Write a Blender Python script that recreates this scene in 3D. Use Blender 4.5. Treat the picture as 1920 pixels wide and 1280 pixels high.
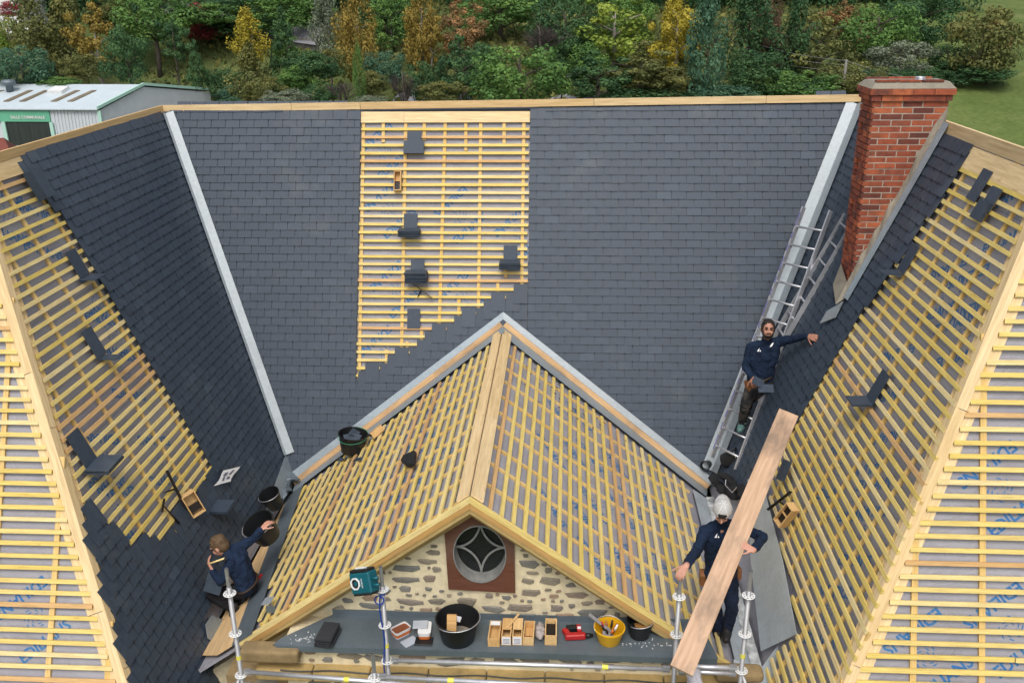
import bpy, bmesh, math, random
import numpy as np
from mathutils import Vector, Matrix

for o in list(bpy.data.objects):
    bpy.data.objects.remove(o)
random.seed(7)
SC = bpy.context.scene
COL = SC.collection

# ------------------------------------------------------------------ camera
FPX, CX, CY = 1733.0, 960.0, 640.0          # focal length and centre in photograph pixels (1920 x 1280)
ZC = 13.0                                   # camera height above the ground
CAMR = np.array([[0.99825781, 0.01128299, -0.05791406],
                 [0.05814059, -0.35530358, 0.93294107],
                 [-0.01005071, -0.93468287, -0.35534057]])   # world <- camera (x right, y down, z forward)
CAM = Vector((0, 0, ZC))
cam_d = bpy.data.cameras.new('camera')
cam_d.sensor_width = 36.0
cam_d.lens = 36.0 * FPX / 1920.0
cam_d.clip_start = 0.1
cam_d.clip_end = 3000
cam = bpy.data.objects.new('camera', cam_d)
COL.objects.link(cam)
cm = Matrix.Identity(4)
for i in range(3):
    cm[i][0] = CAMR[i][0]
    cm[i][1] = -CAMR[i][1]
    cm[i][2] = -CAMR[i][2]
    cm[i][3] = CAM[i]
cam.matrix_world = cm
SC.camera = cam

# ------------------------------------------------------------------ sky, sun, exposure (overcast)
SUN_EL, SUN_AZ = math.radians(56), math.radians(182)     # azimuth clockwise from +Y: behind the camera, a little left
world = bpy.data.worlds.new('World')
SC.world = world
world.use_nodes = True
wn = world.node_tree
for n in list(wn.nodes):
    wn.nodes.remove(n)
sky = wn.nodes.new('ShaderNodeTexSky')
sky.sky_type = 'NISHITA'
sky.sun_disc = False
sky.sun_elevation = SUN_EL
sky.sun_rotation = SUN_AZ
sky.air_density = 1.0
sky.dust_density = 4.0
sky.ozone_density = 1.0
hs = wn.nodes.new('ShaderNodeHueSaturation')
hs.inputs['Saturation'].default_value = 0.48
bg = wn.nodes.new('ShaderNodeBackground')
bg.inputs['Strength'].default_value = 0.15
wo = wn.nodes.new('ShaderNodeOutputWorld')
wn.links.new(sky.outputs[0], hs.inputs['Color'])
wn.links.new(hs.outputs[0], bg.inputs['Color'])
wn.links.new(bg.outputs[0], wo.inputs['Surface'])
sun_d = bpy.data.lights.new('sun', 'SUN')
sun_d.energy = 0.95
sun_d.angle = math.radians(22)
sun_d.color = (1.0, 0.97, 0.93)
sun = bpy.data.objects.new('sun', sun_d)
COL.objects.link(sun)
sd = Vector((math.sin(SUN_AZ) * math.cos(SUN_EL), math.cos(SUN_AZ) * math.cos(SUN_EL), math.sin(SUN_EL)))
sun.rotation_euler = sd.to_track_quat('Z', 'Y').to_euler()
sun.location = (0, -20, 60)
SC.view_settings.view_transform = 'Standard'
SC.view_settings.look = 'None'
SC.view_settings.exposure = 0.42
SC.view_settings.gamma = 1.0
SC.view_settings.use_curve_mapping = False
SC.render.engine = 'CYCLES'

# ------------------------------------------------------------------ helpers
def ray(u, v):
    d = CAMR @ np.array([u - CX, v - CY, FPX])
    return Vector(d)

def at_y(u, v, y):
    d = ray(u, v)
    return CAM + d * (y / d.y)

def at_z(u, v, z):
    d = ray(u, v)
    return CAM + d * ((z - ZC) / d.z)

def at_d(u, v, depth):
    return CAM + ray(u, v) * (depth / FPX)

def at_plane(u, v, P, N):
    d = ray(u, v)
    return CAM + d * ((P - CAM).dot(N) / d.dot(N))

WM = {}                                     # world matrix of every object built here

def place(o, M, parent=None):
    COL.objects.link(o)
    if parent is not None:
        o.parent = parent
        o.matrix_basis = WM[parent].inverted() @ M
    else:
        o.matrix_basis = M
    WM[o] = M.copy()
    return o

def tag(o, label=None, cat=None, group=None, kind=None):
    if label: o['label'] = label
    if cat: o['category'] = cat
    if group: o['group'] = group
    if kind: o['kind'] = kind
    return o

def empty(name, loc=(0, 0, 0), label=None, cat=None, group=None, rot=None):
    o = bpy.data.objects.new(name, None)
    o.empty_display_size = 0.1
    M = Matrix.Translation(Vector(loc))
    if rot is not None:
        M = M @ rot.to_4x4()
    place(o, M)
    return tag(o, label, cat, group)

def frame(x, z):
    """rotation with local x along x and local z near z"""
    x = Vector(x).normalized()
    z = Vector(z)
    y = z.cross(x).normalized()
    z = x.cross(y).normalized()
    return Matrix((x, y, z)).transposed()

def mat4(R3, loc):
    M = R3.to_4x4()
    M.translation = Vector(loc)
    return M

class MB:
    """collects shapes into one mesh"""
    def __init__(self):
        self.v = []
        self.f = []
    def add(self, vs, fs):
        b = len(self.v)
        self.v += [Vector(p) for p in vs]
        self.f += [tuple(b + i for i in f) for f in fs]
        return self
    def box(self, c, s, R=None):
        c = Vector(c)
        hx, hy, hz = s[0] / 2, s[1] / 2, s[2] / 2
        vs = [Vector((x, y, z)) for z in (-hz, hz) for x, y in ((-hx, -hy), (hx, -hy), (hx, hy), (-hx, hy))]
        if R is not None:
            vs = [R @ p for p in vs]
        return self.add([p + c for p in vs], [(3, 2, 1, 0), (4, 5, 6, 7), (0, 1, 5, 4), (1, 2, 6, 5), (2, 3, 7, 6), (3, 0, 4, 7)])
    def prism(self, poly, ext):
        """closed prism: polygon of 3D points (anticlockwise seen from +ext), extruded by ext"""
        n = len(poly)
        ext = Vector(ext)
        vs = [Vector(p) for p in poly] + [Vector(p) + ext for p in poly]
        fs = [tuple(range(n - 1, -1, -1)), tuple(range(n, 2 * n))]
        fs += [(i, (i + 1) % n, n + (i + 1) % n, n + i) for i in range(n)]
        return self.add(vs, fs)
    def tube(self, pts, r, seg=8, caps=True):
        pts = [Vector(p) for p in pts]
        if not isinstance(r, (list, tuple)):
            r = [r] * len(pts)
        rings = []
        ref = Vector((0.13, 0.27, 0.95))
        vs = []
        for i, p in enumerate(pts):
            a = pts[max(i - 1, 0)]
            b = pts[min(i + 1, len(pts) - 1)]
            t = (b - a).normalized()
            if abs(t.dot(ref)) > 0.95:
                ref = Vector((0.95, 0.2, 0.1))
            x = t.cross(ref).normalized()
            ref = x.cross(t).normalized()
            y = ref
            for k in range(seg):
                w = 2 * math.pi * k / seg
                vs.append(p + (x * math.cos(w) + y * math.sin(w)) * r[i])
        fs = []
        for i in range(len(pts) - 1):
            for k in range(seg):
                a = i * seg + k
                b = i * seg + (k + 1) % seg
                fs.append((a, a + seg, b + seg, b))
        if caps:
            fs.append(tuple(range(seg)))
            fs.append(tuple(range((len(pts) - 1) * seg + seg - 1, (len(pts) - 1) * seg - 1, -1)))
        return self.add(vs, fs)
    def lathe(self, prof, seg=24, c=(0, 0, 0), R=None, close=False):
        c = Vector(c)
        vs = []
        for (r, z) in prof:
            for k in range(seg):
                w = 2 * math.pi * k / seg
                p = Vector((r * math.cos(w), r * math.sin(w), z))
                if R is not None:
                    p = R @ p
                vs.append(p + c)
        fs = []
        m = len(prof)
        for i in range(m if close else m - 1):
            j = (i + 1) % m
            for k in range(seg):
                k2 = (k + 1) % seg
                fs.append((i * seg + k, i * seg + k2, j * seg + k2, j * seg + k))
        if not close:
            fs.append(tuple(range(seg - 1, -1, -1)))
            fs.append(tuple((m - 1) * seg + k for k in range(seg)))
        return self.add(vs, fs)
    def torus(self, R0, r, c, R=None, seg=20, ps=6, a0=0, a1=2 * math.pi):
        full = abs(a1 - a0 - 2 * math.pi) < 1e-6
        n = seg if full else seg + 1
        pts = []
        for k in range(n):
            w = a0 + (a1 - a0) * k / seg
            p = Vector((R0 * math.cos(w), R0 * math.sin(w), 0))
            if R is not None:
                p = R @ p
            pts.append(p + Vector(c))
        if full:
            pts.append(pts[0].copy())
        return self.tube(pts, r, ps, caps=not full)
    def mesh(self, name, mat=None, smooth=False, M=None):
        me = bpy.data.meshes.new(name)
        vs = self.v
        if M is not None:
            Mi = M.inverted()
            vs = [Mi @ p for p in vs]
        me.from_pydata([tuple(p) for p in vs], [], self.f)
        if mat is not None:
            me.materials.append(mat)
        if smooth:
            me.polygons.foreach_set('use_smooth', [True] * len(me.polygons))
        me.update()
        return me
    def build(self, name, mat, parent=None, smooth=False, M=None):
        """shapes are in world coordinates; the object gets matrix M (default: the parent's)"""
        if M is None:
            if parent is not None:
                M = WM[parent]
            else:
                c = sum(self.v, Vector()) / max(1, len(self.v))
                zmin = min(p.z for p in self.v)
                M = Matrix.Translation(Vector((c.x, c.y, zmin)))
        me = self.mesh(name, mat, smooth, M)
        o = bpy.data.objects.new(name, me)
        return place(o, M, parent)

def shade_auto(o, ang=35):
    me = o.data
    me.polygons.foreach_set('use_smooth', [True] * len(me.polygons))
    try:
        me.set_sharp_from_angle(angle=math.radians(ang))
    except Exception:
        pass
    return o

def bevel(o, w=0.005, seg=1):
    m = o.modifiers.new('bevel', 'BEVEL')
    m.width = w
    m.segments = seg
    m.limit_method = 'ANGLE'
    return o

def beam(name, P0, P1, width, thick, up, mat, parent, off=0.0):
    """a plank from P0 to P1 (centre line of its underside lifted by off), its own object, local x along its length"""
    P0, P1, up = Vector(P0), Vector(P1), Vector(up).normalized()
    R3 = frame(P1 - P0, up)
    c = (P0 + P1) / 2 + up * (off + thick / 2)
    ln = (P1 - P0).length
    b = MB().box((0, 0, 0), (ln, width, thick))
    me = b.mesh(name, mat)
    o = bpy.data.objects.new(name, me)
    return place(o, mat4(R3, c), parent)

def copy_tree(o, M, parent=None):
    c = o.copy()
    COL.objects.link(c)
    if parent is None:
        c.matrix_basis = M
        WM[c] = M.copy()
    else:
        c.parent = parent
    for ch in [k for k in o.children]:
        copy_tree(ch, None, c)
    return c

# ------------------------------------------------------------------ materials
def mk(name):
    m = bpy.data.materials.new(name)
    m.use_nodes = True
    nt = m.node_tree
    b = nt.nodes['Principled BSDF']
    return m, nt, b

def nd(nt, t, **kw):
    n = nt.nodes.new(t)
    for k, v in kw.items():
        setattr(n, k, v)
    return n

def rgb(c):
    return (c[0], c[1], c[2], 1.0)

def noise(nt, scale, detail=3, stretch=(1, 1, 1), rough=0.6, coord='Object', seed_obj=False, dist=0.0):
    tc = nd(nt, 'ShaderNodeNewGeometry' if coord == 'Position' else 'ShaderNodeTexCoord')
    mp = nd(nt, 'ShaderNodeMapping')
    mp.inputs['Scale'].default_value = stretch
    nt.links.new(tc.outputs[coord], mp.inputs['Vector'])
    if seed_obj:
        oi = nd(nt, 'ShaderNodeObjectInfo')
        ml = nd(nt, 'ShaderNodeMath', operation='MULTIPLY')
        ml.inputs[1].default_value = 37.0
        nt.links.new(oi.outputs['Random'], ml.inputs[0])
        cb = nd(nt, 'ShaderNodeCombineXYZ')
        for i in range(3):
            nt.links.new(ml.outputs[0], cb.inputs[i])
        nt.links.new(cb.outputs[0], mp.inputs['Location'])
    n = nd(nt, 'ShaderNodeTexNoise')
    n.inputs['Scale'].default_value = scale
    n.inputs['Detail'].default_value = detail
    n.inputs['Roughness'].default_value = rough
    n.inputs['Distortion'].default_value = dist
    nt.links.new(mp.outputs[0], n.inputs['Vector'])
    return n.outputs['Fac']

def ramp(nt, fac, stops):
    r = nd(nt, 'ShaderNodeValToRGB')
    el = r.color_ramp.elements
    while len(el) < len(stops):
        el.new(0.5)
    for e, (p, c) in zip(el, stops):
        e.position = p
        e.color = rgb(c) if not isinstance(c, (int, float)) else (c, c, c, 1)
    nt.links.new(fac, r.inputs['Fac'])
    return r.outputs['Color']

def mix(nt, fac, a, b, mode='MIX'):
    m = nd(nt, 'ShaderNodeMix', data_type='RGBA', blend_type=mode)
    def put(sock, val):
        if isinstance(val, (tuple, list)):
            sock.default_value = rgb(val)
        elif isinstance(val, (int, float)):
            sock.default_value = val if sock.type == 'VALUE' else (val, val, val, 1)
        else:
            nt.links.new(val, sock)
    put(m.inputs[0], fac)
    put(m.inputs[6], a)
    put(m.inputs[7], b)
    return m.outputs[2]

def bump(nt, b, h, strength=0.3, dist=0.01):
    bn = nd(nt, 'ShaderNodeBump')
    bn.inputs['Strength'].default_value = strength
    bn.inputs['Distance'].default_value = dist
    nt.links.new(h, bn.inputs['Height'])
    nt.links.new(bn.outputs[0], b.inputs['Normal'])

def simple(name, c, rough=0.6, metallic=0.0, var=0.25, scale=6, stretch=(1, 1, 1), bmp=0.0, bscale=None, spec=0.4, c2=None, bdist=0.01):
    m, nt, b = mk(name)
    c2 = c2 or tuple(x * (1 - var) for x in c)
    f = noise(nt, scale, 4, stretch, seed_obj=True)
    nt.links.new(ramp(nt, f, [(0.3, c2), (0.7, c)]), b.inputs['Base Color'])
    b.inputs['Roughness'].default_value = rough
    b.inputs['Metallic'].default_value = metallic
    b.inputs['Specular IOR Level'].default_value = spec
    if bmp:
        bump(nt, b, noise(nt, bscale or scale * 4, 4, stretch), bmp, bdist)
    return m

def obj_rand(nt):
    return nd(nt, 'ShaderNodeObjectInfo').outputs['Random']

def wood_mat(name, cols, knots=True, rough=0.65, dirty=0.0, gs=1.0, thr=(0.5, 0.72)):
    """cols: ramp stops over the object's random number; grain runs along local x"""
    m, nt, b = mk(name)
    base = ramp(nt, obj_rand(nt), cols)
    g = noise(nt, 9 * gs, 4, (0.5, 7, 7), seed_obj=True)
    c = mix(nt, 1.0, base, ramp(nt, g, [(0.25, (0.72, 0.66, 0.58)), (0.75, (1.08, 1.06, 1.04))]), 'MULTIPLY')
    if knots:
        k = noise(nt, 3.2 * gs, 2, (1.1, 6, 6), seed_obj=True)
        c = mix(nt, ramp(nt, k, [(0.70, 0.0), (0.78, 0.75)]), c, mix(nt, 1.0, base, (0.55, 0.36, 0.22), 'MULTIPLY'))
    if dirty:
        d = noise(nt, 1.6, 5, (1, 2, 2), seed_obj=True)
        c = mix(nt, ramp(nt, d, [(thr[0], 0.0), (thr[1], dirty)]), c, (0.16, 0.12, 0.09))
    nt.links.new(c, b.inputs['Base Color'])
    b.inputs['Roughness'].default_value = rough
    b.inputs['Specular IOR Level'].default_value = 0.25
    bump(nt, b, g, 0.15, 0.004)
    return m

M = {}
M['batten'] = wood_mat('batten_wood', [(0.0, (0.72, 0.56, 0.15)), (0.45, (0.76, 0.61, 0.21)), (0.75, (0.77, 0.63, 0.27)), (0.905, (0.78, 0.66, 0.35)), (0.92, (0.62, 0.39, 0.17)), (1.0, (0.68, 0.45, 0.21))], dirty=0.16)
M['counter'] = wood_mat('counter_batten_wood', [(0.0, (0.66, 0.46, 0.16)), (1.0, (0.72, 0.53, 0.23))], dirty=0.12)
M['board'] = wood_mat('pale_board_wood', [(0.0, (0.72, 0.54, 0.29)), (1.0, (0.78, 0.62, 0.37))], gs=0.6)
M['ridgeboard'] = wood_mat('ridge_wood', [(0.0, (0.66, 0.46, 0.22)), (1.0, (0.76, 0.60, 0.36))], gs=0.5)
M['oldwood'] = wood_mat('weathered_orange_wood', [(0.0, (0.50, 0.31, 0.15)), (1.0, (0.58, 0.39, 0.21))], dirty=0.7, gs=0.6)
M['barge'] = wood_mat('barge_wood', [(0.0, (0.50, 0.30, 0.10)), (1.0, (0.55, 0.34, 0.13))], dirty=0.3, gs=0.6)
M['plank'] = wood_mat('scaffold_plank_wood', [(0.0, (0.55, 0.38, 0.26)), (1.0, (0.57, 0.40, 0.28))], dirty=0.75, gs=0.5, thr=(0.46, 0.66))
M['boxwood'] = wood_mat('box_wood', [(0.0, (0.60, 0.37, 0.15)), (1.0, (0.70, 0.50, 0.25))], gs=0.8)
M['ply'] = wood_mat('plywood', [(0.0, (0.66, 0.46, 0.23)), (1.0, (0.70, 0.50, 0.28))], knots=False, dirty=0.3, gs=0.4)

def slate_mat(name, dark, light, sheen):
    m, nt, b = mk(name)
    at = nd(nt, 'ShaderNodeAttribute', attribute_name='tint')
    ad = nd(nt, 'ShaderNodeMath', operation='ADD')
    nt.links.new(at.outputs['Fac'], ad.inputs[0])
    nt.links.new(obj_rand(nt), ad.inputs[1])
    fr = nd(nt, 'ShaderNodeMath', operation='FRACT')
    nt.links.new(ad.outputs[0], fr.inputs[0])
    base = ramp(nt, fr.outputs[0], [(0.0, dark), (0.55, tuple((a + c) / 2 for a, c in zip(dark, light))), (0.95, light), (1.0, tuple(x * 1.18 for x in light))])
    g = noise(nt, 14, 5, (1, 1, 1), coord='Position')
    c = mix(nt, 1.0, base, ramp(nt, g, [(0.3, (0.8, 0.8, 0.82)), (0.7, (1.15, 1.15, 1.13))]), 'MULTIPLY')
    d = noise(nt, 1.1, 7, (1, 1, 1), rough=0.72, coord='Position')
    c = mix(nt, ramp(nt, d, [(0.55, 0.0), (0.72, 0.30)]), c, (0.13, 0.14, 0.145))
    e = noise(nt, 5.5, 5, (1, 1, 1), rough=0.8, coord='Position')
    c = mix(nt, ramp(nt, e, [(0.68, 0.0), (0.74, 0.5)]), c, (0.17, 0.18, 0.18))
    nt.links.new(c, b.inputs['Base Color'])
    nt.links.new(ramp(nt, g, [(0.2, sheen), (0.8, sheen + 0.15)]), b.inputs['Roughness'])
    b.inputs['Specular IOR Level'].default_value = 0.40
    bump(nt, b, noise(nt, 30, 5, (1, 1, 1), coord='Position'), 0.25, 0.004)
    return m
M['slate'] = slate_mat('slate', (0.033, 0.047, 0.068), (0.038, 0.054, 0.077), 0.46)
M['slate_edge'] = simple('slate_edge', (0.035, 0.038, 0.043), 0.6, var=0.4, scale=30, stretch=(1, 1, 12), bmp=0.4)
M['hook'] = simple('hook_steel', (0.012, 0.013, 0.015), 0.5)

def membrane_mat():
    m, nt, b = mk('underlay_membrane')
    f = noise(nt, 1.3, 5)
    nt.links.new(ramp(nt, f, [(0.3, (0.25, 0.245, 0.275)), (0.7, (0.34, 0.335, 0.365))]), b.inputs['Base Color'])
    b.inputs['Roughness'].default_value = 0.55
    b.inputs['Specular IOR Level'].default_value = 0.35
    bump(nt, b, noise(nt, 2.2, 5, (1, 1, 1), dist=1.5), 0.6, 0.05)
    tc = nd(nt, 'ShaderNodeTexCoord')
    sx = nd(nt, 'ShaderNodeSeparateXYZ')
    nt.links.new(tc.outputs['Object'], sx.inputs[0])
    dv = nd(nt, 'ShaderNodeMath', operation='DIVIDE')
    dv.inputs[1].default_value = 1.35
    nt.links.new(sx.outputs[1], dv.inputs[0])
    fr = nd(nt, 'ShaderNodeMath', operation='FRACT')
    nt.links.new(dv.outputs[0], fr.inputs[0])
    lap = ramp(nt, fr.outputs[0], [(0.0, 0.35), (0.012, 0.35), (0.016, 0.0), (0.085, 0.0), (0.09, 0.12), (0.10, 0.0)])
    old = b.inputs['Base Color'].links[0].from_socket
    nt.links.new(mix(nt, lap, old, (0.07, 0.07, 0.09)), b.inputs['Base Color'])
    return m
M['membrane'] = membrane_mat()
M['print'] = simple('blue_print', (0.020, 0.13, 0.36), 0.5, var=0.5, scale=5, c2=(0.05, 0.17, 0.34))

def zinc_mat(name, c, metallic, rough):
    m, nt, b = mk(name)
    f = noise(nt, 2.6, 6, (1, 1, 1), rough=0.65, dist=0.6)
    f2 = noise(nt, 22, 3)
    col = ramp(nt, f, [(0.25, tuple(x * 0.66 for x in c)), (0.55, c), (0.8, tuple(min(1, x * 1.25) for x in c))])
    col = mix(nt, 0.5, col, ramp(nt, f2, [(0.3, tuple(x * 0.85 for x in c)), (0.7, tuple(min(1, x * 1.1) for x in c))]))
    nt.links.new(col, b.inputs['Base Color'])
    b.inputs['Metallic'].default_value = metallic
    nt.links.new(ramp(nt, f, [(0.2, rough), (0.8, rough + 0.2)]), b.inputs['Roughness'])
    bump(nt, b, noise(nt, 1.8, 3), 0.25, 0.03)
    return m
M['zinc'] = zinc_mat('zinc', (0.30, 0.355, 0.39), 0.4, 0.40)
M['zinc_bright'] = zinc_mat('bright_zinc', (0.37, 0.41, 0.43), 0.4, 0.42)
M['zinc_dark'] = zinc_mat('patinated_shaded_zinc', (0.135, 0.168, 0.19), 0.35, 0.40)
M['zinc_lifted'] = zinc_mat('lifted_zinc', (0.52, 0.58, 0.62), 0.4, 0.34)  # flat zinc, colour brightened to offset the shade on the left-facing slope
M['white_flake'] = simple('flaking_white_coat', (0.62, 0.64, 0.63), 0.8, scale=9, c2=(0.16, 0.17, 0.17))
M['alu'] = zinc_mat('aluminium', (0.66, 0.66, 0.68), 0.75, 0.32)
M['galv'] = zinc_mat('galvanised_steel', (0.36, 0.36, 0.36), 0.6, 0.42)
M['white_paint'] = simple('white_paint', (0.72, 0.72, 0.70), 0.45, var=0.15)
M['steel_dark'] = simple('forged_steel', (0.035, 0.03, 0.028), 0.45, 0.5, var=0.4)
M['black_plastic'] = simple('black_rubber', (0.012, 0.013, 0.014), 0.42, var=0.3, scale=8, bmp=0.1)
M['black_cloth'] = simple('black_fabric', (0.014, 0.014, 0.015), 0.9, var=0.4, scale=12, bmp=0.4)
M['yellow_plastic'] = simple('yellow_plastic', (0.72, 0.40, 0.012), 0.4, var=0.25, scale=8)
M['white_plastic'] = simple('white_plastic', (0.75, 0.75, 0.74), 0.35, var=0.1)
M['orange_plastic'] = simple('orange_plastic', (0.68, 0.17, 0.03), 0.4, var=0.15)
M['red_plastic'] = simple('red_plastic', (0.46, 0.018, 0.018), 0.38, var=0.3, scale=9)
M['teal_plastic'] = simple('teal_plastic', (0.004, 0.10, 0.13), 0.38, var=0.25)
M['blue_plastic'] = simple('blue_cable', (0.01, 0.05, 0.30), 0.4, var=0.2)
M['purple_print'] = simple('violet_print', (0.06, 0.05, 0.30), 0.5, var=0.1)
M['yellow_tape'] = simple('yellow_sticker', (0.75, 0.68, 0.10), 0.5, var=0.1)
M['paper'] = simple('paper', (0.75, 0.75, 0.76), 0.7, var=0.06)
M['ink'] = simple('grey_ink', (0.16, 0.16, 0.20), 0.8, var=0.3)
M['copper'] = simple('copper_nails', (0.42, 0.13, 0.055), 0.45, 0.4, var=0.6, scale=60, bmp=0.5)
M['sponge'] = simple('ochre_sponge', (0.32, 0.15, 0.035), 0.9, var=0.4, scale=20)
M['rag'] = simple('grey_rag', (0.42, 0.37, 0.35), 0.95, var=0.35, scale=14, bmp=0.5)
M['clear_plastic'] = simple('clear_lid', (0.42, 0.45, 0.50), 0.25, var=0.1)
M['water'] = simple('dirty_water', (0.01, 0.012, 0.014), 0.08, var=0.1, spec=0.5)
M['leather'] = simple('tan_leather', (0.32, 0.13, 0.045), 0.6, var=0.4, scale=12)

def stone_mat():
    m, nt, b = mk('wall_stone')
    base = ramp(nt, obj_rand(nt), [(0.0, (0.19, 0.17, 0.14)), (0.3, (0.27, 0.235, 0.18)), (0.5, (0.16, 0.17, 0.165)), (0.7, (0.29, 0.21, 0.15)), (0.85, (0.22, 0.21, 0.19)), (1.0, (0.14, 0.145, 0.14))])
    f = noise(nt, 11, 6, (1, 1, 1.5), seed_obj=True)
    c = mix(nt, 1.0, base, ramp(nt, f, [(0.25, (0.6, 0.6, 0.6)), (0.75, (1.4, 1.35, 1.25))]), 'MULTIPLY')
    nt.links.new(c, b.inputs['Base Color'])
    b.inputs['Roughness'].default_value = 0.85
    bump(nt, b, noise(nt, 22, 6), 0.6, 0.015)
    return m
M['stone'] = stone_mat()

def render_mat(name, c, stain=0.5):
    m, nt, b = mk(name)
    f = noise(nt, 1.6, 6, (1, 1, 1), rough=0.65)
    f2 = noise(nt, 13, 5)
    col = ramp(nt, f, [(0.3, tuple(x * 0.74 for x in c)), (0.65, c)])
    col = mix(nt, 1.0, col, ramp(nt, f2, [(0.3, (0.82, 0.82, 0.80)), (0.7, (1.08, 1.08, 1.06))]), 'MULTIPLY')
    st = noise(nt, 2.3, 5, (1, 1, 0.6), rough=0.7)
    col = mix(nt, ramp(nt, st, [(0.62, 0.0), (0.8, stain)]), col, (0.11, 0.085, 0.055))
    nt.links.new(col, b.inputs['Base Color'])
    b.inputs['Roughness'].default_value = 0.9
    bump(nt, b, f2, 0.5, 0.012)
    return m
M['render'] = render_mat('lime_render', (0.74, 0.64, 0.43), 0.15)
M['cornice'] = render_mat('ochre_cornice_stone', (0.47, 0.33, 0.13), 0.55)
M['cornice_dirty'] = render_mat('dirty_cornice_stone', (0.30, 0.21, 0.10), 0.95)
M['mortar'] = render_mat('mortar', (0.44, 0.38, 0.32), 0.5)
M['cement'] = render_mat('cement_fillet', (0.30, 0.265, 0.21), 0.4)
M['brownboard'] = wood_mat('brown_painted_wood', [(0.0, (0.125, 0.052, 0.032)), (1.0, (0.15, 0.065, 0.04))], dirty=0.5, gs=0.8)

def brick_mat():
    m, nt, b = mk('red_brick')
    base = ramp(nt, obj_rand(nt), [(0.0, (0.12, 0.035, 0.025)), (0.22, (0.26, 0.060, 0.030)), (0.55, (0.35, 0.085, 0.036)), (0.85, (0.42, 0.118, 0.048)), (1.0, (0.20, 0.046, 0.030))])
    f = noise(nt, 9, 6, seed_obj=True)
    c = mix(nt, 1.0, base, ramp(nt, f, [(0.25, (0.62, 0.6, 0.6)), (0.75, (1.25, 1.25, 1.2))]), 'MULTIPLY')
    s = noise(nt, 3.2, 6, (1, 1, 1), rough=0.75, seed_obj=True)
    c = mix(nt, ramp(nt, s, [(0.50, 0.0), (0.72, 0.85)]), c, (0.045, 0.03, 0.028))
    nt.links.new(c, b.inputs['Base Color'])
    b.inputs['Roughness'].default_value = 0.85
    bump(nt, b, noise(nt, 40, 5), 0.5, 0.006)
    return m
M['brick'] = brick_mat()

def glass_mat():
    m, nt, b = mk('dark_window_glass')
    b.inputs['Base Color'].default_value = (0.012, 0.014, 0.014, 1)
    nt.links.new(ramp(nt, noise(nt, 6, 5), [(0.3, 0.12), (0.7, 0.35)]), b.inputs['Roughness'])
    return m
M['glass'] = glass_mat()
M['tracery'] = simple('grey_tracery', (0.26, 0.26, 0.245), 0.75, var=0.4, scale=14, bmp=0.3)

# cloth and skin
def cloth(name, c, var=0.35, dirt=None):
    m, nt, b = mk(name)
    f = noise(nt, 7, 5)
    col = ramp(nt, f, [(0.3, tuple(x * (1 - var) for x in c)), (0.7, tuple(x * (1 + var) for x in c))])
    if dirt:
        col = mix(nt, ramp(nt, noise(nt, 4.5, 5), [(0.48, 0.0), (0.68, 0.7)]), col, dirt)
    nt.links.new(col, b.inputs['Base Color'])
    b.inputs['Roughness'].default_value = 0.9
    b.inputs['Specular IOR Level'].default_value = 0.2
    bump(nt, b, noise(nt, 11, 3, (1, 1, 1), dist=1.2), 0.7, 0.03)
    return m
M['navy'] = cloth('navy_fleece', (0.010, 0.020, 0.045))
M['navy_trousers'] = cloth('navy_work_trousers', (0.010, 0.016, 0.034))
M['black_trousers'] = cloth('black_work_trousers', (0.012, 0.012, 0.014))
M['dusty_trousers'] = cloth('dusty_black_trousers', (0.016, 0.016, 0.017), dirt=(0.11, 0.095, 0.08))
M['skin'] = simple('skin', (0.52, 0.26, 0.18), 0.5, var=0.12, scale=10)
M['skin_tan'] = simple('tanned_skin', (0.42, 0.20, 0.13), 0.5, var=0.15, scale=10)
M['hair_dark'] = simple('dark_hair', (0.018, 0.012, 0.010), 0.7, var=0.5, scale=40, bmp=0.6)
M['hair_fair'] = simple('fair_hair', (0.13, 0.078, 0.038), 0.7, var=0.45, scale=40, bmp=0.6)
M['boot_teal'] = simple('teal_work_shoe', (0.03, 0.12, 0.12), 0.7, var=0.5, scale=12, c2=(0.12, 0.17, 0.14))
M['boot_black'] = simple('black_work_shoe', (0.016, 0.015, 0.015), 0.6, var=0.4, scale=12)
M['cap_white'] = simple('white_cap_mesh', (0.46, 0.45, 0.43), 0.85, var=0.12, scale=60, bmp=0.5)
M['eye'] = simple('eye_dark', (0.01, 0.008, 0.006), 0.3)
M['belt'] = simple('dark_belt', (.035, .018, .010), .6, var=.4)
# ------------------------------------------------------------------ roof planes, solved from the photograph's vanishing points
PITCH = 2.4
P0 = at_d(960, 207, 14.2)                   # a point on the main ridge

def zax(x, y, z):
    return Vector((x, y, z)).normalized()

class Slope:
    def __init__(self, O, E, U):
        self.O, self.E, self.U = Vector(O), Vector(E).normalized(), Vector(U).normalized()
        self.N = self.E.cross(self.U).normalized()
        self.R = Matrix((self.E, self.U, self.N)).transposed()
    def pix(self, u, v, n=0.0):
        d = at_plane(u, v, self.O + self.N * n, self.N) - self.O
        return (d.dot(self.E), d.dot(self.U))
    def st(self, P):
        d = Vector(P) - self.O
        return (d.dot(self.E), d.dot(self.U))
    def P(self, s, t, n=0.0):
        return self.O + self.E * s + self.U * t + self.N * n
    def poly(self, px):
        return [self.pix(u, v) for u, v in px]
    def mat(self, s, t, n=0.0, spin=0.0):
        return mat4(self.R @ Matrix.Rotation(spin, 3, 'Z'), self.P(s, t, n))

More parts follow.
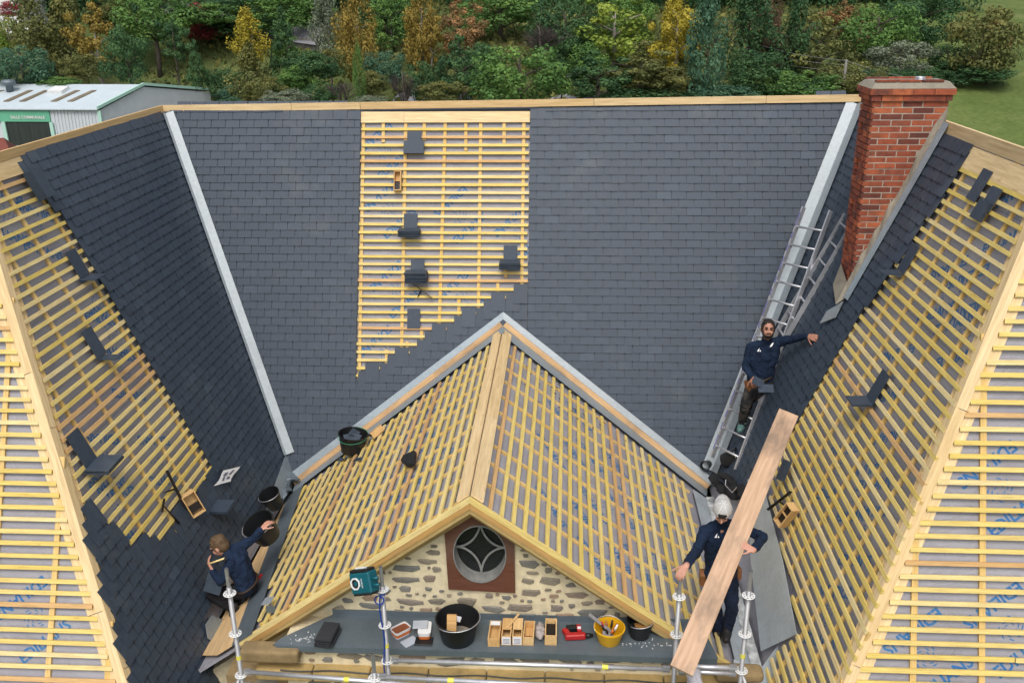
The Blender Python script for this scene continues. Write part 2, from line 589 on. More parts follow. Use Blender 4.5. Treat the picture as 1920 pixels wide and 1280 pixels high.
NB = Vector((0, -PITCH, 1)).normalized()
PL = at_plane(305, 208, P0, NB)
PR = at_plane(1614, 190, P0, NB)
ZR = (PL.z + PR.z) / 2                      # ridge height
ZE = ZC - 8.3                               # eaves of the wings
SB = Slope(Vector((P0.x, P0.y - (P0.z - ZE) / PITCH, ZE)), (1, 0, 0), (0, 1, PITCH))
SL = Slope(Vector((PL.x + (PL.z - ZE) / PITCH, 8.0, ZE)), (0, 1, 0), (-1, 0, PITCH))
SR = Slope(Vector((PR.x - (PR.z - ZE) / PITCH, 8.0, ZE)), (0, -1, 0), (1, 0, PITCH))
# hips
HL0, HL1 = at_plane(0, 494, PL, SL.N), at_plane(228, 1246, PL, SL.N)
HR0, HR1 = at_plane(1920, 450, PR, SR.N), at_plane(1582, 1277, PR, SR.N)
def ext(a, b, z):
    return a + (b - a) * ((z - a.z) / (b.z - a.z))
HLt, HLb = ext(HL0, HL1, PL.z), ext(HL0, HL1, ZE)
HRt, HRb = ext(HR0, HR1, PR.z), ext(HR0, HR1, ZE)
qL = (HLt.z - HLb.z) / (HLt.y - HLb.y)
qR = (HRt.z - HRb.z) / (HRt.y - HRb.y)
SFL = Slope(Vector((HLb.x, HLb.y, ZE)), (1, 0, 0), (0, 1, qL))
SFR = Slope(Vector((HRb.x, HRb.y, ZE)), (1, 0, 0), (0, 1, qR))
# central gable
GP = 0.72
GA = at_plane(940, 612, P0, NB)             # where its ridge meets the main slope
GF = at_z(887, 925, GA.z)                   # front end of its ridge
GXm = (GA.x + GF.x) / 2
YG = GF.y
zg = GA.z
GA = Vector((GXm, GA.y, zg))
GF = Vector((GXm, YG, zg))
SGL = Slope(GF, (0, -1, 0), (1, 0, GP))
SGR = Slope(GF, (0, 1, 0), (-1, 0, GP))
# valleys of the gable with the main slope and troughs with the wings
def gable_meet(side):
    if side < 0:
        x = (PL.z + PITCH * PL.x - zg + GP * GXm) / (GP + PITCH)
        z = zg + GP * (x - GXm)
    else:
        x = (zg + GP * GXm - PR.z + PITCH * PR.x) / (GP + PITCH)
        z = zg - GP * (x - GXm)
    return x, z
TLx, TLz = gable_meet(-1)
TRx, TRz = gable_meet(1)
def yB(z):
    return P0.y - (P0.z - z) / PITCH
VL = Vector((TLx, yB(TLz), TLz))            # feet of the gable's valleys
VR = Vector((TRx, yB(TRz), TRz))
VLT = Vector((PL.x, PL.y, PL.z))

def inpoly(p, poly):
    x, y = p
    c = False
    n = len(poly)
    for i in range(n):
        x1, y1 = poly[i]
        x2, y2 = poly[(i + 1) % n]
        if (y1 > y) != (y2 > y) and x < (x2 - x1) * (y - y1) / (y2 - y1) + x1:
            c = not c
    return c

def area(poly):
    return 0.5 * sum(poly[i][0] * poly[(i + 1) % len(poly)][1] - poly[(i + 1) % len(poly)][0] * poly[i][1] for i in range(len(poly)))

def clip(sub, cl):
    if area(cl) < 0:
        cl = cl[::-1]
    out = sub
    for i in range(len(cl)):
        ax, ay = cl[i]
        bx, by = cl[(i + 1) % len(cl)]
        inp, out = out, []
        if not inp:
            return []
        def side(p):
            return (bx - ax) * (p[1] - ay) - (by - ay) * (p[0] - ax)
        for k in range(len(inp)):
            p, q = inp[k], inp[(k + 1) % len(inp)]
            sp, sq = side(p), side(q)
            if sp >= 0:
                out.append(p)
            if (sp >= 0) != (sq >= 0):
                w = sp / (sp - sq)
                out.append((p[0] + (q[0] - p[0]) * w, p[1] + (q[1] - p[1]) * w))
    return out

def spans(poly, t):
    xs = []
    n = len(poly)
    for i in range(n):
        x1, y1 = poly[i]
        x2, y2 = poly[(i + 1) % n]
        if (y1 > t) != (y2 > t):
            xs.append(x1 + (x2 - x1) * (t - y1) / (y2 - y1))
    xs.sort()
    return list(zip(xs[0::2], xs[1::2]))

def spans_t(poly, s):
    return spans([(y, x) for x, y in poly], s)

def proj(P):
    c = CAMR.T @ np.array(Vector(P) - CAM)
    return CX + FPX * c[0] / c[2], CY + FPX * c[1] / c[2], c[2]

# ------------------------------------------------------------------ the house
house = empty('house', (GXm, 9.5, 0), 'large stone house with steep slate roof half stripped to yellow battens', 'house')

def roof(poly, slope, label):
    if area(poly) < 0:
        poly = poly[::-1]
    b = MB().prism([slope.P(s, t, -0.09) for s, t in poly], slope.N * 0.037)
    o = b.build('roof_slope', M['membrane'], house, M=mat4(slope.R, slope.O))
    o['label'] = label
    return o

SW, SG, SLEN, STH = 0.2265, 0.123, 0.30, 0.010
_full = {}
def slates(slope, parent, regions, t0, s0, exclude=None, nind=300, cl=None):
    ts = [p[1] for _, r in regions for p in r]
    ss = [p[0] for _, r in regions for p in r]
    jobs = []
    hook = MB()
    j0, j1 = int((min(ts) - t0) / SG) - 2, int((max(ts) - t0) / SG) + 2
    rnd = random.Random(len(jobs) + int(slope.O.x * 100))
    for j in range(j0, j1):
        t = t0 + j * SG
        sh = 0.5 * SW if j % 2 else 0.0
        i0, i1 = int((min(ss) - s0) / SW) - 2, int((max(ss) - s0) / SW) + 2
        for i in range(i0, i1):
            s = s0 + i * SW + sh
            g = 0.0055
            vis = [(s + g, t), (s + SW - g, t), (s + SW - g, t + SG), (s + g, t + SG)]
            full = [(s + g, t), (s + SW - g, t), (s + SW - g, t + SLEN), (s + g, t + SLEN)]
            c = (s + SW / 2, t + SG / 2)
            for mode, r in regions:
                if exclude and exclude(c):
                    continue
                if mode == 'centre':
                    if inpoly(c, r):
                        cf = clip(full, cl) if cl else full
                        if len(cf) > 2 and abs(area(cf)) > .1 * SW * SG:
                            jobs.append((cf, s, t, abs(area(cf)) > .995 * abs(area(full))))
                        break
                else:
                    cv = clip(vis, r)
                    if len(cv) > 2 and abs(area(cv)) > 0.18 * SW * SG:
                        whole = abs(area(cv)) > 0.995 * abs(area(vis))
                        if whole:
                            cf = full
                        else:
                            cf = clip(full, r)
                        jobs.append((cf, s, t, whole))
                        break
    def depth(jb):
        u, v, d = proj(slope.P(jb[1] + SW / 2, jb[2] + SG / 2))
        return d if (0 < u < 1920 and 0 < v < 1280) else d + 100
    jobs.sort(key=depth)
    stuff = MB()
    tint = []
    def zt(u):
        return 0.030 - 0.088 * u
    for k, (poly, s, t, whole) in enumerate(jobs):
        js, jt = rnd.uniform(-.0025, .0025), rnd.uniform(-.003, .003)
        jz = rnd.uniform(-.0012, .0022)
        jr = rnd.uniform(-.010, .010)
        if rnd.random() < 0.03:
            jr *= 2.5
            jz += 0.002
        n = len(poly)
        top = [(p[0] - s - SW / 2, p[1] - t, zt(p[1] - t)) for p in poly]
        hs_ = s + SW / 2
        if k < nind:
            if whole and id(slope) and 'full' in _full:
                me = _full['full']
            else:
                b = MB()
                b.add([Vector(p) for p in top] + [Vector(p) - Vector((0, 0, STH)) for p in top],
                      [tuple(range(n)), tuple(range(2 * n - 1, n - 1, -1))] + [(a, n + a, n + (a + 1) % n, (a + 1) % n) for a in range(n)])
                me = b.mesh('slate', M['slate'])
                if whole:
                    _full['full'] = me
            o = bpy.data.objects.new('slate', me)
            Mx = mat4(slope.R @ Matrix.Rotation(jr, 3, 'Z'), slope.P(s + SW / 2 + js, t + jt, jz))
            place(o, Mx, parent)
        else:
            cr, sr = math.cos(jr), math.sin(jr)
            pts = [slope.P(s + SW / 2 + js + p[0] * cr - p[1] * sr, t + jt + p[0] * sr + p[1] * cr, jz + p[2]) for p in top]
            b0 = len(stuff.f)
            stuff.add(pts + [p - slope.N * STH for p in pts],
                      [tuple(range(n)), tuple(range(2 * n - 1, n - 1, -1))] + [(a, n + a, n + (a + 1) % n, (a + 1) % n) for a in range(n)])
            tint += [rnd.random()] * (len(stuff.f) - b0)
        hook.box(slope.P(s + SW / 2 + rnd.uniform(-.004, .004), t + jt + 0.004, 0.031), (0.005, 0.026, 0.006), slope.R)
    if stuff.v:
        o = stuff.build('slate_courses', M['slate'], parent)
        o['kind'] = 'stuff'
        a = o.data.attributes.new('tint', 'FLOAT', 'FACE')
        a.data.foreach_set('value', tint)
    h = hook.build('slate_hooks', M['hook'], parent)
    h['kind'] = 'stuff'
    return jobs

def battens(slope, parent, poly, t0, gauge=SG, width=0.043, thick=0.024, nt=None, rnd=None, cut=None, maxlen=3.9, s_ext=0.0):
    rnd = rnd or random.Random(int(abs(slope.O.y) * 1000) + 3)
    ts = [p[1] for p in poly]
    j = int((min(ts) - t0) / gauge) - 1
    while t0 + j * gauge < max(ts):
        t = t0 + j * gauge
        for a, b in spans(poly, t):
            a -= s_ext
            b += s_ext
            if b - a < 0.06:
                continue
            n = max(1, int(math.ceil((b - a) / maxlen)))
            cuts = [a] + sorted(a + (b - a) * (k + rnd.uniform(-.25, .25)) / n for k in range(1, n)) + [b]
            for p, q in zip(cuts[:-1], cuts[1:]):
                w = rnd.uniform(-.003, .003)
                p2, q2 = p + 0.002 + rnd.uniform(-.012, .012), q - 0.002 + rnd.uniform(-.012, .012)
                beam('batten', slope.P(p2, t + w + rnd.uniform(-.004, .004)), slope.P(q2, t + w + rnd.uniform(-.004, .004)),
                     width + rnd.uniform(-.003, .003), thick, slope.N, M['batten'], parent, -thick + rnd.uniform(-.001, .002))
        j += 1

def counters(slope, parent, poly, ss, width=0.05, rnd=None):
    rnd = rnd or random.Random(11)
    for s in ss:
        for a, b in spans_t(poly, s):
            if b - a > 0.1:
                dx = rnd.uniform(-.03, .03)
                beam('counter_batten', slope.P(s - dx, a), slope.P(s + dx, b), width, 0.0265, slope.N, M['counter'], parent, -0.052)

# printed underlay: the maker's word and swirl, in blue, at an angle
def text_mesh(body, size, bold=0.0):
    cu = bpy.data.curves.new('lettering', 'FONT')
    cu.body = body
    cu.size = size
    cu.align_x = 'CENTER'
    cu.align_y = 'CENTER'
    cu.resolution_u = 2
    cu.offset = bold
    ob = bpy.data.objects.new('tmp', cu)
    COL.objects.link(ob)
    dg = bpy.context.evaluated_depsgraph_get()
    me = bpy.data.meshes.new_from_object(ob.evaluated_get(dg))
    bpy.data.objects.remove(ob)
    bpy.data.curves.remove(cu)
    return me

def print_mesh():
    me = text_mesh('EDILIANS', 0.15, .004)
    vs = [Vector(v.co) for v in me.vertices]
    fs = [tuple(p.vertices) for p in me.polygons]
    b = MB()
    wid = max(v.x for v in vs) - min(v.x for v in vs)
    k = 0.62 / wid
    b.add([Vector((v.x * k, v.y * k * 1.05, 0)) for v in vs], fs)
    off = 0.26
    b.add([Vector((-v.x * k + 0.05, -v.y * k * 1.05 + 2 * off, 0)) for v in vs], fs)
    # swirl of curved dashes between the two words
    for ring, (r, n, ln, wd) in enumerate(((0.035, 4, 0.9, 0.010), (0.065, 6, 0.62, 0.012), (0.098, 8, 0.42, 0.014))):
        for q in range(n):
            a0 = 2 * math.pi * q / n + ring * 0.4
            pts = []
            for m in range(5):
                a = a0 + ln * m / 4
                rr = r + 0.018 * m / 4
                w = wd * math.sin(math.pi * (m + 0.4) / 4.8)
                pts.append((Vector((math.cos(a), math.sin(a), 0)), rr, w))
            vs2 = [d * (rr - w / 2) + Vector((0, off, 0)) for d, rr, w in pts] + [d * (rr + w / 2) + Vector((0, off, 0)) for d, rr, w in pts]
            b.add(vs2, [(m, m + 5, m + 6, m + 1)[::-1] for m in range(4)])
    for v in b.v:
        v.y -= off
    bpy.data.meshes.remove(me)
    return b.mesh('printed_word', M['print'])
PRINT = print_mesh()

def prints(slope, parent, poly, spots, ang, keep=None):
    keep = keep or poly
    for s, t, flip in spots:
        a_ = ang + (math.pi if flip else 0)
        if not inpoly((s, t), poly) or not all(inpoly((s + x * math.cos(a_) - y * math.sin(a_), t + x * math.sin(a_) + y * math.cos(a_)), keep) for x, y in ((0, 0), (.36, .3), (-.36, .3), (.36, -.3), (-.36, -.3))):
            continue
        o = bpy.data.objects.new('printed_word', PRINT)
        place(o, slope.mat(s, t, -0.0515, ang + (math.pi if flip else 0)), parent)
        o['kind'] = 'stuff'

def grid_spots(poly, ds, dt, s0=0, t0=0, shift=0.5):
    ss = [p[0] for p in poly]
    tt = [p[1] for p in poly]
    out = []
    j = 0
    t = min(tt) + t0
    while t < max(tt):
        s = min(ss) + s0 + (shift * ds if j % 2 else 0)
        i = 0
        while s < max(ss):
            out.append((s, t, (i + j) % 2 == 1))
            s += ds
            i += 1
        t += dt
        j += 1
    return out

# ---- main slope
polyB = [SB.st(PL), SB.st(PR), SB.st(VR), SB.st(GA), SB.st(VL)]
rB = roof([SB.st(PL), SB.st(PR), SB.st(ext(PR, Vector((PR.x - (PR.z - VR.z) / PITCH, yB(VR.z), VR.z)), VR.z)), SB.st(VR), SB.st(GA), SB.st(VL), SB.st(Vector((PL.x + (PL.z - VL.z) / PITCH, yB(VL.z), VL.z)))], SB,
          'main roof slope, slated left and right with a strip of bare battens between')
TB = SB.st(P0)[1]                            # t of the ridge
eb_px = [(674, 222), (991, 222), (991, 549), (672, 724)]
EB = SB.poly(eb_px)
sL, sR = SB.pix(673, 400)[0], SB.pix(992, 400)[0]
t0B = TB - 0.02 - 60 * SG
vlt, vlb = SB.st(PL), SB.st(Vector((PL.x + (PL.z - VL.z + .25) / PITCH, yB(VL.z - .25), VL.z - .25)))
vrt, vrb = SB.st(PR), SB.st(Vector((PR.x - (PR.z - VR.z + .25) / PITCH, yB(VR.z - .25), VR.z - .25)))
stGA, stVL, stVR = SB.st(GA), SB.st(VL), SB.st(VR)
def on_line(a, b, s):
    return a[1] + (b[1] - a[1]) * (s - a[0]) / (b[0] - a[0])
tlow = min(vlb[1], vrb[1])
P1 = [vlt, (sL, TB), (sL, tlow), vlb if vlb[1] <= tlow else (vlb[0] + (vlb[1] - tlow) / PITCH * .9, tlow)]
P2 = [(sR, TB), vrt, vrb if vrb[1] <= tlow else (vrb[0] - (vrb[1] - tlow) / PITCH * .9, tlow), (sR, tlow)]
gab = [(stVL[0], stVL[1] - .06), (stGA[0], stGA[1] - .06), (stVR[0], stVR[1] - .06), (stVR[0], -5), (stVL[0], -5)]
tE1, tE2 = SB.pix(671, 724)[1], SB.pix(991, 545)[1]
P3 = [(sL, tE1 + .02), (sR, tE2 + .02), (sR, on_line(stGA, stVR, sR) - .05), (stGA[0], stGA[1] - .08), (sL, on_line(stVL, stGA, sL) - .05)]
def vl_s(t):
    return vlt[0] + (vlb[0] - vlt[0]) * (t - vlt[1]) / (vlb[1] - vlt[1])
LOWF = [(vl_s(tE1) + .2, tE1 - .02), (sL + .4, tE1 - .02), (stGA[0], stGA[1] - .05), (stVL[0], stVL[1] - .05), (vl_s(stVL[1]) + .15, stVL[1] - .1)]
slates(SB, rB, [('centre', LOWF), ('clip', P1), ('clip', P2), ('centre', P3)], t0B, sR, nind=300, exclude=lambda c: inpoly(c, gab))
# battens and counter battens of the bare strip (the top board takes the first courses)
bat_poly = [(sL + .01, TB - 0.18), (sR - .01, TB - 0.18), (sR - .01, tE2), (sL + .01, tE1 - .05)]
battens(SB, rB, bat_poly, t0B + 0.10, s_ext=0.0)
cs = [SB.pix(u, 400)[0] for u in (678, 757, 829, 899, 980)]
counters(SB, rB, [(sL, TB - .05), (sR, TB - .05), (sR, tE2 - .1), (sL, tE1 - .1)], cs)
for u, v0, v1 in ((718, 226, 266), (795, 226, 262), (873, 226, 282), (945, 226, 268), (948, 500, 520), (933, 530, 575), (972, 540, 560), (860, 560, 592), (790, 620, 650), (763, 640, 680), (724, 655, 700)):
    a, b = SB.pix(u, v0), SB.pix(u, v1)
    beam('counter_batten', SB.P(*a), SB.P(*b), 0.05, 0.0265, SB.N, M['counter'], rB, -0.052)
prints(SB, rB, EB, [(sL + .36, TB - .62, False), (sL + 1.45, TB - .40, False), (sL + 2.3, TB - .25, True), (sL + .45, TB - 1.55, False), (sL + 1.55, TB - 1.62, False), (sL + 2.5, TB - 1.9, True),
                    (sL + .6, TB - 2.75, True), (sL + 1.62, TB - 2.9, True), (sL + .45, TB - 3.75, True)], math.radians(42), [(sL - 1, TB), (sR + 1, TB), (sR + 1, stGA[1]), (sL - 1, stVL[1])])

# ridge boards
def ridge(a, b, n=1, h=0.15, drop=0.03):
    pts = [a + (b - a) * k / n for k in range(n + 1)]
    for k in range(n):
        d = (b - a).normalized()
        beam('ridge_board', pts[k] + d * .003, pts[k + 1] - d * .003, 0.036, h + random.uniform(-.006, .006), (0, 0, 1), M['ridgeboard'], house, -drop - .01)
rz = Vector((0, 0, 0.0))
Ra = Vector((PL.x, P0.y, ZR + .01)); Rb = Vector((PR.x + .1, P0.y, ZR + .01))
Ra.z, Rb.z = PL.z + .01, PR.z + .03
for k, (f0, f1) in enumerate(((0, .19), (.19, .29), (.29, .622), (.622, .86), (.86, 1))):
    a, b = Ra.lerp(Rb, f0), Ra.lerp(Rb, f1)
    d = (b - a).normalized()
    beam('ridge_board', a + d * .003, b - d * .003, 0.036, 0.105, (0, 0, 1), M['ridgeboard'], house, -.03)
RLa, RLb = Vector((PL.x, PL.y - .02, PL.z + .01)), Vector((PL.x, HLt.y, PL.z + .01))
for a, b in ((0, .45), (.45, 1)):
    beam('ridge_board', RLa.lerp(RLb, a) + Vector((0, -.003, 0)), RLa.lerp(RLb, b), 0.036, 0.105, (0, 0, 1), M['ridgeboard'], house, -.03)
RRa, RRb = Vector((PR.x + .02, PR.y - .02, PR.z + .02)), Vector((PR.x + .02, HRt.y, PR.z + .02))
for a, b in ((0, .5), (.5, 1)):
    beam('ridge_board', RRa.lerp(RRb, a) + Vector((0, -.003, 0)), RRa.lerp(RRb, b), 0.036, 0.15, (0, 0, 1), M['ridgeboard'], house, -.03)
# flat boards under the ridge where no slates lie yet
for s0_, s1_ in ((sL + .005, SB.pix(757, 220)[0]), (SB.pix(757, 220)[0] + .004, sR - .005)):
    beam('ridge_plank', SB.P(s0_, TB - .10), SB.P(s1_, TB - .10), 0.17, 0.022, SB.N, M['board'], rB, -.022)

# ---- left wing, inner slope
TL = SL.st(PL)[1]
trough_L = [Vector((TLx, y, TLz)) for y in (VL.y, YG)]
polyL = [SL.st(PL), SL.st(HLt), SL.st(HLb), SL.st(Vector((SL.O.x, YG - .4, ZE))), SL.st(Vector((TLx, YG - .4, TLz))), SL.st(Vector((TLx, VL.y + .35, TLz)))]
rL = roof(polyL, SL, 'left wing slope, slated beside the valley and above the gable, battens between')
el_px = [(-30, 330), (44, 312), (60, 336), (88, 372), (145, 441), (245, 620), (347, 784), (397, 865), (417, 912), (372, 948), (345, 958), (335, 985), (325, 1040), (290, 1034), (255, 1040), (222, 1010), (190, 970), (163, 955), (12, 490), (-60, 270)]
EL = SL.poly(el_px)
L_all = [SL.st(PL), (SL.st(HLt)[0] - .0, TL), SL.st(HLt), SL.st(HLb), SL.st(Vector((SL.O.x, YG - .4, ZE))), SL.st(Vector((TLx - .12, YG - .3, TLz + .12 * PITCH))), SL.st(Vector((TLx - .12, VL.y + .1, TLz + .12 * PITCH))), SL.st(VLT)]
hipL_in = [(163, 955), (262, 1300), (450, 1300), (434, 1225)]
# slated area as convex pieces: beside the valley, and the lower field
vb = SL.st(Vector((PL.x + (PL.z - TLz - .2) / PITCH, yB(TLz + .2), TLz + .2)))
edge = SL.poly([(44, 312), (60, 336), (88, 372), (145, 441), (245, 620), (347, 784), (397, 865), (417, 912)])
upper = [SL.st(PL)] + [(SL.pix(48, 285)[0], TL)] + edge + SL.poly([(470, 900)]) + [vb]
lower = SL.poly([(417, 912), (372, 948), (345, 958), (335, 985), (325, 1040), (290, 1034), (255, 1040), (222, 1010), (190, 968), (165, 962), (172, 990), (262, 1310), (450, 1310), (437, 1235)]) + [SL.st(Vector((TLx - .10, YG + .5, TLz + .24))), SL.st(Vector((TLx - .10, VL.y - .05, TLz + .24))), vb]
val_clip = [SL.st(PL), (SL.st(PL)[0] - 9, TL), (SL.st(PL)[0] - 9, -3), (vb[0] + (vb[0] - SL.st(PL)[0]) * .6, vb[1] + (vb[1] - TL) * .6)]
jobsL = slates(SL, rL, [('centre', upper), ('centre', lower)], TL - .02 - 70 * SG, SL.st(PL)[0], nind=300, cl=val_clip)
battens(SL, rL, EL, TL - .02 - 70 * SG + .10, s_ext=.02)
for u, v in ((70, 500), (150, 640), (62, 600), (180, 850), (255, 900), (20, 400), (110, 450), (300, 880), (345, 850)):
    pass
counters(SL, rL, EL, [SL.pix(60, 430)[0] + .57 * k for k in range(-9, 5)])
prints(SL, rL, EL, [SL.pix(u, v) + (fl,) for u, v, fl in ((80, 430, 0), (190, 560, 0), (110, 720, 1), (240, 700, 0), (205, 860, 1), (300, 860, 0), (235, 960, 1), (150, 880, 0), (20, 400, 1), (215, 620, 1), (60, 650, 0))], math.radians(-30), polyL)
# plank under the ridge
pa = SL.pix(-40, 315)
beam('ridge_plank', SL.P(SL.pix(44, 290)[0], TL - .12), SL.P(SL.st(HLt)[0], TL - .12), 0.2, 0.022, SL.N, M['board'], rL, -.022)

# ---- right wing, inner slope
TR = SR.st(PR)[1]
polyR = [SR.st(PR), SR.st(HRt), SR.st(HRb), SR.st(Vector((SR.O.x, YG - .4, ZE))), SR.st(Vector((TRx, YG - .4, TRz))), SR.st(Vector((TRx, VR.y + .35, TRz)))]
rR = roof(polyR, SR, 'right wing slope, a slated band along the chimney and bare battens beyond')
vbR = SR.st(Vector((PR.x - (PR.z - TRz - .2) / PITCH, yB(TRz + .2), TRz + .2)))
edgeR = SR.poly([(1824, 262), (1800, 315), (1705, 457), (1579, 638), (1566, 660), (1490, 792), (1434, 890)])
regR = [SR.st(PR)] + [(edgeR[0][0], TR - .03)] + edgeR + SR.poly([(1420, 930)]) + [SR.st(Vector((TRx + .1, VR.y - .5, TRz + .24))), vbR]
val_clipR = [SR.st(PR), (SR.st(PR)[0] + 9, TR), (SR.st(PR)[0] + 9, -3), (vbR[0] + (vbR[0] - SR.st(PR)[0]) * .6, vbR[1] + (vbR[1] - TR) * .6)]
slates(SR, rR, [('centre', regR)], TR - .02 - 70 * SG, SR.st(PR)[0], nind=300, cl=val_clipR)
er_px = [(1824, 275), (1800, 315), (1705, 457), (1579, 638), (1566, 660), (1490, 792), (1434, 890), (1458, 1000), (1480, 1100), (1497, 1188), (1440, 1238), (1425, 1300), (1570, 1310), (1750, 862), (1905, 440), (1960, 320)]
ER = SR.poly(er_px)
battens(SR, rR, ER, TR - .02 - 70 * SG + .10, s_ext=.02)
counters(SR, rR, ER, [SR.pix(1740, 430)[0] + .45 * k for k in range(-5, 14)])
prints(SR, rR, ER, [SR.pix(u, v) + (fl,) for u, v, fl in ((1790, 560, 0), (1890, 400, 1), (1800, 620, 1), (1660, 700, 0), (1720, 830, 1), (1560, 880, 0), (1610, 1000, 1), (1640, 860, 0), (1540, 1150, 0), (1600, 920, 0), (1760, 540, 1), (1850, 350, 0))], math.radians(35), polyR)
beam('ridge_plank', SR.P(SR.pix(1822, 270)[0], TR - .14), SR.P(SR.st(HRt)[0], TR - .14), 0.24, 0.022, SR.N, M['board'], rR, -.022)

# ---- hip ends of both wings (their battens run level)
def hip_end(slope, ht, hb, sgn, label, px_off):
    other_t = Vector((ht.x + sgn * .02, ht.y, ht.z))
    other_b = Vector((2 * ht.x - hb.x, hb.y, hb.z))
    poly = [slope.st(p) for p in (hb, ht, other_b)]
    r = roof(poly, slope, label)
    hb2, ht2 = slope.st(hb), slope.st(ht)
    dx = 0.11 * sgn
    dd = 0.9 if sgn < 0 else 1.0
    inner = [(hb2[0] + dx, hb2[1]), (ht2[0] + dx, ht2[1]), slope.st(other_b)]
    battens(slope, r, inner, 0.05, maxlen=3.2)
    k = [hb2[0] + sgn * (0.36 + 0.62 * i) for i in range(5)]
    counters(slope, r, poly, k, width=0.055)
    return r, inner
rFL, inFL = hip_end(SFL, HLt, HLb, -1, 'hip end of the left wing, bare battens', -14)
rFR, inFR = hip_end(SFR, HRt, HRb, 1, 'hip end of the right wing, bare battens', 14)
prints(SFL, rFL, inFL, [SFL.pix(u, v) + (fl,) for u, v, fl in ((100, 1040, 0), (60, 1160, 1), (10, 640, 0), (150, 1240, 0), (95, 930, 1), (30, 820, 0))], math.radians(38))
prints(SFR, rFR, inFR, [SFR.pix(u, v) + (fl,) for u, v, fl in ((1790, 1040, 0), (1850, 780, 1), (1740, 1235, 0), (1900, 1180, 1), (1880, 920, 0), (1905, 620, 0))], math.radians(38))

def hip_boards(ht, hb, inner, front, parts):
    d = (hb - ht).normalized()
    for sl, par in ((inner, parts[0]), (front, parts[1])):
        w = sl.N.cross(d).normalized()
        mid_other = front if sl is inner else inner
        if w.dot(mid_other.N) > 0:
            w = -w
        L0, L1 = ht + d * .05, hb - d * .02
        n = 3
        for k in range(n):
            a, b = L0.lerp(L1, k / n + (0.0 if k == 0 else .04 * (1 if sl is inner else -1))), L0.lerp(L1, (k + 1) / n + (0.0 if k == n - 1 else .04 * (1 if sl is inner else -1)) - .001)
            beam('hip_board', a + w * .105, b + w * .105, 0.20, 0.024, sl.N, M['board'], par, -.0505)
            beam('hip_plank', a + w * .052, b + w * .052, 0.10, 0.022, sl.N, M['board'], par, -.024)
hip_boards(HLt, HLb, SL, SFL, (rL, rFL))
hip_boards(HRt, HRb, SR, SFR, (rR, rFR))

# ---- outer slopes, out of the picture, and the walls that carry the roof
body = MB()
zo = ZE - .1
yb = P0.y + (ZR - ZE) / PITCH
xo_l, xo_r = PL.x - (PL.z - ZE) / PITCH, PR.x + (PR.z - ZE) / PITCH
outer = MB()
def quad(b, pts, th=.05):
    n = (pts[1] - pts[0]).cross(pts[2] - pts[0]).normalized()
    b.prism(pts, n * th)
oR1 = [Vector((xo_l, yb, ZE)), Vector((PL.x, P0.y + .03, PL.z - .06)), Vector((PR.x, P0.y + .03, PR.z - .06)), Vector((xo_r, yb, ZE))]
o = MB().prism(oR1, (0, .03, .02)).build('roof_slope', M['slate'], house)
o = MB().prism([Vector((xo_l, yb, ZE)), Vector((2 * HLt.x - HLb.x, HLb.y, ZE)), HLt + Vector((-.03, 0, -.06)), PL + Vector((-.03, 0, -.06))], (-.03, 0, .02)).build('roof_slope', M['slate'], house)
o = MB().prism([Vector((xo_r, yb, ZE)), PR + Vector((.03, 0, -.06)), HRt + Vector((.03, 0, -.06)), Vector((2 * HRt.x - HRb.x, HRb.y, ZE))], (.03, 0, .02)).build('roof_slope', M['slate'], house)
wl = MB()
def wallbox(x0, x1, y0, y1, z0, z1):
    wl.box(((x0 + x1) / 2, (y0 + y1) / 2, (z0 + z1) / 2), (x1 - x0, y1 - y0, z1 - z0))
wallbox(xo_l + .35, SL.O.x - .35, HLb.y + .35, yb - .35, 0, ZE - .12)
wallbox(SR.O.x + .35, xo_r - .35, HRb.y + .35, yb - .35, 0, ZE - .12)
wallbox(SL.O.x - .348, SR.O.x + .348, YG + 1.2, yb - .352, 0, ZE - .125)
wl.build('wall', M['render'], house)
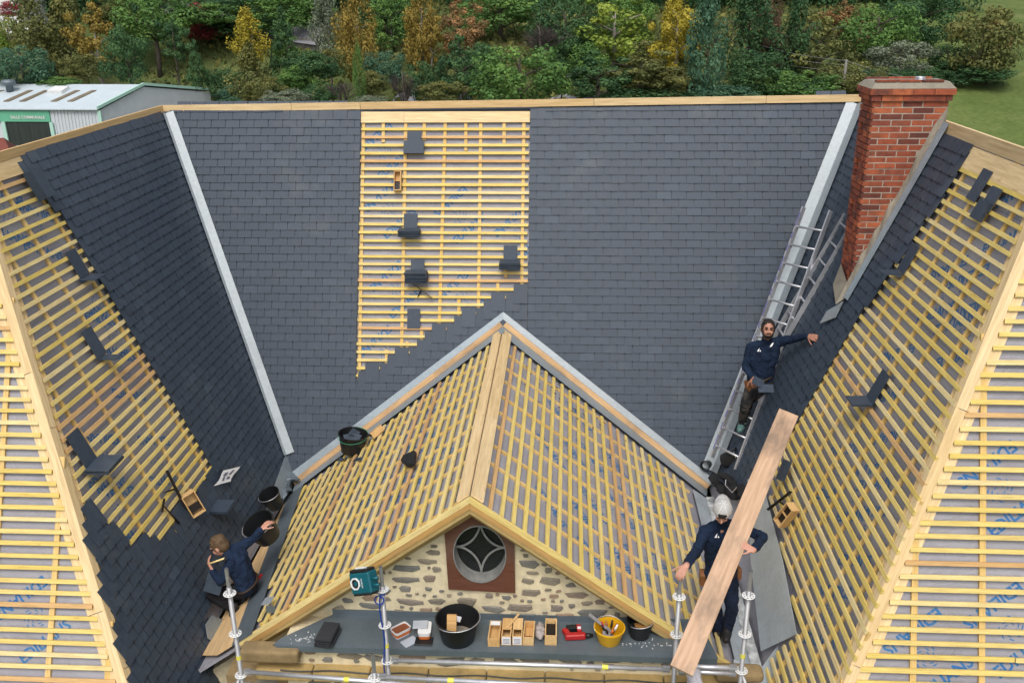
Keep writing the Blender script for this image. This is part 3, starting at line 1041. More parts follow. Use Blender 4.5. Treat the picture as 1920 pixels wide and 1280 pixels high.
# ---- central gable roof
YF = YG - .04                                # front edge of its covering
def gable_slope(side, label):
    sl = SGL if side < 0 else SGR
    Vb = VL if side < 0 else VR
    Tx, Tz = (TLx, TLz) if side < 0 else (TRx, TRz)
    lo_f = Vector((Tx, YF, Tz))
    poly = [sl.st(Vector((GXm, YF, zg))), sl.st(GA), sl.st(Vb), sl.st(lo_f)]
    r = roof(poly, sl, label)
    # covered part stays clear of the zinc in the valley and in the trough
    w_v, w_t = 0.20, (0.40 if side < 0 else 0.30)
    a, b = Vector(GA), Vector(Vb)
    sx = -1 if side < 0 else 1
    ri = [Vector((GXm + sx * .13, YF, zg - .13 * GP)), Vector((GXm + sx * .13, GA.y - .40, zg - .13 * GP)),
          Vector((Tx - sx * w_t, Vb.y - .28 + .0, Tz + w_t * GP)), Vector((Tx - sx * w_t, YF, Tz + w_t * GP))]
    # the valley line on this slope, moved inwards
    if side < 0:
        ri[2] = Vector((Tx + .16, 0, Tz + .16 * GP))
        ri[3] = Vector((Tx + .76, YF, Tz + .76 * GP))
    ri[2].y = GA.y - .40 + (Vb.y - GA.y) * (abs(ri[2].x - GXm) / abs(Vb.x - GXm))
    P = [sl.st(p) for p in ri]
    battens(sl, r, P, -0.20 - 40 * .15, gauge=.145, width=.046, thick=.022, maxlen=9, rnd=random.Random(5 + side))
    ys = [p[0] for p in P]
    k = min(ys) + .02
    rr = random.Random(8 + side)
    ss = []
    while k < max(ys):
        ss.append(k)
        k += .47 + rr.uniform(-.05, .05)
    counters(sl, r, P, ss, width=.042, rnd=rr)
    prints(sl, r, P, [(s + rr.uniform(-.1, .1), t, f) for s, t, f in grid_spots(P, 1.25, .62, .5, .35)], math.radians(40))
    # ridge planks
    for y0, y1 in ((YF, YF + 1.9), (YF + 1.905, GA.y - .18)):
        beam('ridge_plank', Vector((GXm + sx * .064, y0, zg - .064 * GP)), Vector((GXm + sx * .064, y1, zg - .064 * GP)), 0.15, 0.024, sl.N, M['board'], r, .004)
    # valley: zinc on the gable side, wooden board, zinc on the main slope
    d = (b - a).normalized()
    wi = sl.N.cross(d).normalized()
    if wi.dot(Vector((0, -1, 0))) < 0:
        wi = -wi
    wo_ = SB.N.cross(d).normalized()
    if wo_.z < 0:
        wo_ = -wo_
    zi = MB()
    zi.prism([a + sl.N * .012, a + wi * .30 + sl.N * .012 - Vector((0, .06, 0)), b + wi * .30 + sl.N * .012, b + sl.N * .012][::(1 if side > 0 else -1)], sl.N * .006)
    zi.build('valley_gutter', M['zinc'], r)
    e0, e1 = a + d * .0, b - d * .02
    beam('valley_board', e0 + wo_ * .042, e1 + wo_ * .042, 0.08, 0.05, SB.N, M['oldwood'], rB, .012)
    sb_ = math.sqrt(max(1e-6, 1 - d.dot(SB.U) ** 2))
    a_in, a_out = a + SB.U * (.085 / sb_) + SB.N * .030, a + SB.U * (.175 / sb_) + SB.N * .030
    zo_ = MB()
    zo_.prism([a_in, a_out, b + wo_ * .19 - d * .05 + SB.N * .030, b + wo_ * .085 + SB.N * .030][::(-1 if side > 0 else 1)], SB.N * .008)
    zo_.build('valley_flashing', M['zinc_bright'] if side > 0 else M['zinc'], rB)  # brighter zinc on the right paints a reflection into the colour
    return r, P
rGL, PGL = gable_slope(-1, 'left slope of the central gable, bare battens')
rGR, PGR = gable_slope(1, 'right slope of the central gable, bare battens')

# troughs between gable and wings
yA, yE = VL.y - .15, YG - .10
def gl_pt(off, y, n):
    return Vector((TLx + off, y, TLz + off * GP)) + SGL.N * n
MB().prism([gl_pt(.20, yA, .004), gl_pt(-.02, yA - .2, .004), gl_pt(.50, yE, .004), gl_pt(.74, yE, .004)], SGL.N * .007).build('trough_zinc', M['zinc_dark'], rGL)
MB().prism([gl_pt(.06, yA - .3, -.004), gl_pt(-.02, yA - .3, -.004), gl_pt(.02, yE + .25, -.004), gl_pt(.30, yE + .02, -.004), gl_pt(.54, yE + .02, -.004)], SGL.N * .006).build('trough_plywood', M['ply'], rGL, M=mat4(frame((.1, -1, 0), SGL.N), gl_pt(.2, 10, 0)))
o = MB().prism([SL.P(*SL.st(Vector((TLx - .05, yA + .3, TLz + .05 * PITCH))), .035), SL.P(*SL.st(Vector((TLx - .19, yA + .45, TLz + .19 * PITCH))), .035), SL.P(*SL.st(Vector((TLx - .08, yA - 1.45, TLz + .08 * PITCH))), .035), SL.P(*SL.st(Vector((TLx - .05, yA - 1.5, TLz + .05 * PITCH))), .035)][::-1], SL.N * .006).build('trough_upstand', M['zinc'], rL)
# right trough: V of zinc with a flaking white bottom, its front end bent up
yA, yE = VR.y - .35, YG - .16
w1, w2 = .27, .17
tr = MB()
pL_ = lambda y, w: Vector((TRx - w, y, TRz + w * GP)) + SGR.N * .008
pR_ = lambda y, w: Vector((TRx + w, y, TRz + w * PITCH)) + SR.N * .030
tr.prism([pL_(yE, w1), pL_(yE, .075), pL_(yA, .075), pL_(yA, w1)], SGR.N * .006)
tr.build('trough_zinc', M['zinc_lifted'], rGR)
tr = MB()
zpx = [(1406, 900), (1412, 1050), (1432, 1222), (1499, 1190), (1472, 1050), (1448, 960), (1432, 895)]
zq = [SR.P(*SR.pix(u, v), .03) for u, v in zpx]
tr.prism(zq, SR.N * .006)
tr.build('trough_zinc', M['zinc_lifted'], rR)
beam('trough_bottom', Vector((TRx - .01, yE + .16, TRz + .07)), Vector((TRx - .01, yA, TRz + .07)), .11, .012, (-.1, 0, 1), M['white_flake'], rGR)
# bent-up front apron of the trough
ap = MB()
A0 = Vector((TRx - .02, yE - .05, TRz - .05))
ap.prism([A0, A0 + Vector((.30, .16, .42)), A0 + Vector((.27, .38, .46)), A0 + Vector((.02, .24, .13))], Vector((-.004, -.006, .004)))
ap.prism([A0, A0 + Vector((.02, .24, .13)), A0 + Vector((-.26, .26, .27)), A0 + Vector((-.30, .05, .20))], Vector((.002, -.006, .004)))
ap.build('trough_apron', M['zinc_lifted'], rGR)

# ---- valleys of the wings
def valley(top, side, wB, wS, mat_, sl, par, t_end):
    d = Vector((-side / PITCH, -1 / PITCH, -1)).normalized()
    end = top + d * ((top.z - t_end) / -d.z)
    wb = SB.N.cross(d).normalized()
    if wb.x * side > 0:
        wb = -wb
    ws = sl.N.cross(d).normalized()
    if ws.y > 0:
        ws = -ws
    up = (SB.N + sl.N).normalized()
    n = 3
    for k in range(n):
        a = top.lerp(end, k / n) + d * (.0 if k else .02)
        b = top.lerp(end, (k + 1) / n)
        c = up * (.070 + .004 * (k % 2))
        m = MB()
        ra, rb = a + c, b + c
        ba, bb = a + wb * wB + SB.N * .042, b + wb * wB + SB.N * .042
        sa, sb = a + ws * wS + sl.N * .042, b + ws * wS + sl.N * .042
        th = up * .006
        f = 1 if side < 0 else -1
        m.prism([ra, rb, bb, ba][::f], th)
        m.prism([ra, sa, sb, rb][::f], th)
        m.build('valley_gutter', mat_, par)
    return end
vle = valley(PL + Vector((.05 / PITCH, -.05 / PITCH, -.05)), -1, .17, .10, M['zinc_bright'], SL, rB, VL.z + .42)
vre = valley(PR + Vector((-.05 / PITCH, -.05 / PITCH, -.05)), 1, .20, .28, M['zinc_bright'], SR, rB, VR.z + .25)

# ---- gable front: barge boards, cornice, wall, oculus
YW = YG + .16                                # wall face
fr = MB()
gw_half = (TRx - TLx) / 2
for side in (-1, 1):
    Tx, Tz = (TLx, TLz) if side < 0 else (TRx, TRz)
    lo = Vector((Tx - side * (.13 if side > 0 else .56), YG, Tz + (.13 if side > 0 else .56) * GP))
    top = Vector((GXm, YG, zg))
    sl = SGL if side < 0 else SGR
    d = (lo - top).normalized()
    nrm = sl.N
    # batten closing the covering, then the barge board, then the cornice moulding under it
    def rake_bar(name, n0, n1, y0, y1, mat_):
        e_ = lo - d * .0
        q = [Vector((GXm, y0, zg + n1 / nrm.z)), Vector((GXm, y0, zg + n0 / nrm.z)), Vector((e_.x, y0, e_.z)) + Vector((nrm.x, 0, nrm.z)) * n0, Vector((e_.x, y0, e_.z)) + Vector((nrm.x, 0, nrm.z)) * n1]
        if side > 0:
            q = q[::-1]
        for p_ in q:
            p_.x += side * .0008
        MB().prism(q, (0, y1 - y0, 0)).build(name, mat_, house, M=mat4(frame(d, nrm), top))
    rake_bar('verge_batten', -.05, -.004, YG - .09, YG - .04, M['batten'])
    rake_bar('barge_board', -.105, -.053, YG - .095, YG - .005, M['barge'])
    prof = [(.02, -.1055), (-.085, -.1055), (-.085, -.15), (-.06, -.175), (-.01, -.20), (.04, -.225), (.07, -.255), (.12, -.265), (.20, -.265), (.20, -.1055)]
    b = MB()
    up = nrm
    ends = []
    for P_ in (top, lo + d * (-.02)):
        ring = []
        for (yy, nn) in prof:
            if P_ is top:
                # mitre at the apex: keep x = centre
                q = Vector((GXm, YG + yy, zg + nn / nrm.z))
            else:
                q = P_ + up * nn + Vector((0, yy, 0))
            ring.append(q)
        ends.append(ring)
    n = len(prof)
    vs = ends[0] + ends[1]
    fs = [(i, (i + 1) % n, n + (i + 1) % n, n + i) for i in range(n)]
    fs += [tuple(range(n)), tuple(range(2 * n - 1, n - 1, -1))]
    if side > 0:
        fs = [f[::-1] for f in fs]
    b.add(vs, fs)
    b.build('rake_cornice', M['cornice'], house)

ZL = at_y(900, 1160, YW).z                   # top of the ledge, where it meets the wall
YLF = at_z(900, 1221, ZL).y                  # its front edge
wall_poly = [Vector((TLx + .1, YW, TLz - .5)), Vector((TRx - .1, YW, TRz - .5)), Vector((TRx - .1, YW, TRz - .2)), Vector((GXm, YW, zg - .25)), Vector((TLx + .1, YW, TLz - .2))]
gwall = MB().prism(wall_poly, (0, -.0001, 0))
# leave a real opening behind the oculus: build the wall face as a ring around it
gwall = MB()
OC = at_y(900, 1035, YW)
px = 1.0 / (FPX / proj(OC)[2])
orx, orz = 50 * px, 54 * px / .86
ang = [2 * math.pi * k / 48 for k in range(48)]
def ray_poly(c, a, poly):
    dx, dz = math.cos(a), math.sin(a)
    best = 9
    for i in range(len(poly)):
        p, q = poly[i], poly[(i + 1) % len(poly)]
        ex, ez = q.x - p.x, q.z - p.z
        den = dx * ez - dz * ex
        if abs(den) < 1e-9:
            continue
        t = ((p.x - c.x) * ez - (p.z - c.z) * ex) / den
        u = ((p.x - c.x) * dz - (p.z - c.z) * dx) / den
        if t > 0 and -1e-6 <= u <= 1 + 1e-6:
            best = min(best, t)
    return Vector((c.x + dx * best, 0, c.z + dz * best))
def ring_plate(b, c, outer_poly, rx, rz, y0, y1):
    angs = sorted(set(ang + [math.atan2(p.z - c.z, p.x - c.x) % (2 * math.pi) for p in outer_poly]))
    n = len(angs)
    o_ = [ray_poly(c, a, outer_poly) for a in angs]
    i_ = [Vector((c.x + rx * math.cos(a), 0, c.z + rz * math.sin(a))) for a in angs]
    vs = []
    for y in (y0, y1):
        vs += [Vector((p.x, y, p.z)) for p in o_] + [Vector((p.x, y, p.z)) for p in i_]
    fs = []
    for k in range(n):
        k2 = (k + 1) % n
        fs.append((k, k2, n + k2, n + k)[::-1])
        fs.append((2 * n + k, 2 * n + k2, 3 * n + k2, 3 * n + k))
        fs.append((k, k2, 2 * n + k2, 2 * n + k))
        fs.append((n + k, n + k2, 3 * n + k2, 3 * n + k)[::-1])
    b.add(vs, fs)
ring_plate(gwall, OC, wall_poly, orx * 1.02, orz * 1.02, YW, YW + .3)
gw = gwall.build('gable_wall', M['render'], house)

# stones showing through the render, each its own piece
def stone_mesh(rnd, w, h):
    n = rnd.randint(6, 9)
    pts = []
    for k in range(n):
        a = 2 * math.pi * (k + rnd.uniform(-.3, .3)) / n
        r = rnd.uniform(.68, 1.16)
        ex = 0.75
        cx_, sz_ = math.cos(a), math.sin(a)
        pts.append((math.copysign(abs(cx_) ** ex, cx_) * r * w / 2, math.copysign(abs(sz_) ** ex, sz_) * r * h / 2))
    b = MB()
    out = [Vector((x, .02, z)) for x, z in pts]
    mid = [Vector((x * .97, -.006, z * .95)) for x, z in pts]
    inn = [Vector((x * .80, -.011 - rnd.uniform(0, .005), z * .72)) for x, z in pts]
    b.add(out + mid + inn + [Vector((0, -.014, 0))], [(k, (k + 1) % n, n + (k + 1) % n, n + k) for k in range(n)]
          + [(n + k, n + (k + 1) % n, 2 * n + (k + 1) % n, 2 * n + k) for k in range(n)] + [(2 * n + k, 2 * n + (k + 1) % n, 3 * n) for k in range(n)])
    return b.mesh('stone', M['stone'])
def stones(parent, x0, x1, z0, z1, y, ok, seed, dens=1.0):
    rnd = random.Random(seed)
    protos = [(stone_mesh(rnd, 1, 1)) for _ in range(14)]
    put = []
    A_ = (x1 - x0) * (z1 - z0)
    for (wa, wb, ha, hb, cnt) in ((.20, .36, .08, .13, 9), (.13, .24, .06, .11, 22), (.08, .15, .045, .085, 40), (.04, .09, .025, .05, 60)):
        for _ in range(int(cnt * A_ * dens * 5)):
            w, h = rnd.uniform(wa, wb), rnd.uniform(ha, hb)
            c = Vector((rnd.uniform(x0, x1), y, rnd.uniform(z0, z1)))
            if not ok(c, w, h) or c.x - w / 2 < x0 or c.x + w / 2 > x1 or c.z - h / 2 < z0 - .02:
                continue
            if any(abs(c.x - p.x) < (w + pw_) * .5 + .010 and abs(c.z - p.z) < (h + ph_) * .5 + .008 for p, pw_, ph_ in put):
                continue
            put.append((c, w, h))
            o = bpy.data.objects.new('stone', rnd.choice(protos))
            place(o, Matrix.Translation(c) @ Matrix.Rotation(rnd.uniform(-.15, .15), 4, 'Y') @ Matrix.Diagonal((w * 1.05, 1, h * 1.05, 1)), parent)
FB = [at_y(u, v, YW - .03) for u, v in ((833, 991), (889, 964), (964, 1000), (966, 1111), (841, 1104))]
def ok_gable(c, w, h):
    lim = zg - .33 - GP * (abs(c.x - GXm) + w / 2)
    if c.z + h / 2 > lim:
        return False
    x0, x1, z0 = FB[0].x - .03, FB[2].x + .03, FB[4].z - .04
    if c.x + w / 2 > x0 and c.x - w / 2 < x1 and c.z + h / 2 > z0:
        return False
    return True
stones(gw, TLx + .5, TRx - .5, ZL + .03, zg - .4, YW - .002, ok_gable, 21)

# oculus: brown board, reveal, tracery of four arcs, dark glass
win = MB()
ring_plate(win, OC, FB, orx, orz, YW - .035, YW - .004)
wo2 = win.build('window_surround', M['brownboard'], house)
rv = MB()
n = 40
vs = []
for y, k in ((YW - .045, 1.0), (YW - .045, .965), (YW + .15, .93), (YW + .15, 1.0)):
    vs += [Vector((OC.x + orx * k * math.cos(2 * math.pi * i / n), y, OC.z + orz * k * math.sin(2 * math.pi * i / n))) for i in range(n)]
rv.add(vs, [(r * n + i, r * n + (i + 1) % n, ((r + 1) % 4) * n + (i + 1) % n, ((r + 1) % 4) * n + i) for r in range(4) for i in range(n)])
rv.build('window_reveal', M['tracery'], wo2, smooth=False)
tr = MB()
for q in range(4):
    a0 = math.pi / 2 * q
    c0 = Vector((math.cos(a0), 0, math.sin(a0)))
    c1 = Vector((math.cos(a0 + math.pi / 2), 0, math.sin(a0 + math.pi / 2)))
    cen = (c0 + c1) * 1.02
    pts = []
    for k in range(13):
        w = k / 12
        v = (c0 * (1 - w) + c1 * w)
        dirv = (v - cen).normalized()
        rad = (c0 - cen).length
        p = cen + dirv * rad
        pts.append(Vector((OC.x + p.x * orx * .93, YW + .10, OC.z + p.z * orz * .93)))
    tr.tube(pts, .013, 6)
tr.build('window_tracery', M['tracery'], wo2)
gl = MB()
gl.add([Vector((OC.x + orx * .95 * math.cos(2 * math.pi * i / n), YW + .125, OC.z + orz * .95 * math.sin(2 * math.pi * i / n))) for i in range(n)], [tuple(range(n))])
gl.build('window_pane', M['glass'], wo2)

# ledge with zinc top, lower wall, string course
XL0, XL1 = at_z(512, 1216, ZL).x, at_z(1322, 1222, ZL).x
def led_z(p):
    return p
lg = MB()
lg.prism([Vector((XL0 - .02, YLF, ZL)), Vector((XL1 + .12, YLF, ZL)), Vector((XL1 + .02, YW, ZL)), Vector((XL0 + .5, YW, ZL)), Vector((XL0 + .05, YLF + .12, ZL))], (0, 0, .012))
lg.box(((XL0 + XL1) / 2 + .06, YLF - .005, ZL - .028), (XL1 - XL0 + .1, .012, .075))
lg.box(((XL0 + XL1) / 2 + .2, YW - .012, ZL + .045), (XL1 - XL0 - .6, .012, .08))
ledge = lg.build('ledge_zinc', M['zinc_dark'], house)
YLW = YLF + .07
lw = MB()
lw.box(((XL0 + XL1) / 2 + .02, YLW + .3, ZL - 1.25), (XL1 - XL0 - .1, .6, 2.45))
lwall = lw.build('lower_wall', M['render'], house)
stones(lwall, XL0 + .06, XL1 - .1, ZL - .62, ZL - .08, YLW - .002, lambda c, w, h: not (ZL - .44 < c.z + h / 2 and c.z - h / 2 < ZL - .26), 33, .95)
sc_ = MB()
x = TLx + .85
k = 0
while x < TRx - .5:
    w = .62
    sb = MB().box((x + w / 2, YLW - .05, ZL - .35), (w - .008, .16, .14))
    o = bevel(sb.build('string_course_block', M['cornice'], house), .025, 3)
    x += w
    k += 1
# rounded cornice stub at each end
for x0, x1 in ((at_y(450, 1240, YLW - .15).x, at_y(560, 1240, YLW - .15).x),):
    zt_, zb_ = at_y(500, 1221, YLW - .15).z, at_y(500, 1243, YLW - .15).z
    sb = MB().box(((x0 + x1) / 2, YLW - .06, (zt_ + zb_) / 2), (x1 - x0, .2, zt_ - zb_))
    bevel(sb.build('cornice_block', M['cornice_dirty'], house), .035, 3)
sb = MB().box((TRx - .30, YLW - .03, ZL - .20), (.5, .2, .14))
bevel(sb.build('cornice_block', M['cornice_dirty'], house), .06, 4)
for x0, x1 in ((TLx + .45, XL0 + .045), (XL1 - .045, TRx - .1)):
    sb = MB().box(((x0 + x1) / 2, YLW + .35, ZL - 1.62), (x1 - x0, .6, 2.2))
    o = sb.build('lower_wall', M['cornice_dirty'], house)
    stones(o, x0 + .03, x1 - .03, ZL - 1.1, ZL - .56, YLW + .048, lambda c, w, h: True, 44 + int(x0 * 10), .9)
cb = MB()
pts = [Vector((XL0 + .05 + (XL1 - XL0 - .1) * k / 40, YLW - .137, ZL - .262 - .012 * math.sin(k * .9))) for k in range(41)]
cb.tube(pts, .008, 6)
cb.build('black_cable', M['black_plastic'], house)
# downpipe head at the right end of the trough
dp = MB().box((TRx + .12, YG - .32, TRz - .55), (.22, .3, .7))
dp.build('rainwater_head', M['zinc_dark'], house)
beam('eaves_board', Vector((TRx + .42, YG - .75, TRz - .2)), Vector((TRx + .42, YG - .05, TRz + .05)), .22, .025, (-.9, 0, .4), M['board'], house)
dp = MB().tube([Vector((TLx - .12, YG - .1, TLz - .25)), Vector((TLx - .15, YG - .3, TLz - 1.2))], .05, 10)
dp.build('downpipe', M['zinc_dark'], house)
# ---- chimney
ch_r = at_plane(1769, 243, PR, SR.N)
ch_l = at_plane(1590, 548, PR, SR.N)
YC0 = (ch_r.y + ch_l.y) / 2
XC0, XC1 = ch_l.x, ch_r.x + .03
ZCT = at_y(1650, 190, YC0).z                 # underside of the cap
DEP = .46
def z_roof(x):
    return PR.z - PITCH * (PR.x - x)
core = MB()
core.box(((XC0 + XC1) / 2 + .008, YC0 + DEP / 2, (ZCT + z_roof(XC0) - .1) / 2), (XC1 - XC0 - .046, DEP - .008, ZCT - z_roof(XC0) + .1))
chim = core.build('chimney', M['mortar'], house)
chim['label'] = 'red brick chimney stack'
BH, BL, BJ = .072, .243, .013
rnd = random.Random(4)
def brick(c, s):
    k = (round(s[0], 2), round(s[1], 2), round(s[2], 2))
    me = _bm.get(k)
    if me is None:
        me = MB().box((0, 0, 0), s).mesh('brick', M['brick'])
        _bm[k] = me
    o = bpy.data.objects.new('brick', me)
    place(o, Matrix.Translation(Vector(c)) @ Matrix.Rotation(rnd.uniform(-.008, .008), 4, 'Z'), chim)
_bm = {}
ncourse = int((ZCT - z_roof(XC0)) / BH) + 1
for j in range(ncourse):
    z = ZCT - BH * (j + .5)
    # front face
    x = XC0
    lens = []
    first = BL if j % 2 else BL / 2 - .01
    edges = [XC0]
    e = XC0 + first
    while e < XC1 - .07:
        edges.append(e)
        e += BL + rnd.uniform(-.012, .012)
    edges.append(XC1)
    for a, b in zip(edges[:-1], edges[1:]):
        if z < z_roof((a + b) / 2) + .0:
            continue
        brick(((a + b) / 2, YC0 + .05 + rnd.uniform(-.002, .003), z), (round(b - a - BJ, 2), .10, BH - BJ))
    # left face with sunk panels
    if z > z_roof(XC0) - .05:
        rec = (j % 7) in (3, 4, 5) and j > 3
        ys = [(YC0 + .105, YC0 + .20), (YC0 + .20, YC0 + .33), (YC0 + .33, YC0 + DEP)] if j % 2 else [(YC0 + .105, YC0 + .15), (YC0 + .15, YC0 + .36), (YC0 + .36, YC0 + DEP)]
        for q, (a, b) in enumerate(ys):
            dx = .022 if (rec and q == 1) else 0.0
            brick((XC0 + .05 + dx + rnd.uniform(-.002, .002), (a + b) / 2, z), (.10, round(b - a - BJ, 2), BH - BJ))
    # right face
    if z > z_roof(XC1) - .1:
        for a, b in ((YC0 + .105, YC0 + .30), (YC0 + .30, YC0 + DEP)):
            brick((XC1 - .055, (a + b) / 2, z), (.10, round(b - a - BJ, 2), BH - BJ))
# projecting cap: two courses and a chamfered cement ring with clay liner
for q, (o_, zc) in enumerate(((.028, ZCT + BH * .5), (.05, ZCT + BH * 1.5))):
    x = XC0 - o_
    edges = [XC0 - o_]
    e = XC0 - o_ + (BL if q else BL / 2)
    while e < XC1 + o_ - .07:
        edges.append(e)
        e += BL
    edges.append(XC1 + o_)
    for a, b in zip(edges[:-1], edges[1:]):
        brick(((a + b) / 2, YC0 - o_ + .06, zc), (round(b - a - BJ * .6, 2), .12, BH - .006))
        brick(((a + b) / 2, YC0 + DEP + o_ - .06, zc), (round(b - a - BJ * .6, 2), .12, BH - .006))
    for xx in (XC0 - o_ + .055, XC1 + o_ - .055):
        brick((xx, YC0 + .18, zc), (.11, round(DEP - .28, 2) + .03, BH - .006))
        brick((xx, YC0 + .36, zc), (.11, .10, BH - .006))
cap = MB()
zt = ZCT + 2 * BH
o1, o2 = .045, -.02
def rect(o_, z):
    return [Vector((XC0 - o_, YC0 - o_, z)), Vector((XC1 + o_, YC0 - o_, z)), Vector((XC1 + o_, YC0 + DEP + o_, z)), Vector((XC0 - o_, YC0 + DEP + o_, z))]
rings = [rect(o1, zt), rect(o2, zt + .075), rect(-.09, zt + .075), rect(-.10, zt - .12)]
vs = [p for r_ in rings for p in r_]
fs = [(r_ * 4 + i, r_ * 4 + (i + 1) % 4, r_ * 4 + 4 + (i + 1) % 4, r_ * 4 + 4 + i) for r_ in range(3) for i in range(4)]
fs.append((12, 13, 14, 15))
cap.add(vs, fs)
cap.build('chimney_cap', M['cement'], chim)
for q in range(3):
    brick((XC0 + .14 + q * .26, YC0 + .035, zt + .083), (.25, .07, .02))
    brick((XC0 + .14 + q * .26, YC0 + DEP - .04, zt + .083), (.25, .07, .02))
fl = MB()
for q in range(6):
    fl.torus(.052 - .003 * (q % 2), .010, (XC0 + .60, YC0 + .26, zt + .0 + .020 * q), seg=18, ps=6)
fl.lathe([(.042, zt - .1), (.043, zt + .11), (.038, zt + .11), (.037, zt - .1)], 18, (XC0 + .60, YC0 + .26, 0))
fl.build('flue_liner', M['alu'], chim, smooth=True)
# cement fillet and zinc soakers along the chimney foot
cf = MB()
a0 = Vector((XC0 - .02, YC0 - .02, z_roof(XC0 - .02)))
a1 = Vector((XC1, YC0 - .02, z_roof(XC1)))
u_ = (a1 - a0).normalized()
pts_lo, pts_hi = [], []
nseg = 14
for k in range(nseg + 1):
    p = a0.lerp(a1, k / nseg)
    pts_lo.append(p + Vector((0, -.085, 0)) + SR.N * .05)
    pts_hi.append(p + Vector((-.02, .018, .22 + rnd.uniform(-.05, .04))) if k < nseg else p + Vector((0, .018, .20)))
vs = pts_lo + pts_hi + [p + Vector((0, .06, -.05)) for p in pts_lo] 
m_ = nseg + 1
cf.add(vs, [(k, k + 1, m_ + k + 1, m_ + k) for k in range(nseg)] + [(k + 1, k, 2 * m_ + k, 2 * m_ + k + 1) for k in range(nseg)])
# lower end, wrapping round the left corner
cf.add([pts_lo[0], pts_hi[0], Vector((XC0 - .03, YC0 + DEP * .8, z_roof(XC0) + .28)), Vector((XC0 - .10, YC0 + DEP * .8, z_roof(XC0) + .0)), pts_lo[0] + Vector((-.10, .03, -.10))],
       [(0, 1, 2, 3, 4)])
cf.build('cement_fillet', M['cement'], chim)
zf = MB()
zf.prism([pts_lo[0] + SR.N * .02, pts_lo[-1] + SR.N * .02, pts_lo[-1] + Vector((0, -.09, 0)) + SR.N * -.005, pts_lo[0] + Vector((0, -.09, 0)) - SR.N * .005][::-1], SR.N * .008)
zf.build('chimney_flashing', M['zinc'], chim)
zf = MB()
q0 = a0 + SR.N * .06
zf.prism([q0 + Vector((-.13, .14, -.13 * PITCH + .05)), q0 + Vector((-.02, -.12, -.04)), q0 + Vector((-.09, -.12, -.04 - .09 * PITCH)), q0 + Vector((-.20, .14, -.20 * PITCH + .05))][::-1], SR.N * .008)
zf.build('apron_flashing', M['zinc_bright'], chim)
# ------------------------------------------------------------------ ladders
def ladder(b0, t0, wv, nr, label, brand_side=1, start=.18):
    b0, t0, wv = Vector(b0), Vector(t0), Vector(wv)
    e = empty('ladder', b0, label, 'ladder', 'aluminium ladders by the right valley')
    ax = (t0 - b0).normalized()
    nrm = ax.cross(wv.normalized())
    if nrm.y > 0:
        nrm = -nrm
    for k in (0, 1):
        r_ = beam('rail', b0 + wv * k, t0 + wv * k, .026, .065, nrm, M['alu'], e)
        if k == (0 if brand_side < 0 else 1):
            L_ = (t0 - b0).length
            q = .12
            i = 0
            while q < L_ - .2:
                ln = .10 if i % 3 else .22
                m = MB()
                c = b0 + wv * k + ax * (q + ln / 2) + nrm * .066
                m.box(c, (ln, .012, .002), frame(ax, nrm))
                m.build('printed_mark', M['purple_print'], r_)
                q += ln + .09
                i += 1
    d = (t0 - b0).length
    q = start
    while q < d - .05:
        m = MB().tube([b0 + ax * q + nrm * .033, b0 + ax * q + wv + nrm * .033], .015, 8)
        m.build('rung', M['alu'], e, smooth=True)
        q += .283
    return e
w45 = Vector((1, -1, 0)).normalized() * .45
l1b, l1t = SB.P(*SB.pix(1338, 858, .42), .42), SB.P(*SB.pix(1510, 390, .42), .42)
w45 = Vector((.262, -.455, .05))
ladder(l1b, l1t, w45, 13, 'long aluminium ladder lying in the right valley, bearded man standing on it', -1)
lb0, lt0 = SR.P(*SR.pix(1446, 662), .12), SR.P(*SR.pix(1588, 402), .05)
ladder(lb0, lt0, Vector((0, -.42, 0)), 8, 'shorter aluminium ladder on the slates behind the chimney foot', 1, .1)

# ------------------------------------------------------------------ buckets and tubs
def bucket(name, base, r0, r1, h, up, mat_, label, group=None, handle=None, fill=None, hup=None):
    up = Vector(up).normalized()
    R3 = frame(Vector((1, 0, 0)) if abs(up.x) < .9 else Vector((0, 1, 0)), up)
    R3 = Matrix((up.orthogonal().normalized(), up.cross(up.orthogonal().normalized()), up)).transposed()
    e = empty(name, base, label, 'bucket', group, R3)
    b = MB()
    b.lathe([(r0 * .96, 0), (r0, .008), (r1 * .985, h - .02), (r1 * 1.04, h - .018), (r1 * 1.045, h), (r1 * .97, h + .002), (r1 * .955, h - .015), (r0 * .94, .018), (r0 * .2, .016)], 32, Vector(base), R3)
    o = shade_auto(b.build('shell', mat_, e), 40)
    if handle:
        a, rad = handle
        hb = MB()
        base = Vector(base)
        ca, sa = math.cos(a), math.sin(a)
        pts = []
        for k in range(13):
            w = math.pi * k / 12
            x = r1 * 1.05 * math.cos(w)
            yy = r1 * 1.07 * math.sin(w)
            p = Vector((x * ca - yy * sa, x * sa + yy * ca, h - .012 + .025 * math.sin(w)))
            pts.append(base + R3 @ p)
        hb.tube(pts, rad, 6)
        hb.build('handle', M['alu'], e, smooth=True)
    if fill:
        mf, z = fill
        rr = r0 + (r1 - r0) * z / h
        f = MB().lathe([(rr * .93, z - .004), (rr * .93, z)], 28, Vector(base), R3)
        f.build('contents', mf, e)
    return e, R3

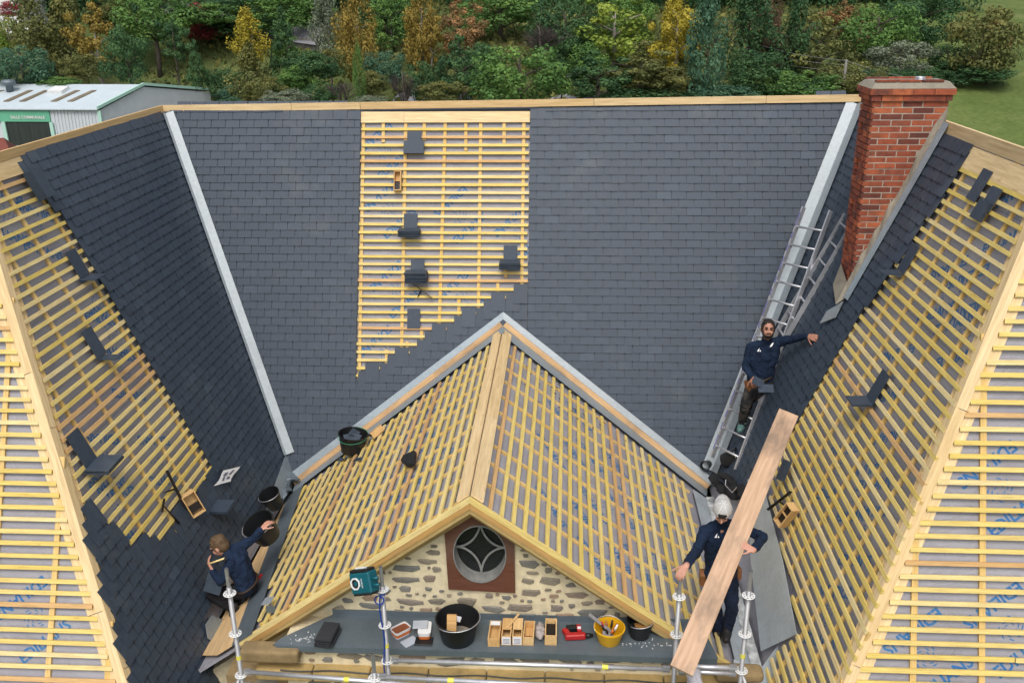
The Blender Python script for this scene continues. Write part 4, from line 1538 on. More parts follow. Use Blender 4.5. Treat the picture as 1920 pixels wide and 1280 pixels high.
# on the gable roof
pb = SGL.P(*SGL.pix(663, 848), .03)
e, R3 = bucket('bucket', pb + Vector((0, 0, .0)), .165, .212, .29, (.12, .0, 1), M['black_plastic'], 'black rubber bucket of slate offcuts on the gable battens', 'black buckets')
for k, (dx, dy, a) in enumerate(((-.05, .03, .5), (.05, -.04, -.4), (.02, .06, 1.4))):
    s_ = MB().box(pb + Vector((dx + .02, dy, .21 + .03 * k)), (.17, .13, .006), Matrix.Rotation(a, 3, 'Z') @ Matrix.Rotation(.5, 3, 'X'))
    tag(s_.build('slate_offcut', M['slate']), ('offcut of slate deepest in the bucket on the gable battens', 'small slate piece in the middle of the bucket on the gable battens', 'topmost slate offcut in the bucket on the gable battens')[k], 'slate', 'slate pieces in the bucket')
hb = MB().torus(.218, .004, pb + Vector((.03, 0, .25)), Matrix.Rotation(.16, 3, 'X'), 24, 5)
hb.build('rope', simple('green_rope', (.05, .30, .16), .8), e)
# in the left trough, tipped over
pl = Vector((TLx - .02, at_plane(507, 940, Vector((0, 0, TLz + .15)), Vector((0, 0, 1))).y, TLz + .16))
bucket('bucket', SGL.P(*SGL.pix(518, 948, .22), .22), .105, .145, .25, (-.25, -.28, .9), M['black_plastic'], 'smaller tipped black bucket in the left trough', 'black buckets', (2.2, .004))
bucket('bucket', SGL.P(*SGL.pix(505, 1006, .34), .34), .15, .20, .28, (-.32, -.34, .88), M['black_plastic'], 'large tipped black bucket beside the kneeling man', 'black buckets', (2.0, .005))
# on the ledge
def on_ledge(u, v):
    return at_z(u, v, ZL + .0125)
bigtub = on_ledge(859, 1196)
e, _ = bucket('bucket', bigtub, .175, .228, .27, (0, -.02, 1), M['black_plastic'], 'big black builder tub with a wood block on the ledge', 'black buckets', (math.pi, .005), (M['cement'], .03))
yb_ = on_ledge(1142, 1200)
e, _ = bucket('bucket', yb_, .115, .158, .18, (0, -.02, 1), M['yellow_plastic'], 'yellow bucket full of hand tools on the ledge', None, (-.4, .004))
bb_ = on_ledge(1199, 1190)
e, _ = bucket('bucket', bb_, .105, .140, .20, (0, -.02, 1), M['black_plastic'], 'small black bucket of water with a sponge on the ledge', 'black buckets', (math.pi, .004), (M['water'], .11))
sp = MB().box(bb_ + Vector((.01, -.01, .122)), (.13, .09, .03), Matrix.Rotation(.1, 3, 'Z'))
tag(bevel(sp.build('sponge', M['sponge']), .006), 'ochre sponge floating in the small black bucket', 'sponge')
wb = MB().box(bigtub + Vector((-.06, -.02, .17)), (.10, .035, .25), Matrix.Rotation(-.35, 3, 'X'))
tag(wb.build('wood_block', M['boxwood']), 'pale wood block standing in the big black tub', 'wood block')
pp = MB().box(bigtub + Vector((-.01, .02, .24)), (.09, .002, .07), Matrix.Rotation(.3, 3, 'Y'))
tag(pp.build('paper_sheet', M['paper']), 'crumpled white label behind the wood block in the tub', 'paper')
# tools in the yellow bucket
tl = empty('hammer', yb_ + Vector((-.03, .03, .08)), 'grey flat bar leaning out of the yellow bucket', 'tool')
MB().box(yb_ + Vector((-.10, .04, .19)), (.30, .035, .012), frame((-.72, .1, .58), (.3, -.5, .8))).build('blade', M['galv'], tl)
MB().box(yb_ + Vector((-.02, -.03, .10)), (.12, .05, .012), frame((.9, .1, -.4), (.0, -.5, .8))).build('head', M['galv'], tl)
cols = ['red_plastic', 'steel_dark', 'leather', 'red_plastic', 'steel_dark', 'steel_dark', 'orange_plastic', 'white_plastic']
lab = ['red handled pliers upright in the yellow bucket', 'black steel punch at the back of the yellow bucket', 'brown wooden tool handle in the yellow bucket', 'red handled snips leaning right in the yellow bucket', 'dark rod across the yellow bucket', 'black tool handle at the right of the yellow bucket', 'orange handled tool low in the yellow bucket', 'white capped tube at the right in the yellow bucket']
rr = random.Random(3)
for k in range(8):
    a = 2 * math.pi * k / 8 + .4
    t_ = Vector((math.cos(a) * .09, math.sin(a) * .07 + .02, .17 + .05 * rr.random()))
    b_ = Vector((math.cos(a) * .02, math.sin(a) * .02, .05))
    e = empty('hand_tool', yb_ + b_, lab[k], 'tool', 'tools in the yellow bucket')
    MB().tube([yb_ + b_, yb_ + b_.lerp(t_, .5)], .006, 6).build('shaft', M['steel_dark'], e)
    MB().tube([yb_ + b_.lerp(t_, .5), yb_ + b_.lerp(t_, .75), yb_ + t_], [.010, .013, .010], 8).build('grip', M[cols[k]], e, smooth=True)
# right trough: black tubs and bags lying about
bucket('bucket', SR.P(*SR.pix(1366, 868), .08), .11, .14, .26, (.55, -.25, .35), M['black_plastic'], 'black bucket on its side at the foot of the long ladder', 'black buckets', (1.2, .004))
bucket('bucket', SR.P(*SR.pix(1342, 872), .10), .055, .07, .18, (-.5, -.75, .15), M['black_plastic'], 'narrow black pot lying at the low end of the right valley', 'black buckets')

def rumpled(name, pts, mat_, label, cat, seed, r=.09, vox=.02, flat=.5):
    """a soft heap: overlapping squashed balls fused and smoothed"""
    b = MB()
    rnd = random.Random(seed)
    for p in pts:
        q = Vector(p)
        rr_ = r * rnd.uniform(.7, 1.2)
        R3 = Matrix.Rotation(rnd.uniform(-.6, .6), 3, 'X') @ Matrix.Rotation(rnd.uniform(-.6, .6), 3, 'Y') @ Matrix.Diagonal((rnd.uniform(.8, 1.5), rnd.uniform(.8, 1.5), flat))
        prof = [(rr_ * math.sin(math.pi * k / 8) + .001, -rr_ * math.cos(math.pi * k / 8)) for k in range(9)]
        b.lathe(prof, 12, q, R3)
    o = b.build(name, mat_)
    m = o.modifiers.new('remesh', 'REMESH')
    m.mode = 'VOXEL'
    m.voxel_size = vox
    m.use_smooth_shade = True
    tx = bpy.data.textures.new(name, 'CLOUDS')
    tx.noise_scale = .07
    d = o.modifiers.new('crease', 'DISPLACE')
    d.texture = tx
    d.strength = .05
    d.texture_coords = 'GLOBAL'
    return tag(o, label, cat)
rumpled('tool_bag', [SR.P(*SR.pix(1350 + 9 * k, 902 + 10 * (k % 3)), .10) for k in range(5)], M['black_cloth'], 'black canvas tool bag in the right trough behind the capped man', 'bag', 1, .11)
rumpled('tool_bag', [SR.P(*SR.pix(1384 + 9 * k, 920 + 9 * (k % 2)), .10) for k in range(4)], M['black_cloth'], 'dark cloth heap beside the black tool bag in the right trough', 'bag', 2, .09)
hd = MB().tube([SR.P(*SR.pix(u, v, .24), .24) for u, v in ((1361, 899), (1360, 909), (1373, 923), (1381, 913))], .006, 6)
tag(hd.build('wire_handle', M['alu']), 'bent bright wire handle lying on the black tool bag', 'handle')
rumpled('plastic_sheet', [Vector((TLx - .06, VL.y - .02 - .08 * k, TLz + .17 - .01 * k)) + Vector((.05 * math.sin(k * 2), 0, 0)) for k in range(7)], M['zinc_dark'], 'crumpled dark lead sheet at the foot of the left valley', 'lead sheet', 5, .08, .02, .35)
rumpled('plastic_sheet', [SL.P(*SL.pix(432, 1150 + 16 * k), .04) + Vector((.03 * math.sin(k * 2.1), 0, 0)) for k in range(7)], M['black_cloth'], 'black crumpled membrane along the front end of the left trough', 'membrane', 6, .08, .02, .4)

# ------------------------------------------------------------------ stacks of slates on the slopes
SLABEL = []
def slab(b, sl, s, t, n, size, R=None):
    b.box(sl.P(s, t, n), size, R if R is not None else sl.R)
def stack(sl, u, v, label, kind='ledge', n=7, w=.30, back=(.21, .30), rot=0.0, side=0, depth=.20, gap=.014):
    """a slate laid on the battens as a bracket with a level pile of slates at its foot"""
    s, t = sl.pix(u, v)
    rnd = random.Random(int(u * 7 + v))
    if kind == 'flat':
        e = empty('slate_stack', sl.P(s, t, .03), label, 'slate stack', 'slate stacks on the battens', sl.R)
        o = MB().box(sl.P(s, t + .14, .02), (.22, .24, .008), sl.R)
        o.build('slate', M['slate'], e)
        for k in range(n):
            o = MB().box(sl.P(s + rnd.uniform(-.006, .006), t, .035 + k * .010), (w, .20, .008), sl.R @ Matrix.Rotation(rnd.uniform(-.02, .02), 3, 'Z'))
            o.build('slate', M['slate'], e)
        return e
    if kind == 'single':
        o = MB().box(sl.P(s, t, .012), (back[0], back[1], .010), sl.R @ Matrix.Rotation(rot, 3, 'Z'))
        return tag(o.build('loose_slate', M['slate'], M=mat4(sl.R, sl.P(s, t))), label, 'slate', 'loose slates on the battens')
    e = empty('slate_stack', sl.P(s, t, .03), label, 'slate stack', 'slate stacks on the battens')
    Rp = sl.R @ Matrix.Rotation(rot, 3, 'Z')
    MB().box(sl.P(s, t + back[1] / 2, .014), (back[0], back[1], .010), Rp).build('bracket_slate', M['slate'], e)
    # level direction out of the slope
    out = Vector((sl.N.x, sl.N.y, 0)).normalized()
    R3 = frame(sl.E, (0, 0, 1))
    for k in range(n):
        c = sl.P(s + side, t, .01) + out * (depth / 2 + rnd.uniform(-.006, .012)) + Vector((0, 0, k * gap - .01)) + sl.E * rnd.uniform(-.008, .008)
        MB().box(c, (w, depth, gap * .72), Matrix.Rotation(rnd.uniform(-.03, .03), 3, 'Z') @ R3).build('slate', M['slate'], e)
    return e
stack(SB, 777, 278, 'neat block of slates flat on the battens near the ridge plank', 'flat', 6, .31)
stack(SB, 770, 437, 'slate pile on the batten strip right below the wooden nail box', n=6, w=.32, gap=.017)
stack(SB, 783, 522, 'tallest slate pile on the batten strip, above the dropped slating anvil', n=10, w=.33, gap=.016)
stack(SB, 957, 497, 'slate pile at the right edge of the batten strip', n=7, w=.31, gap=.015)
stack(SB, 776, 597, 'single slate hung on the lower battens of the strip', 'single', back=(.20, .30))
stack(SL, 158, 518, 'upper slate bracket on the left wing battens, empty', n=1, w=.26, back=(.22, .34))
stack(SL, 190, 668, 'middle slate bracket on the left wing battens', n=1, w=.16, back=(.22, .36))
stack(SL, 172, 872, 'slate pile sticking out near the left hip', n=4, w=.36, back=(.24, .42), depth=.26)
stack(SL, 398, 950, 'slate pile beside the wooden box on the left slates', n=3, w=.30, back=(.24, .34), depth=.24)
stack(SL, 403, 905, 'loose slate lying under the paper plan', 'single', back=(.24, .36))
for k in range(11):
    pass
e = empty('slate_stack', SL.P(*SL.pix(62, 350), .03), 'thick slate pile on edge at the top left corner of the slates', 'slate stack', 'slate stacks on the battens')
for k in range(9):
    s, t = SL.pix(62, 352)
    MB().box(SL.P(s + .0, t, .04 + .014 * k), (.20, .34, .010), SL.R).build('slate', M['slate'], e)
stack(SR, 1838, 348, 'slate laid on the battens just under the right ridge plank', 'single', back=(.22, .34))
stack(SR, 1847, 398, 'dark square slate stack on the uppermost right battens', 'flat', 4, .22)
stack(SR, 1690, 510, 'empty slate bracket on the right battens beside the chimney foot', n=1, w=.2, back=(.22, .34))
stack(SR, 1632, 752, 'slate bracket in the middle of the right wing battens', n=2, w=.24, back=(.22, .36), depth=.22)
e = empty('slate_stack', SR.P(*SR.pix(1480, 885), .03), 'upright dark slates on the right battens beside the plank', 'slate stack', 'slate stacks on the battens')
for k in range(4):
    s, t = SR.pix(1481, 886)
    MB().box(SR.P(s, t, .06 + .016 * k), (.15, .26, .011), SR.R @ Matrix.Rotation(.35, 3, 'Z')).build('slate', M['slate'], e)
# pile on the ledge
e = empty('slate_stack', on_ledge(613, 1198), 'black slate pile at the left end of the zinc ledge', 'slate stack', None)
rr = random.Random(9)
for k in range(9):
    MB().box(on_ledge(613, 1196) + Vector((rr.uniform(-.012, .012) + .012 * (k % 3), rr.uniform(-.012, .012), .006 + .011 * k)), (.17, .30, .009), Matrix.Rotation(-.10 + rr.uniform(-.03, .03), 3, 'Z')).build('slate', M['slate_edge'], e)
# cut sheets and small loose things
def sheet(name, pts, n, mat_, label, cat):
    o = MB().prism(pts, n)
    return tag(o.build(name, mat_), label, cat)
sheet('zinc_sheet', [SL.P(*SL.pix(u, v), .05) for u, v in ((378, 1172), (390, 1155), (418, 1166), (414, 1190), (405, 1213), (382, 1198))][::-1], SL.N * .004, M['zinc'], 'loose grey zinc sheet on the lower left slates', 'zinc sheet')
zb = empty('zinc_bracket', SGL.P(*SGL.pix(512, 1140), .02), 'folded bright zinc bracket on the left gable battens', 'zinc bracket')
MB().box(SGL.P(*SGL.pix(512, 1136), .09), (.16, .11, .004), frame((0, -1, .1), (-.2, -.3, 1))).build('top_plate', M['zinc_bright'], zb)
MB().box(SGL.P(*SGL.pix(512, 1146), .04), (.004, .10, .09), frame((0, -1, 0), (0, 0, 1))).build('side_plate', M['zinc_dark'], zb)  # same folded sheet; darker zinc paints the shade on its side
wb = MB().box(SGL.P(*SGL.pix(712, 814), .06), (.10, .20, .09), SGL.R @ Matrix.Rotation(.5, 3, 'Z'))
tag(bevel(wb.build('wood_block', M['boxwood']), .004), 'offcut of squared timber on the gable battens beside the bucket', 'wood block')
pc = MB()
q = [SGL.P(*SGL.pix(u, v), .02) for u, v in ((758, 872), (763, 862), (785, 852), (782, 876), (770, 880))]
pc.prism(q[::-1], SGL.N * .07)
tag(bevel(pc.build('tool_pouch', M['black_cloth']), .02, 3), 'black tool pouch lying on the left gable battens', 'pouch')
for k, (u, v, a) in enumerate(((640, 862, .6), (672, 862, .9))):
    o = MB().box(SGL.P(*SGL.pix(u, v), .015), (.24, .06, .008), SGL.R @ Matrix.Rotation(a, 3, 'Z'))
    tag(o.build('slate_offcut', M['slate']), ('slate strip left under the bucket on the gable', 'slate strip right under the bucket on the gable')[k], 'slate', 'slate strips under the bucket')
# paper plan, pinned on a slate
pl_ = MB()
cs_ = [SL.P(*SL.pix(u, v), .07) for u, v in ((392, 914), (413, 884), (440, 878), (424, 905))]
nn = 6
vs = []
for i in range(nn + 1):
    for j in range(nn + 1):
        a, b = i / nn, j / nn
        p = cs_[0].lerp(cs_[1], a).lerp(cs_[3].lerp(cs_[2], a), b)
        vs.append(p + SL.N * (.02 * math.sin(a * 5 + b * 3)))
pl_.add(vs, [(i * (nn + 1) + j, i * (nn + 1) + j + 1, (i + 1) * (nn + 1) + j + 1, (i + 1) * (nn + 1) + j) for i in range(nn) for j in range(nn)])
plan = tag(pl_.build('paper_plan', M['paper']), 'white paper plan lying on a slate above the kneeling man', 'paper')
ik = MB()
for a0, a1, b0, b1 in ((.2, .5, .25, .4), (.55, .8, .2, .45), (.25, .45, .55, .8), (.55, .85, .6, .75)):
    f = lambda a, b: cs_[0].lerp(cs_[1], a).lerp(cs_[3].lerp(cs_[2], a), b) + SL.N * (.02 * math.sin(a * 5 + b * 3) + .006)
    ik.add([f(a0, b0), f(a1, b0), f(a1, b1), f(a0, b1)], [(0, 1, 2, 3)])
ik.build('drawing', M['ink'], plan)

# ------------------------------------------------------------------ wooden nail boxes
def nail_box(c, R3, size, label, divs=0, fill=None, group='wooden nail boxes'):
    L_, W_, H_ = size
    c = Vector(c)
    e = empty('nail_box', c, label, 'box', group, R3)
    th = .012
    def pc_(x, y, z, sx, sy, sz, name):
        MB().box(c + R3 @ Vector((x, y, z)), (sx, sy, sz), R3).build(name, M['boxwood'], e)
    pc_(0, 0, th / 2, L_, W_, th, 'base')
    pc_(0, -W_ / 2 + th / 2, H_ / 2 + th / 2, L_, th, H_ - th, 'side')
    pc_(0, W_ / 2 - th / 2, H_ / 2 + th / 2, L_, th, H_ - th, 'side')
    pc_(-L_ / 2 + th / 2, 0, H_ / 2 + th / 2, th, W_ - 2 * th, H_ - th - .002, 'end')
    pc_(L_ / 2 - th / 2, 0, H_ / 2 + th / 2, th, W_ - 2 * th, H_ - th - .002, 'end')
    for k in range(divs):
        pc_(-L_ / 2 + L_ * (k + 1) / (divs + 1), 0, H_ * .4, .008, W_ - 2 * th, H_ * .7, 'divider')
    if fill:
        MB().box(c + R3 @ Vector((L_ * fill[1], 0, H_ * .35)), (L_ * fill[2], W_ - 2 * th - .002, H_ * .4), R3).build('contents', M[fill[0]], e)
    return e
Rb_ = SB.R
nail_box(SB.P(*SB.pix(747, 341), .0), frame(SB.U, SB.N), (.30, .11, .10), 'open wooden nail box on the batten strip near the left slates', 1, ('steel_dark', -.25, .35))
nail_box(SL.P(*SL.pix(352, 944), .05), frame(SL.U, Vector((.35, -.75, .8))), (.30, .17, .13), 'wooden box tipped beside the bare left battens', 0, ('steel_dark', -.2, .3))
nail_box(SR.P(*SR.pix(1490, 968), .06), frame(SR.U + SR.E * .25, Vector((-.5, -.5, .6))), (.30, .13, .12), 'wooden tool box standing on the right battens beside the plank', 1, ('steel_dark', 0, .8))
Ry = frame((0, 1, 0), (0, 0, 1))
bx = [(928, 1194, .30, .125, .10, 'wooden box with a white label next to the big tub on the ledge', None),
      (951, 1192, .29, .105, .11, 'wooden box with printed label, left one of the touching pair on the ledge', None),
      (971, 1192, .29, .105, .11, 'wooden box with printed label, right one of the touching pair on the ledge', None),
      (992, 1193, .28, .115, .10, 'plain wooden box with a few nails between labelled boxes and the rag', ('copper', -.3, .2)),
      (1033, 1192, .29, .125, .12, 'wooden box of dark clamps between the rag and the red drill', ('steel_dark', .05, .75))]
for k, (u, v, l, w, h, lb, fl_) in enumerate(bx):
    p = on_ledge(u, v)
    e = nail_box(p, Ry @ Matrix.Rotation(random.uniform(-.03, .03), 3, 'Z'), (l, w, h), lb, 0, fl_)
    if k in (1, 2):
        o = MB().box(p + Vector((0, -l / 2 + .06, h + .006)), (w - .004, l * .98 - .09, .010))
        MB().box(p + Vector((0, 0.055, h + .008)), (w - .002, l - .11, .012)).build('lid', M['boxwood'], e)
        a_ = MB().box(p + Vector((0, -l / 2 - .004, h * .55)), (w - .015, .002, h * .85))
        lbo = a_.build('label', M['paper'], e)
        for q in range(4):
            MB().box(p + Vector((0, -l / 2 - .006, h * (.28 + .15 * q))), (w - .035, .001, .006)).build('printed_line', M['ink'], lbo)
    if k == 0:
        MB().box(p + Vector((0, l / 2 - .05, h + .004)), (w * .8, .06, .004)).build('label', M['paper'], e)
st_ = MB().box(on_ledge(962, 1185) + Vector((.0, .02, .135)), (.26, .022, .008), frame((.45, .9, .05), (0, 0, 1)))
tag(st_.build('wood_slip', M['boxwood']), 'thin wood slip lying across the pair of labelled boxes', 'wood slip')
rumpled('rag', [on_ledge(1013, 1180 + 5 * k) + Vector((0, 0, .05)) for k in range(5)], M['rag'], 'grey cotton rag between the wooden boxes on the ledge', 'rag', 12, .055, .012, .8)
# plastic tubs
def tub(u, v, rot, label, lidded):
    p = on_ledge(u, v)
    R3 = Matrix.Rotation(rot, 3, 'Z')
    e = empty('plastic_tub', p, label, 'tub', 'food tubs used for nails', R3)
    L_, W_, H_ = .20, .135, .085
    b = MB()
    def rr_(k, z, rad=.03):
        o_ = []
        for cx_, cy_, a0 in ((1, 1, 0), (-1, 1, 90), (-1, -1, 180), (1, -1, 270)):
            for q in range(4):
                a = math.radians(a0 + 30 * q)
                o_.append(p + R3 @ Vector((cx_ * (L_ / 2 * k - rad) + rad * math.cos(a), cy_ * (W_ / 2 * k - rad) + rad * math.sin(a), z)))
        return o_
    rings = [rr_(.86, 0), rr_(.90, .02), rr_(.97, .06), rr_(1.0, H_), rr_(.95, H_), rr_(.84, .01)]
    n = 16
    vs = [q for r_ in rings for q in r_]
    b.add(vs, [tuple(range(n))[::-1]] + [(i * n + k, i * n + (k + 1) % n, (i + 1) * n + (k + 1) % n, (i + 1) * n + k) for i in range(5) for k in range(n)] + [tuple(range(5 * n, 6 * n))])
    shade_auto(b.build('body', M['white_plastic'], e), 50)
    band = MB()
    rings = [rr_(.92, .018), rr_(.985, .055)]
    band.add([q for r_ in rings for q in r_], [(k, (k + 1) % n, n + (k + 1) % n, n + k) for k in range(n)])
    band.build('orange_band', M['orange_plastic'], e)
    if lidded:
        MB().prism(rr_(1.03, H_ + .004), (0, 0, .012)).build('lid', M['white_plastic'], e)
    else:
        MB().prism(rr_(.92, .045), (0, 0, .022)).build('nails', M['copper'], e)
    return p, R3, e
p, R3, e = tub(752, 1188, .75, 'white tub of copper nails beside the blue cable on the ledge', False)
p2, R32, e2 = tub(797, 1190, .08 + math.pi / 2, 'closed white tub with orange band left of the big tub', True)
ld = MB().box(p2 + Vector((-.05, .03, .115)), (.16, .13, .006), Matrix.Rotation(.1, 3, 'Z'))
tag(bevel(ld.build('clear_plastic_cover', M['clear_plastic']), .002), 'clear plastic lid on top of the closed white tub', 'lid')
ld = MB().box(on_ledge(768, 1203) + Vector((0, 0, .006)), (.17, .12, .005), Matrix.Rotation(.75, 3, 'Z'))
tag(bevel(ld.build('clear_plastic_cover', M['clear_plastic']), .002), 'clear plastic lid flat on the ledge under the nail tub', 'lid')
ld = MB().box(on_ledge(795, 1203) + Vector((0, 0, .009)), (.19, .13, .016))
tag(bevel(ld.build('plastic_tray', M['black_plastic']), .003), 'flat black tray under the closed white tub', 'tray')
# red drill
dp_ = on_ledge(1078, 1194) + Vector((0, 0, .04))
dr = empty('cordless_drill', dp_, 'red cordless drill lying on the zinc ledge', 'drill')
Rd = Matrix.Rotation(.12, 3, 'Z')
bevel(MB().box(dp_ + Rd @ Vector((-.0, -.03, 0)), (.22, .07, .07), Rd).build('motor_housing', M['red_plastic'], dr), .02, 3)
bevel(MB().box(dp_ + Rd @ Vector((-.085, .03, 0)), (.06, .12, .055), Rd @ Matrix.Rotation(.4, 3, 'Z')).build('handle', M['red_plastic'], dr), .015, 3)
bevel(MB().box(dp_ + Rd @ Vector((-.01, .095, 0)), (.15, .07, .065), Rd).build('battery', M['black_plastic'], dr), .012, 2)
bevel(MB().box(dp_ + Rd @ Vector((.05, .06, .02)), (.05, .11, .05), Rd).build('trigger_guard', M['red_plastic'], dr), .012, 2)
MB().box(dp_ + Rd @ Vector((.05, .045, .047)), (.035, .04, .003), Rd).build('rating_label', M['paper'], dr)
MB().tube([dp_ + Rd @ Vector((.11, -.03, 0)), dp_ + Rd @ Vector((.15, -.03, 0)), dp_ + Rd @ Vector((.19, -.03, 0))], [.03, .026, .012], 12).build('chuck', M['black_plastic'], dr, smooth=True)
# twigs / chips of white on the ledge
ch = MB()
rr = random.Random(77)
for k in range(70):
    u, v = (rr.gauss(1210, 28), rr.gauss(1207, 7)) if k % 2 else (rr.gauss(572, 14), rr.gauss(1198, 5))
    if 1160 < v < 1218:
        ch.box(on_ledge(u, v) + Vector((0, 0, .004)), (rr.uniform(.005, .02), rr.uniform(.004, .010), .005), Matrix.Rotation(rr.uniform(0, 3), 3, 'Z'))
tag(ch.build('debris_chips', M['white_paint']), 'white chips and flakes scattered on the zinc ledge', 'debris', kind='stuff')
# slate chips and sawdust on the right gable slope
ch = MB()
for k in range(170):
    w = rr.random()
    a = Vector((1010 + 330 * w, 690 + 205 * w))
    u, v = a.x + rr.gauss(0, 26), a.y + rr.gauss(6, 16)
    p = SGR.P(*SGR.pix(u, v), .006)
    if p.x > GXm + .2 and p.x < TRx - .2 and p.y < GA.y - .25 - .2 * w:
        ch.box(p, (rr.uniform(.01, .06), rr.uniform(.008, .03), .006), SGR.R @ Matrix.Rotation(rr.uniform(0, 3), 3, 'Z'))
tag(ch.build('slate_chips', M['slate_edge']), 'dark slate chips strewn over the right gable battens', 'debris', kind='stuff')

# ------------------------------------------------------------------ slating anvils and hammers
def anvil(sl, u0, v0, u1, v1, u2, v2, label):
    a, b = sl.P(*sl.pix(u0, v0), .05), sl.P(*sl.pix(u1, v1), .05)
    e = empty('slating_anvil', a, label, 'anvil', 'slating anvils left on the roof')
    MB().box((a + b) / 2, ((b - a).length, .012, .035), frame(b - a, sl.N)).build('bar', M['steel_dark'], e)
    m = a.lerp(b, .5)
    c = sl.P(*sl.pix(u2, v2), .01)
    MB().tube([m, m.lerp(c, .6), c], [.014, .011, .004], 6).build('spike', M['steel_dark'], e)
anvil(SB, 770, 528, 812, 560, 783, 558, 'black slating anvil hanging below the tall slate pile')
anvil(SL, 306, 884, 340, 952, 305, 924, 'black slating anvil stuck in the battens left of the wooden box')
anvil(SR, 1446, 958, 1490, 924, 1482, 955, 'black slating anvil stuck in the right battens by the tool box')
hm = empty('slating_hammer', SL.P(*SL.pix(316, 975), .03), 'slating hammer lying at the lower edge of the left battens', 'hammer')
a, b = SL.P(*SL.pix(302, 948), .03), SL.P(*SL.pix(332, 982), .03)
MB().tube([a, a.lerp(b, .5), b], [.009, .010, .013], 8).build('shaft', M['steel_dark'], hm, smooth=True)
MB().box(a, (.18, .016, .022), frame(SL.E + SL.U * .5, SL.N)).build('head', M['steel_dark'], hm)

# ------------------------------------------------------------------ scaffold
YS = YLF - .30
scf = empty('scaffold', (GXm, YS, 0), 'galvanised tube scaffold with rosette collars in front of the gable', 'scaffold')
def rosette(p, par):
    b = MB()
    b.torus(.058, .007, p, None, 20, 5)
    b.torus(.030, .006, p, None, 16, 5)
    for k in range(8):
        a = math.pi * k / 4
        d = Vector((math.cos(a), math.sin(a), 0))
        b.box(p + d * .044, (.03, .016, .009), Matrix.Rotation(a, 3, 'Z'))
    b.build('rosette', M['white_paint'], par)
def standard(u, vt, rv, y, stick=None):
    t_ = at_y(u[0], vt, y)
    b = MB()
    x = t_.x
    b.tube([Vector((x, y, 0)), Vector((x, y, t_.z - .22))], .0242, 14)
    b.tube([Vector((x, y, t_.z - .24)), Vector((x, y, t_.z))], .019, 14, caps=False)
    b.tube([Vector((x, y, t_.z)), Vector((x, y, t_.z - .10))], .015, 14, caps=False)
    st = b.build('standard', M['galv'], scf, smooth=True)
    for q in rv:
        p = at_y(u[0] + (q - vt) * (1009 - u[0]) / 4030.0, q, y)
        rosette(Vector((x, y, p.z)), st)
    if stick:
        p = at_y(u[0], stick, y)
        s_ = MB().tube([Vector((x, y, p.z)), Vector((x, y, p.z + .05))], .0255, 14)
        s_.build('sticker', M['yellow_tape'], st)
    return Vector((x, y, t_.z)), st
sA, stA = standard((424,), 1065, (1112, 1187, 1264), YS, 1234)
sB_, stB = standard((714,), 1062, (1104, 1171, 1238), YS, 1212)
sC, stC = standard((1276,), 1076, (1118, 1189), YS + .02)
sD, stD = standard((1408,), 1070, (1116, 1188, 1256), YS + .02, 1232)
sB2, stB2 = standard((699,), 1224, (1270,), YS - .5)
def ledger(a, b, band=None):
    m = MB().tube([a, b], .0242, 14)
    o = m.build('ledger', M['alu'], scf, smooth=True)
    if band:
        d = (b - a).normalized()
        p = a.lerp(b, band)
        MB().tube([p, p + d * .06], .0255, 14).build('sticker', M['yellow_tape'], o)
    for q in (a, b):
        d = (b - a).normalized() * (1 if q is a else -1)
        MB().box(q + d * .03, (.07, .035, .06), frame(d, (0, 0, 1))).build('wedge_head', M['galv'], o)
zB3 = at_y(738, 1238, YS).z
ledger(Vector((sB_.x + .05, YS, zB3 + .005)), Vector((sC.x - .05, YS + .02, zB3 - .012)), .76)
zD3 = at_y(1391, 1256, YS + .02).z
ledger(Vector((sC.x + .05, YS + .03, zD3 + .02)), Vector((sD.x - .05, YS + .03, zD3 + .02)))
ledger(Vector((sC.x + .05, YS + .03, zD3 - .045)), Vector((sD.x - .05, YS + .03, zD3 - .045)))
zA3 = at_y(455, 1258, YS).z
ledger(Vector((sA.x + .05, YS, zA3)), Vector((sB2.x + .55, YS - .5, at_y(760, 1284, YS - .5).z)), .55)
zB2 = at_y(705, 1268, YS - .5).z
ledger(Vector((sB2.x + .05, YS - .5, zB2)), Vector((sC.x + .1, YS - .5, zB2 - .06)), .22)
br = MB().tube([Vector((sD.x, YS + .02, zD3 - .02)), Vector((sD.x + .55, YS - .2, zD3 - 1.5))], .022, 12)
br.build('brace', M['galv'], scf, smooth=True)
br = MB().tube([Vector((sA.x, YS, zA3 - .02)), Vector((sA.x - .5, YS - .25, zA3 - 1.5))], .022, 12)
br.build('brace', M['galv'], scf, smooth=True)
# blue cable round the second pole
bc = MB()
pts = [Vector((sB_.x + .03, YS - .03, sB_.z - .30))] + [Vector((sB_.x - .02 - .012 * math.sin(k * .8), YS - .035, sB_.z - .30 - .09 * k)) for k in range(16)]
bc.tube(pts, .008, 6)
bc.torus(.045, .008, Vector((sB_.x - .03, YS - .04, sB_.z - .36)), Matrix.Rotation(1.4, 3, 'X'), 18, 6)
tag(bc.build('extension_cable', M['blue_plastic'], smooth=True), 'blue electric cable hanging down the scaffold pole below the radio', 'cable')
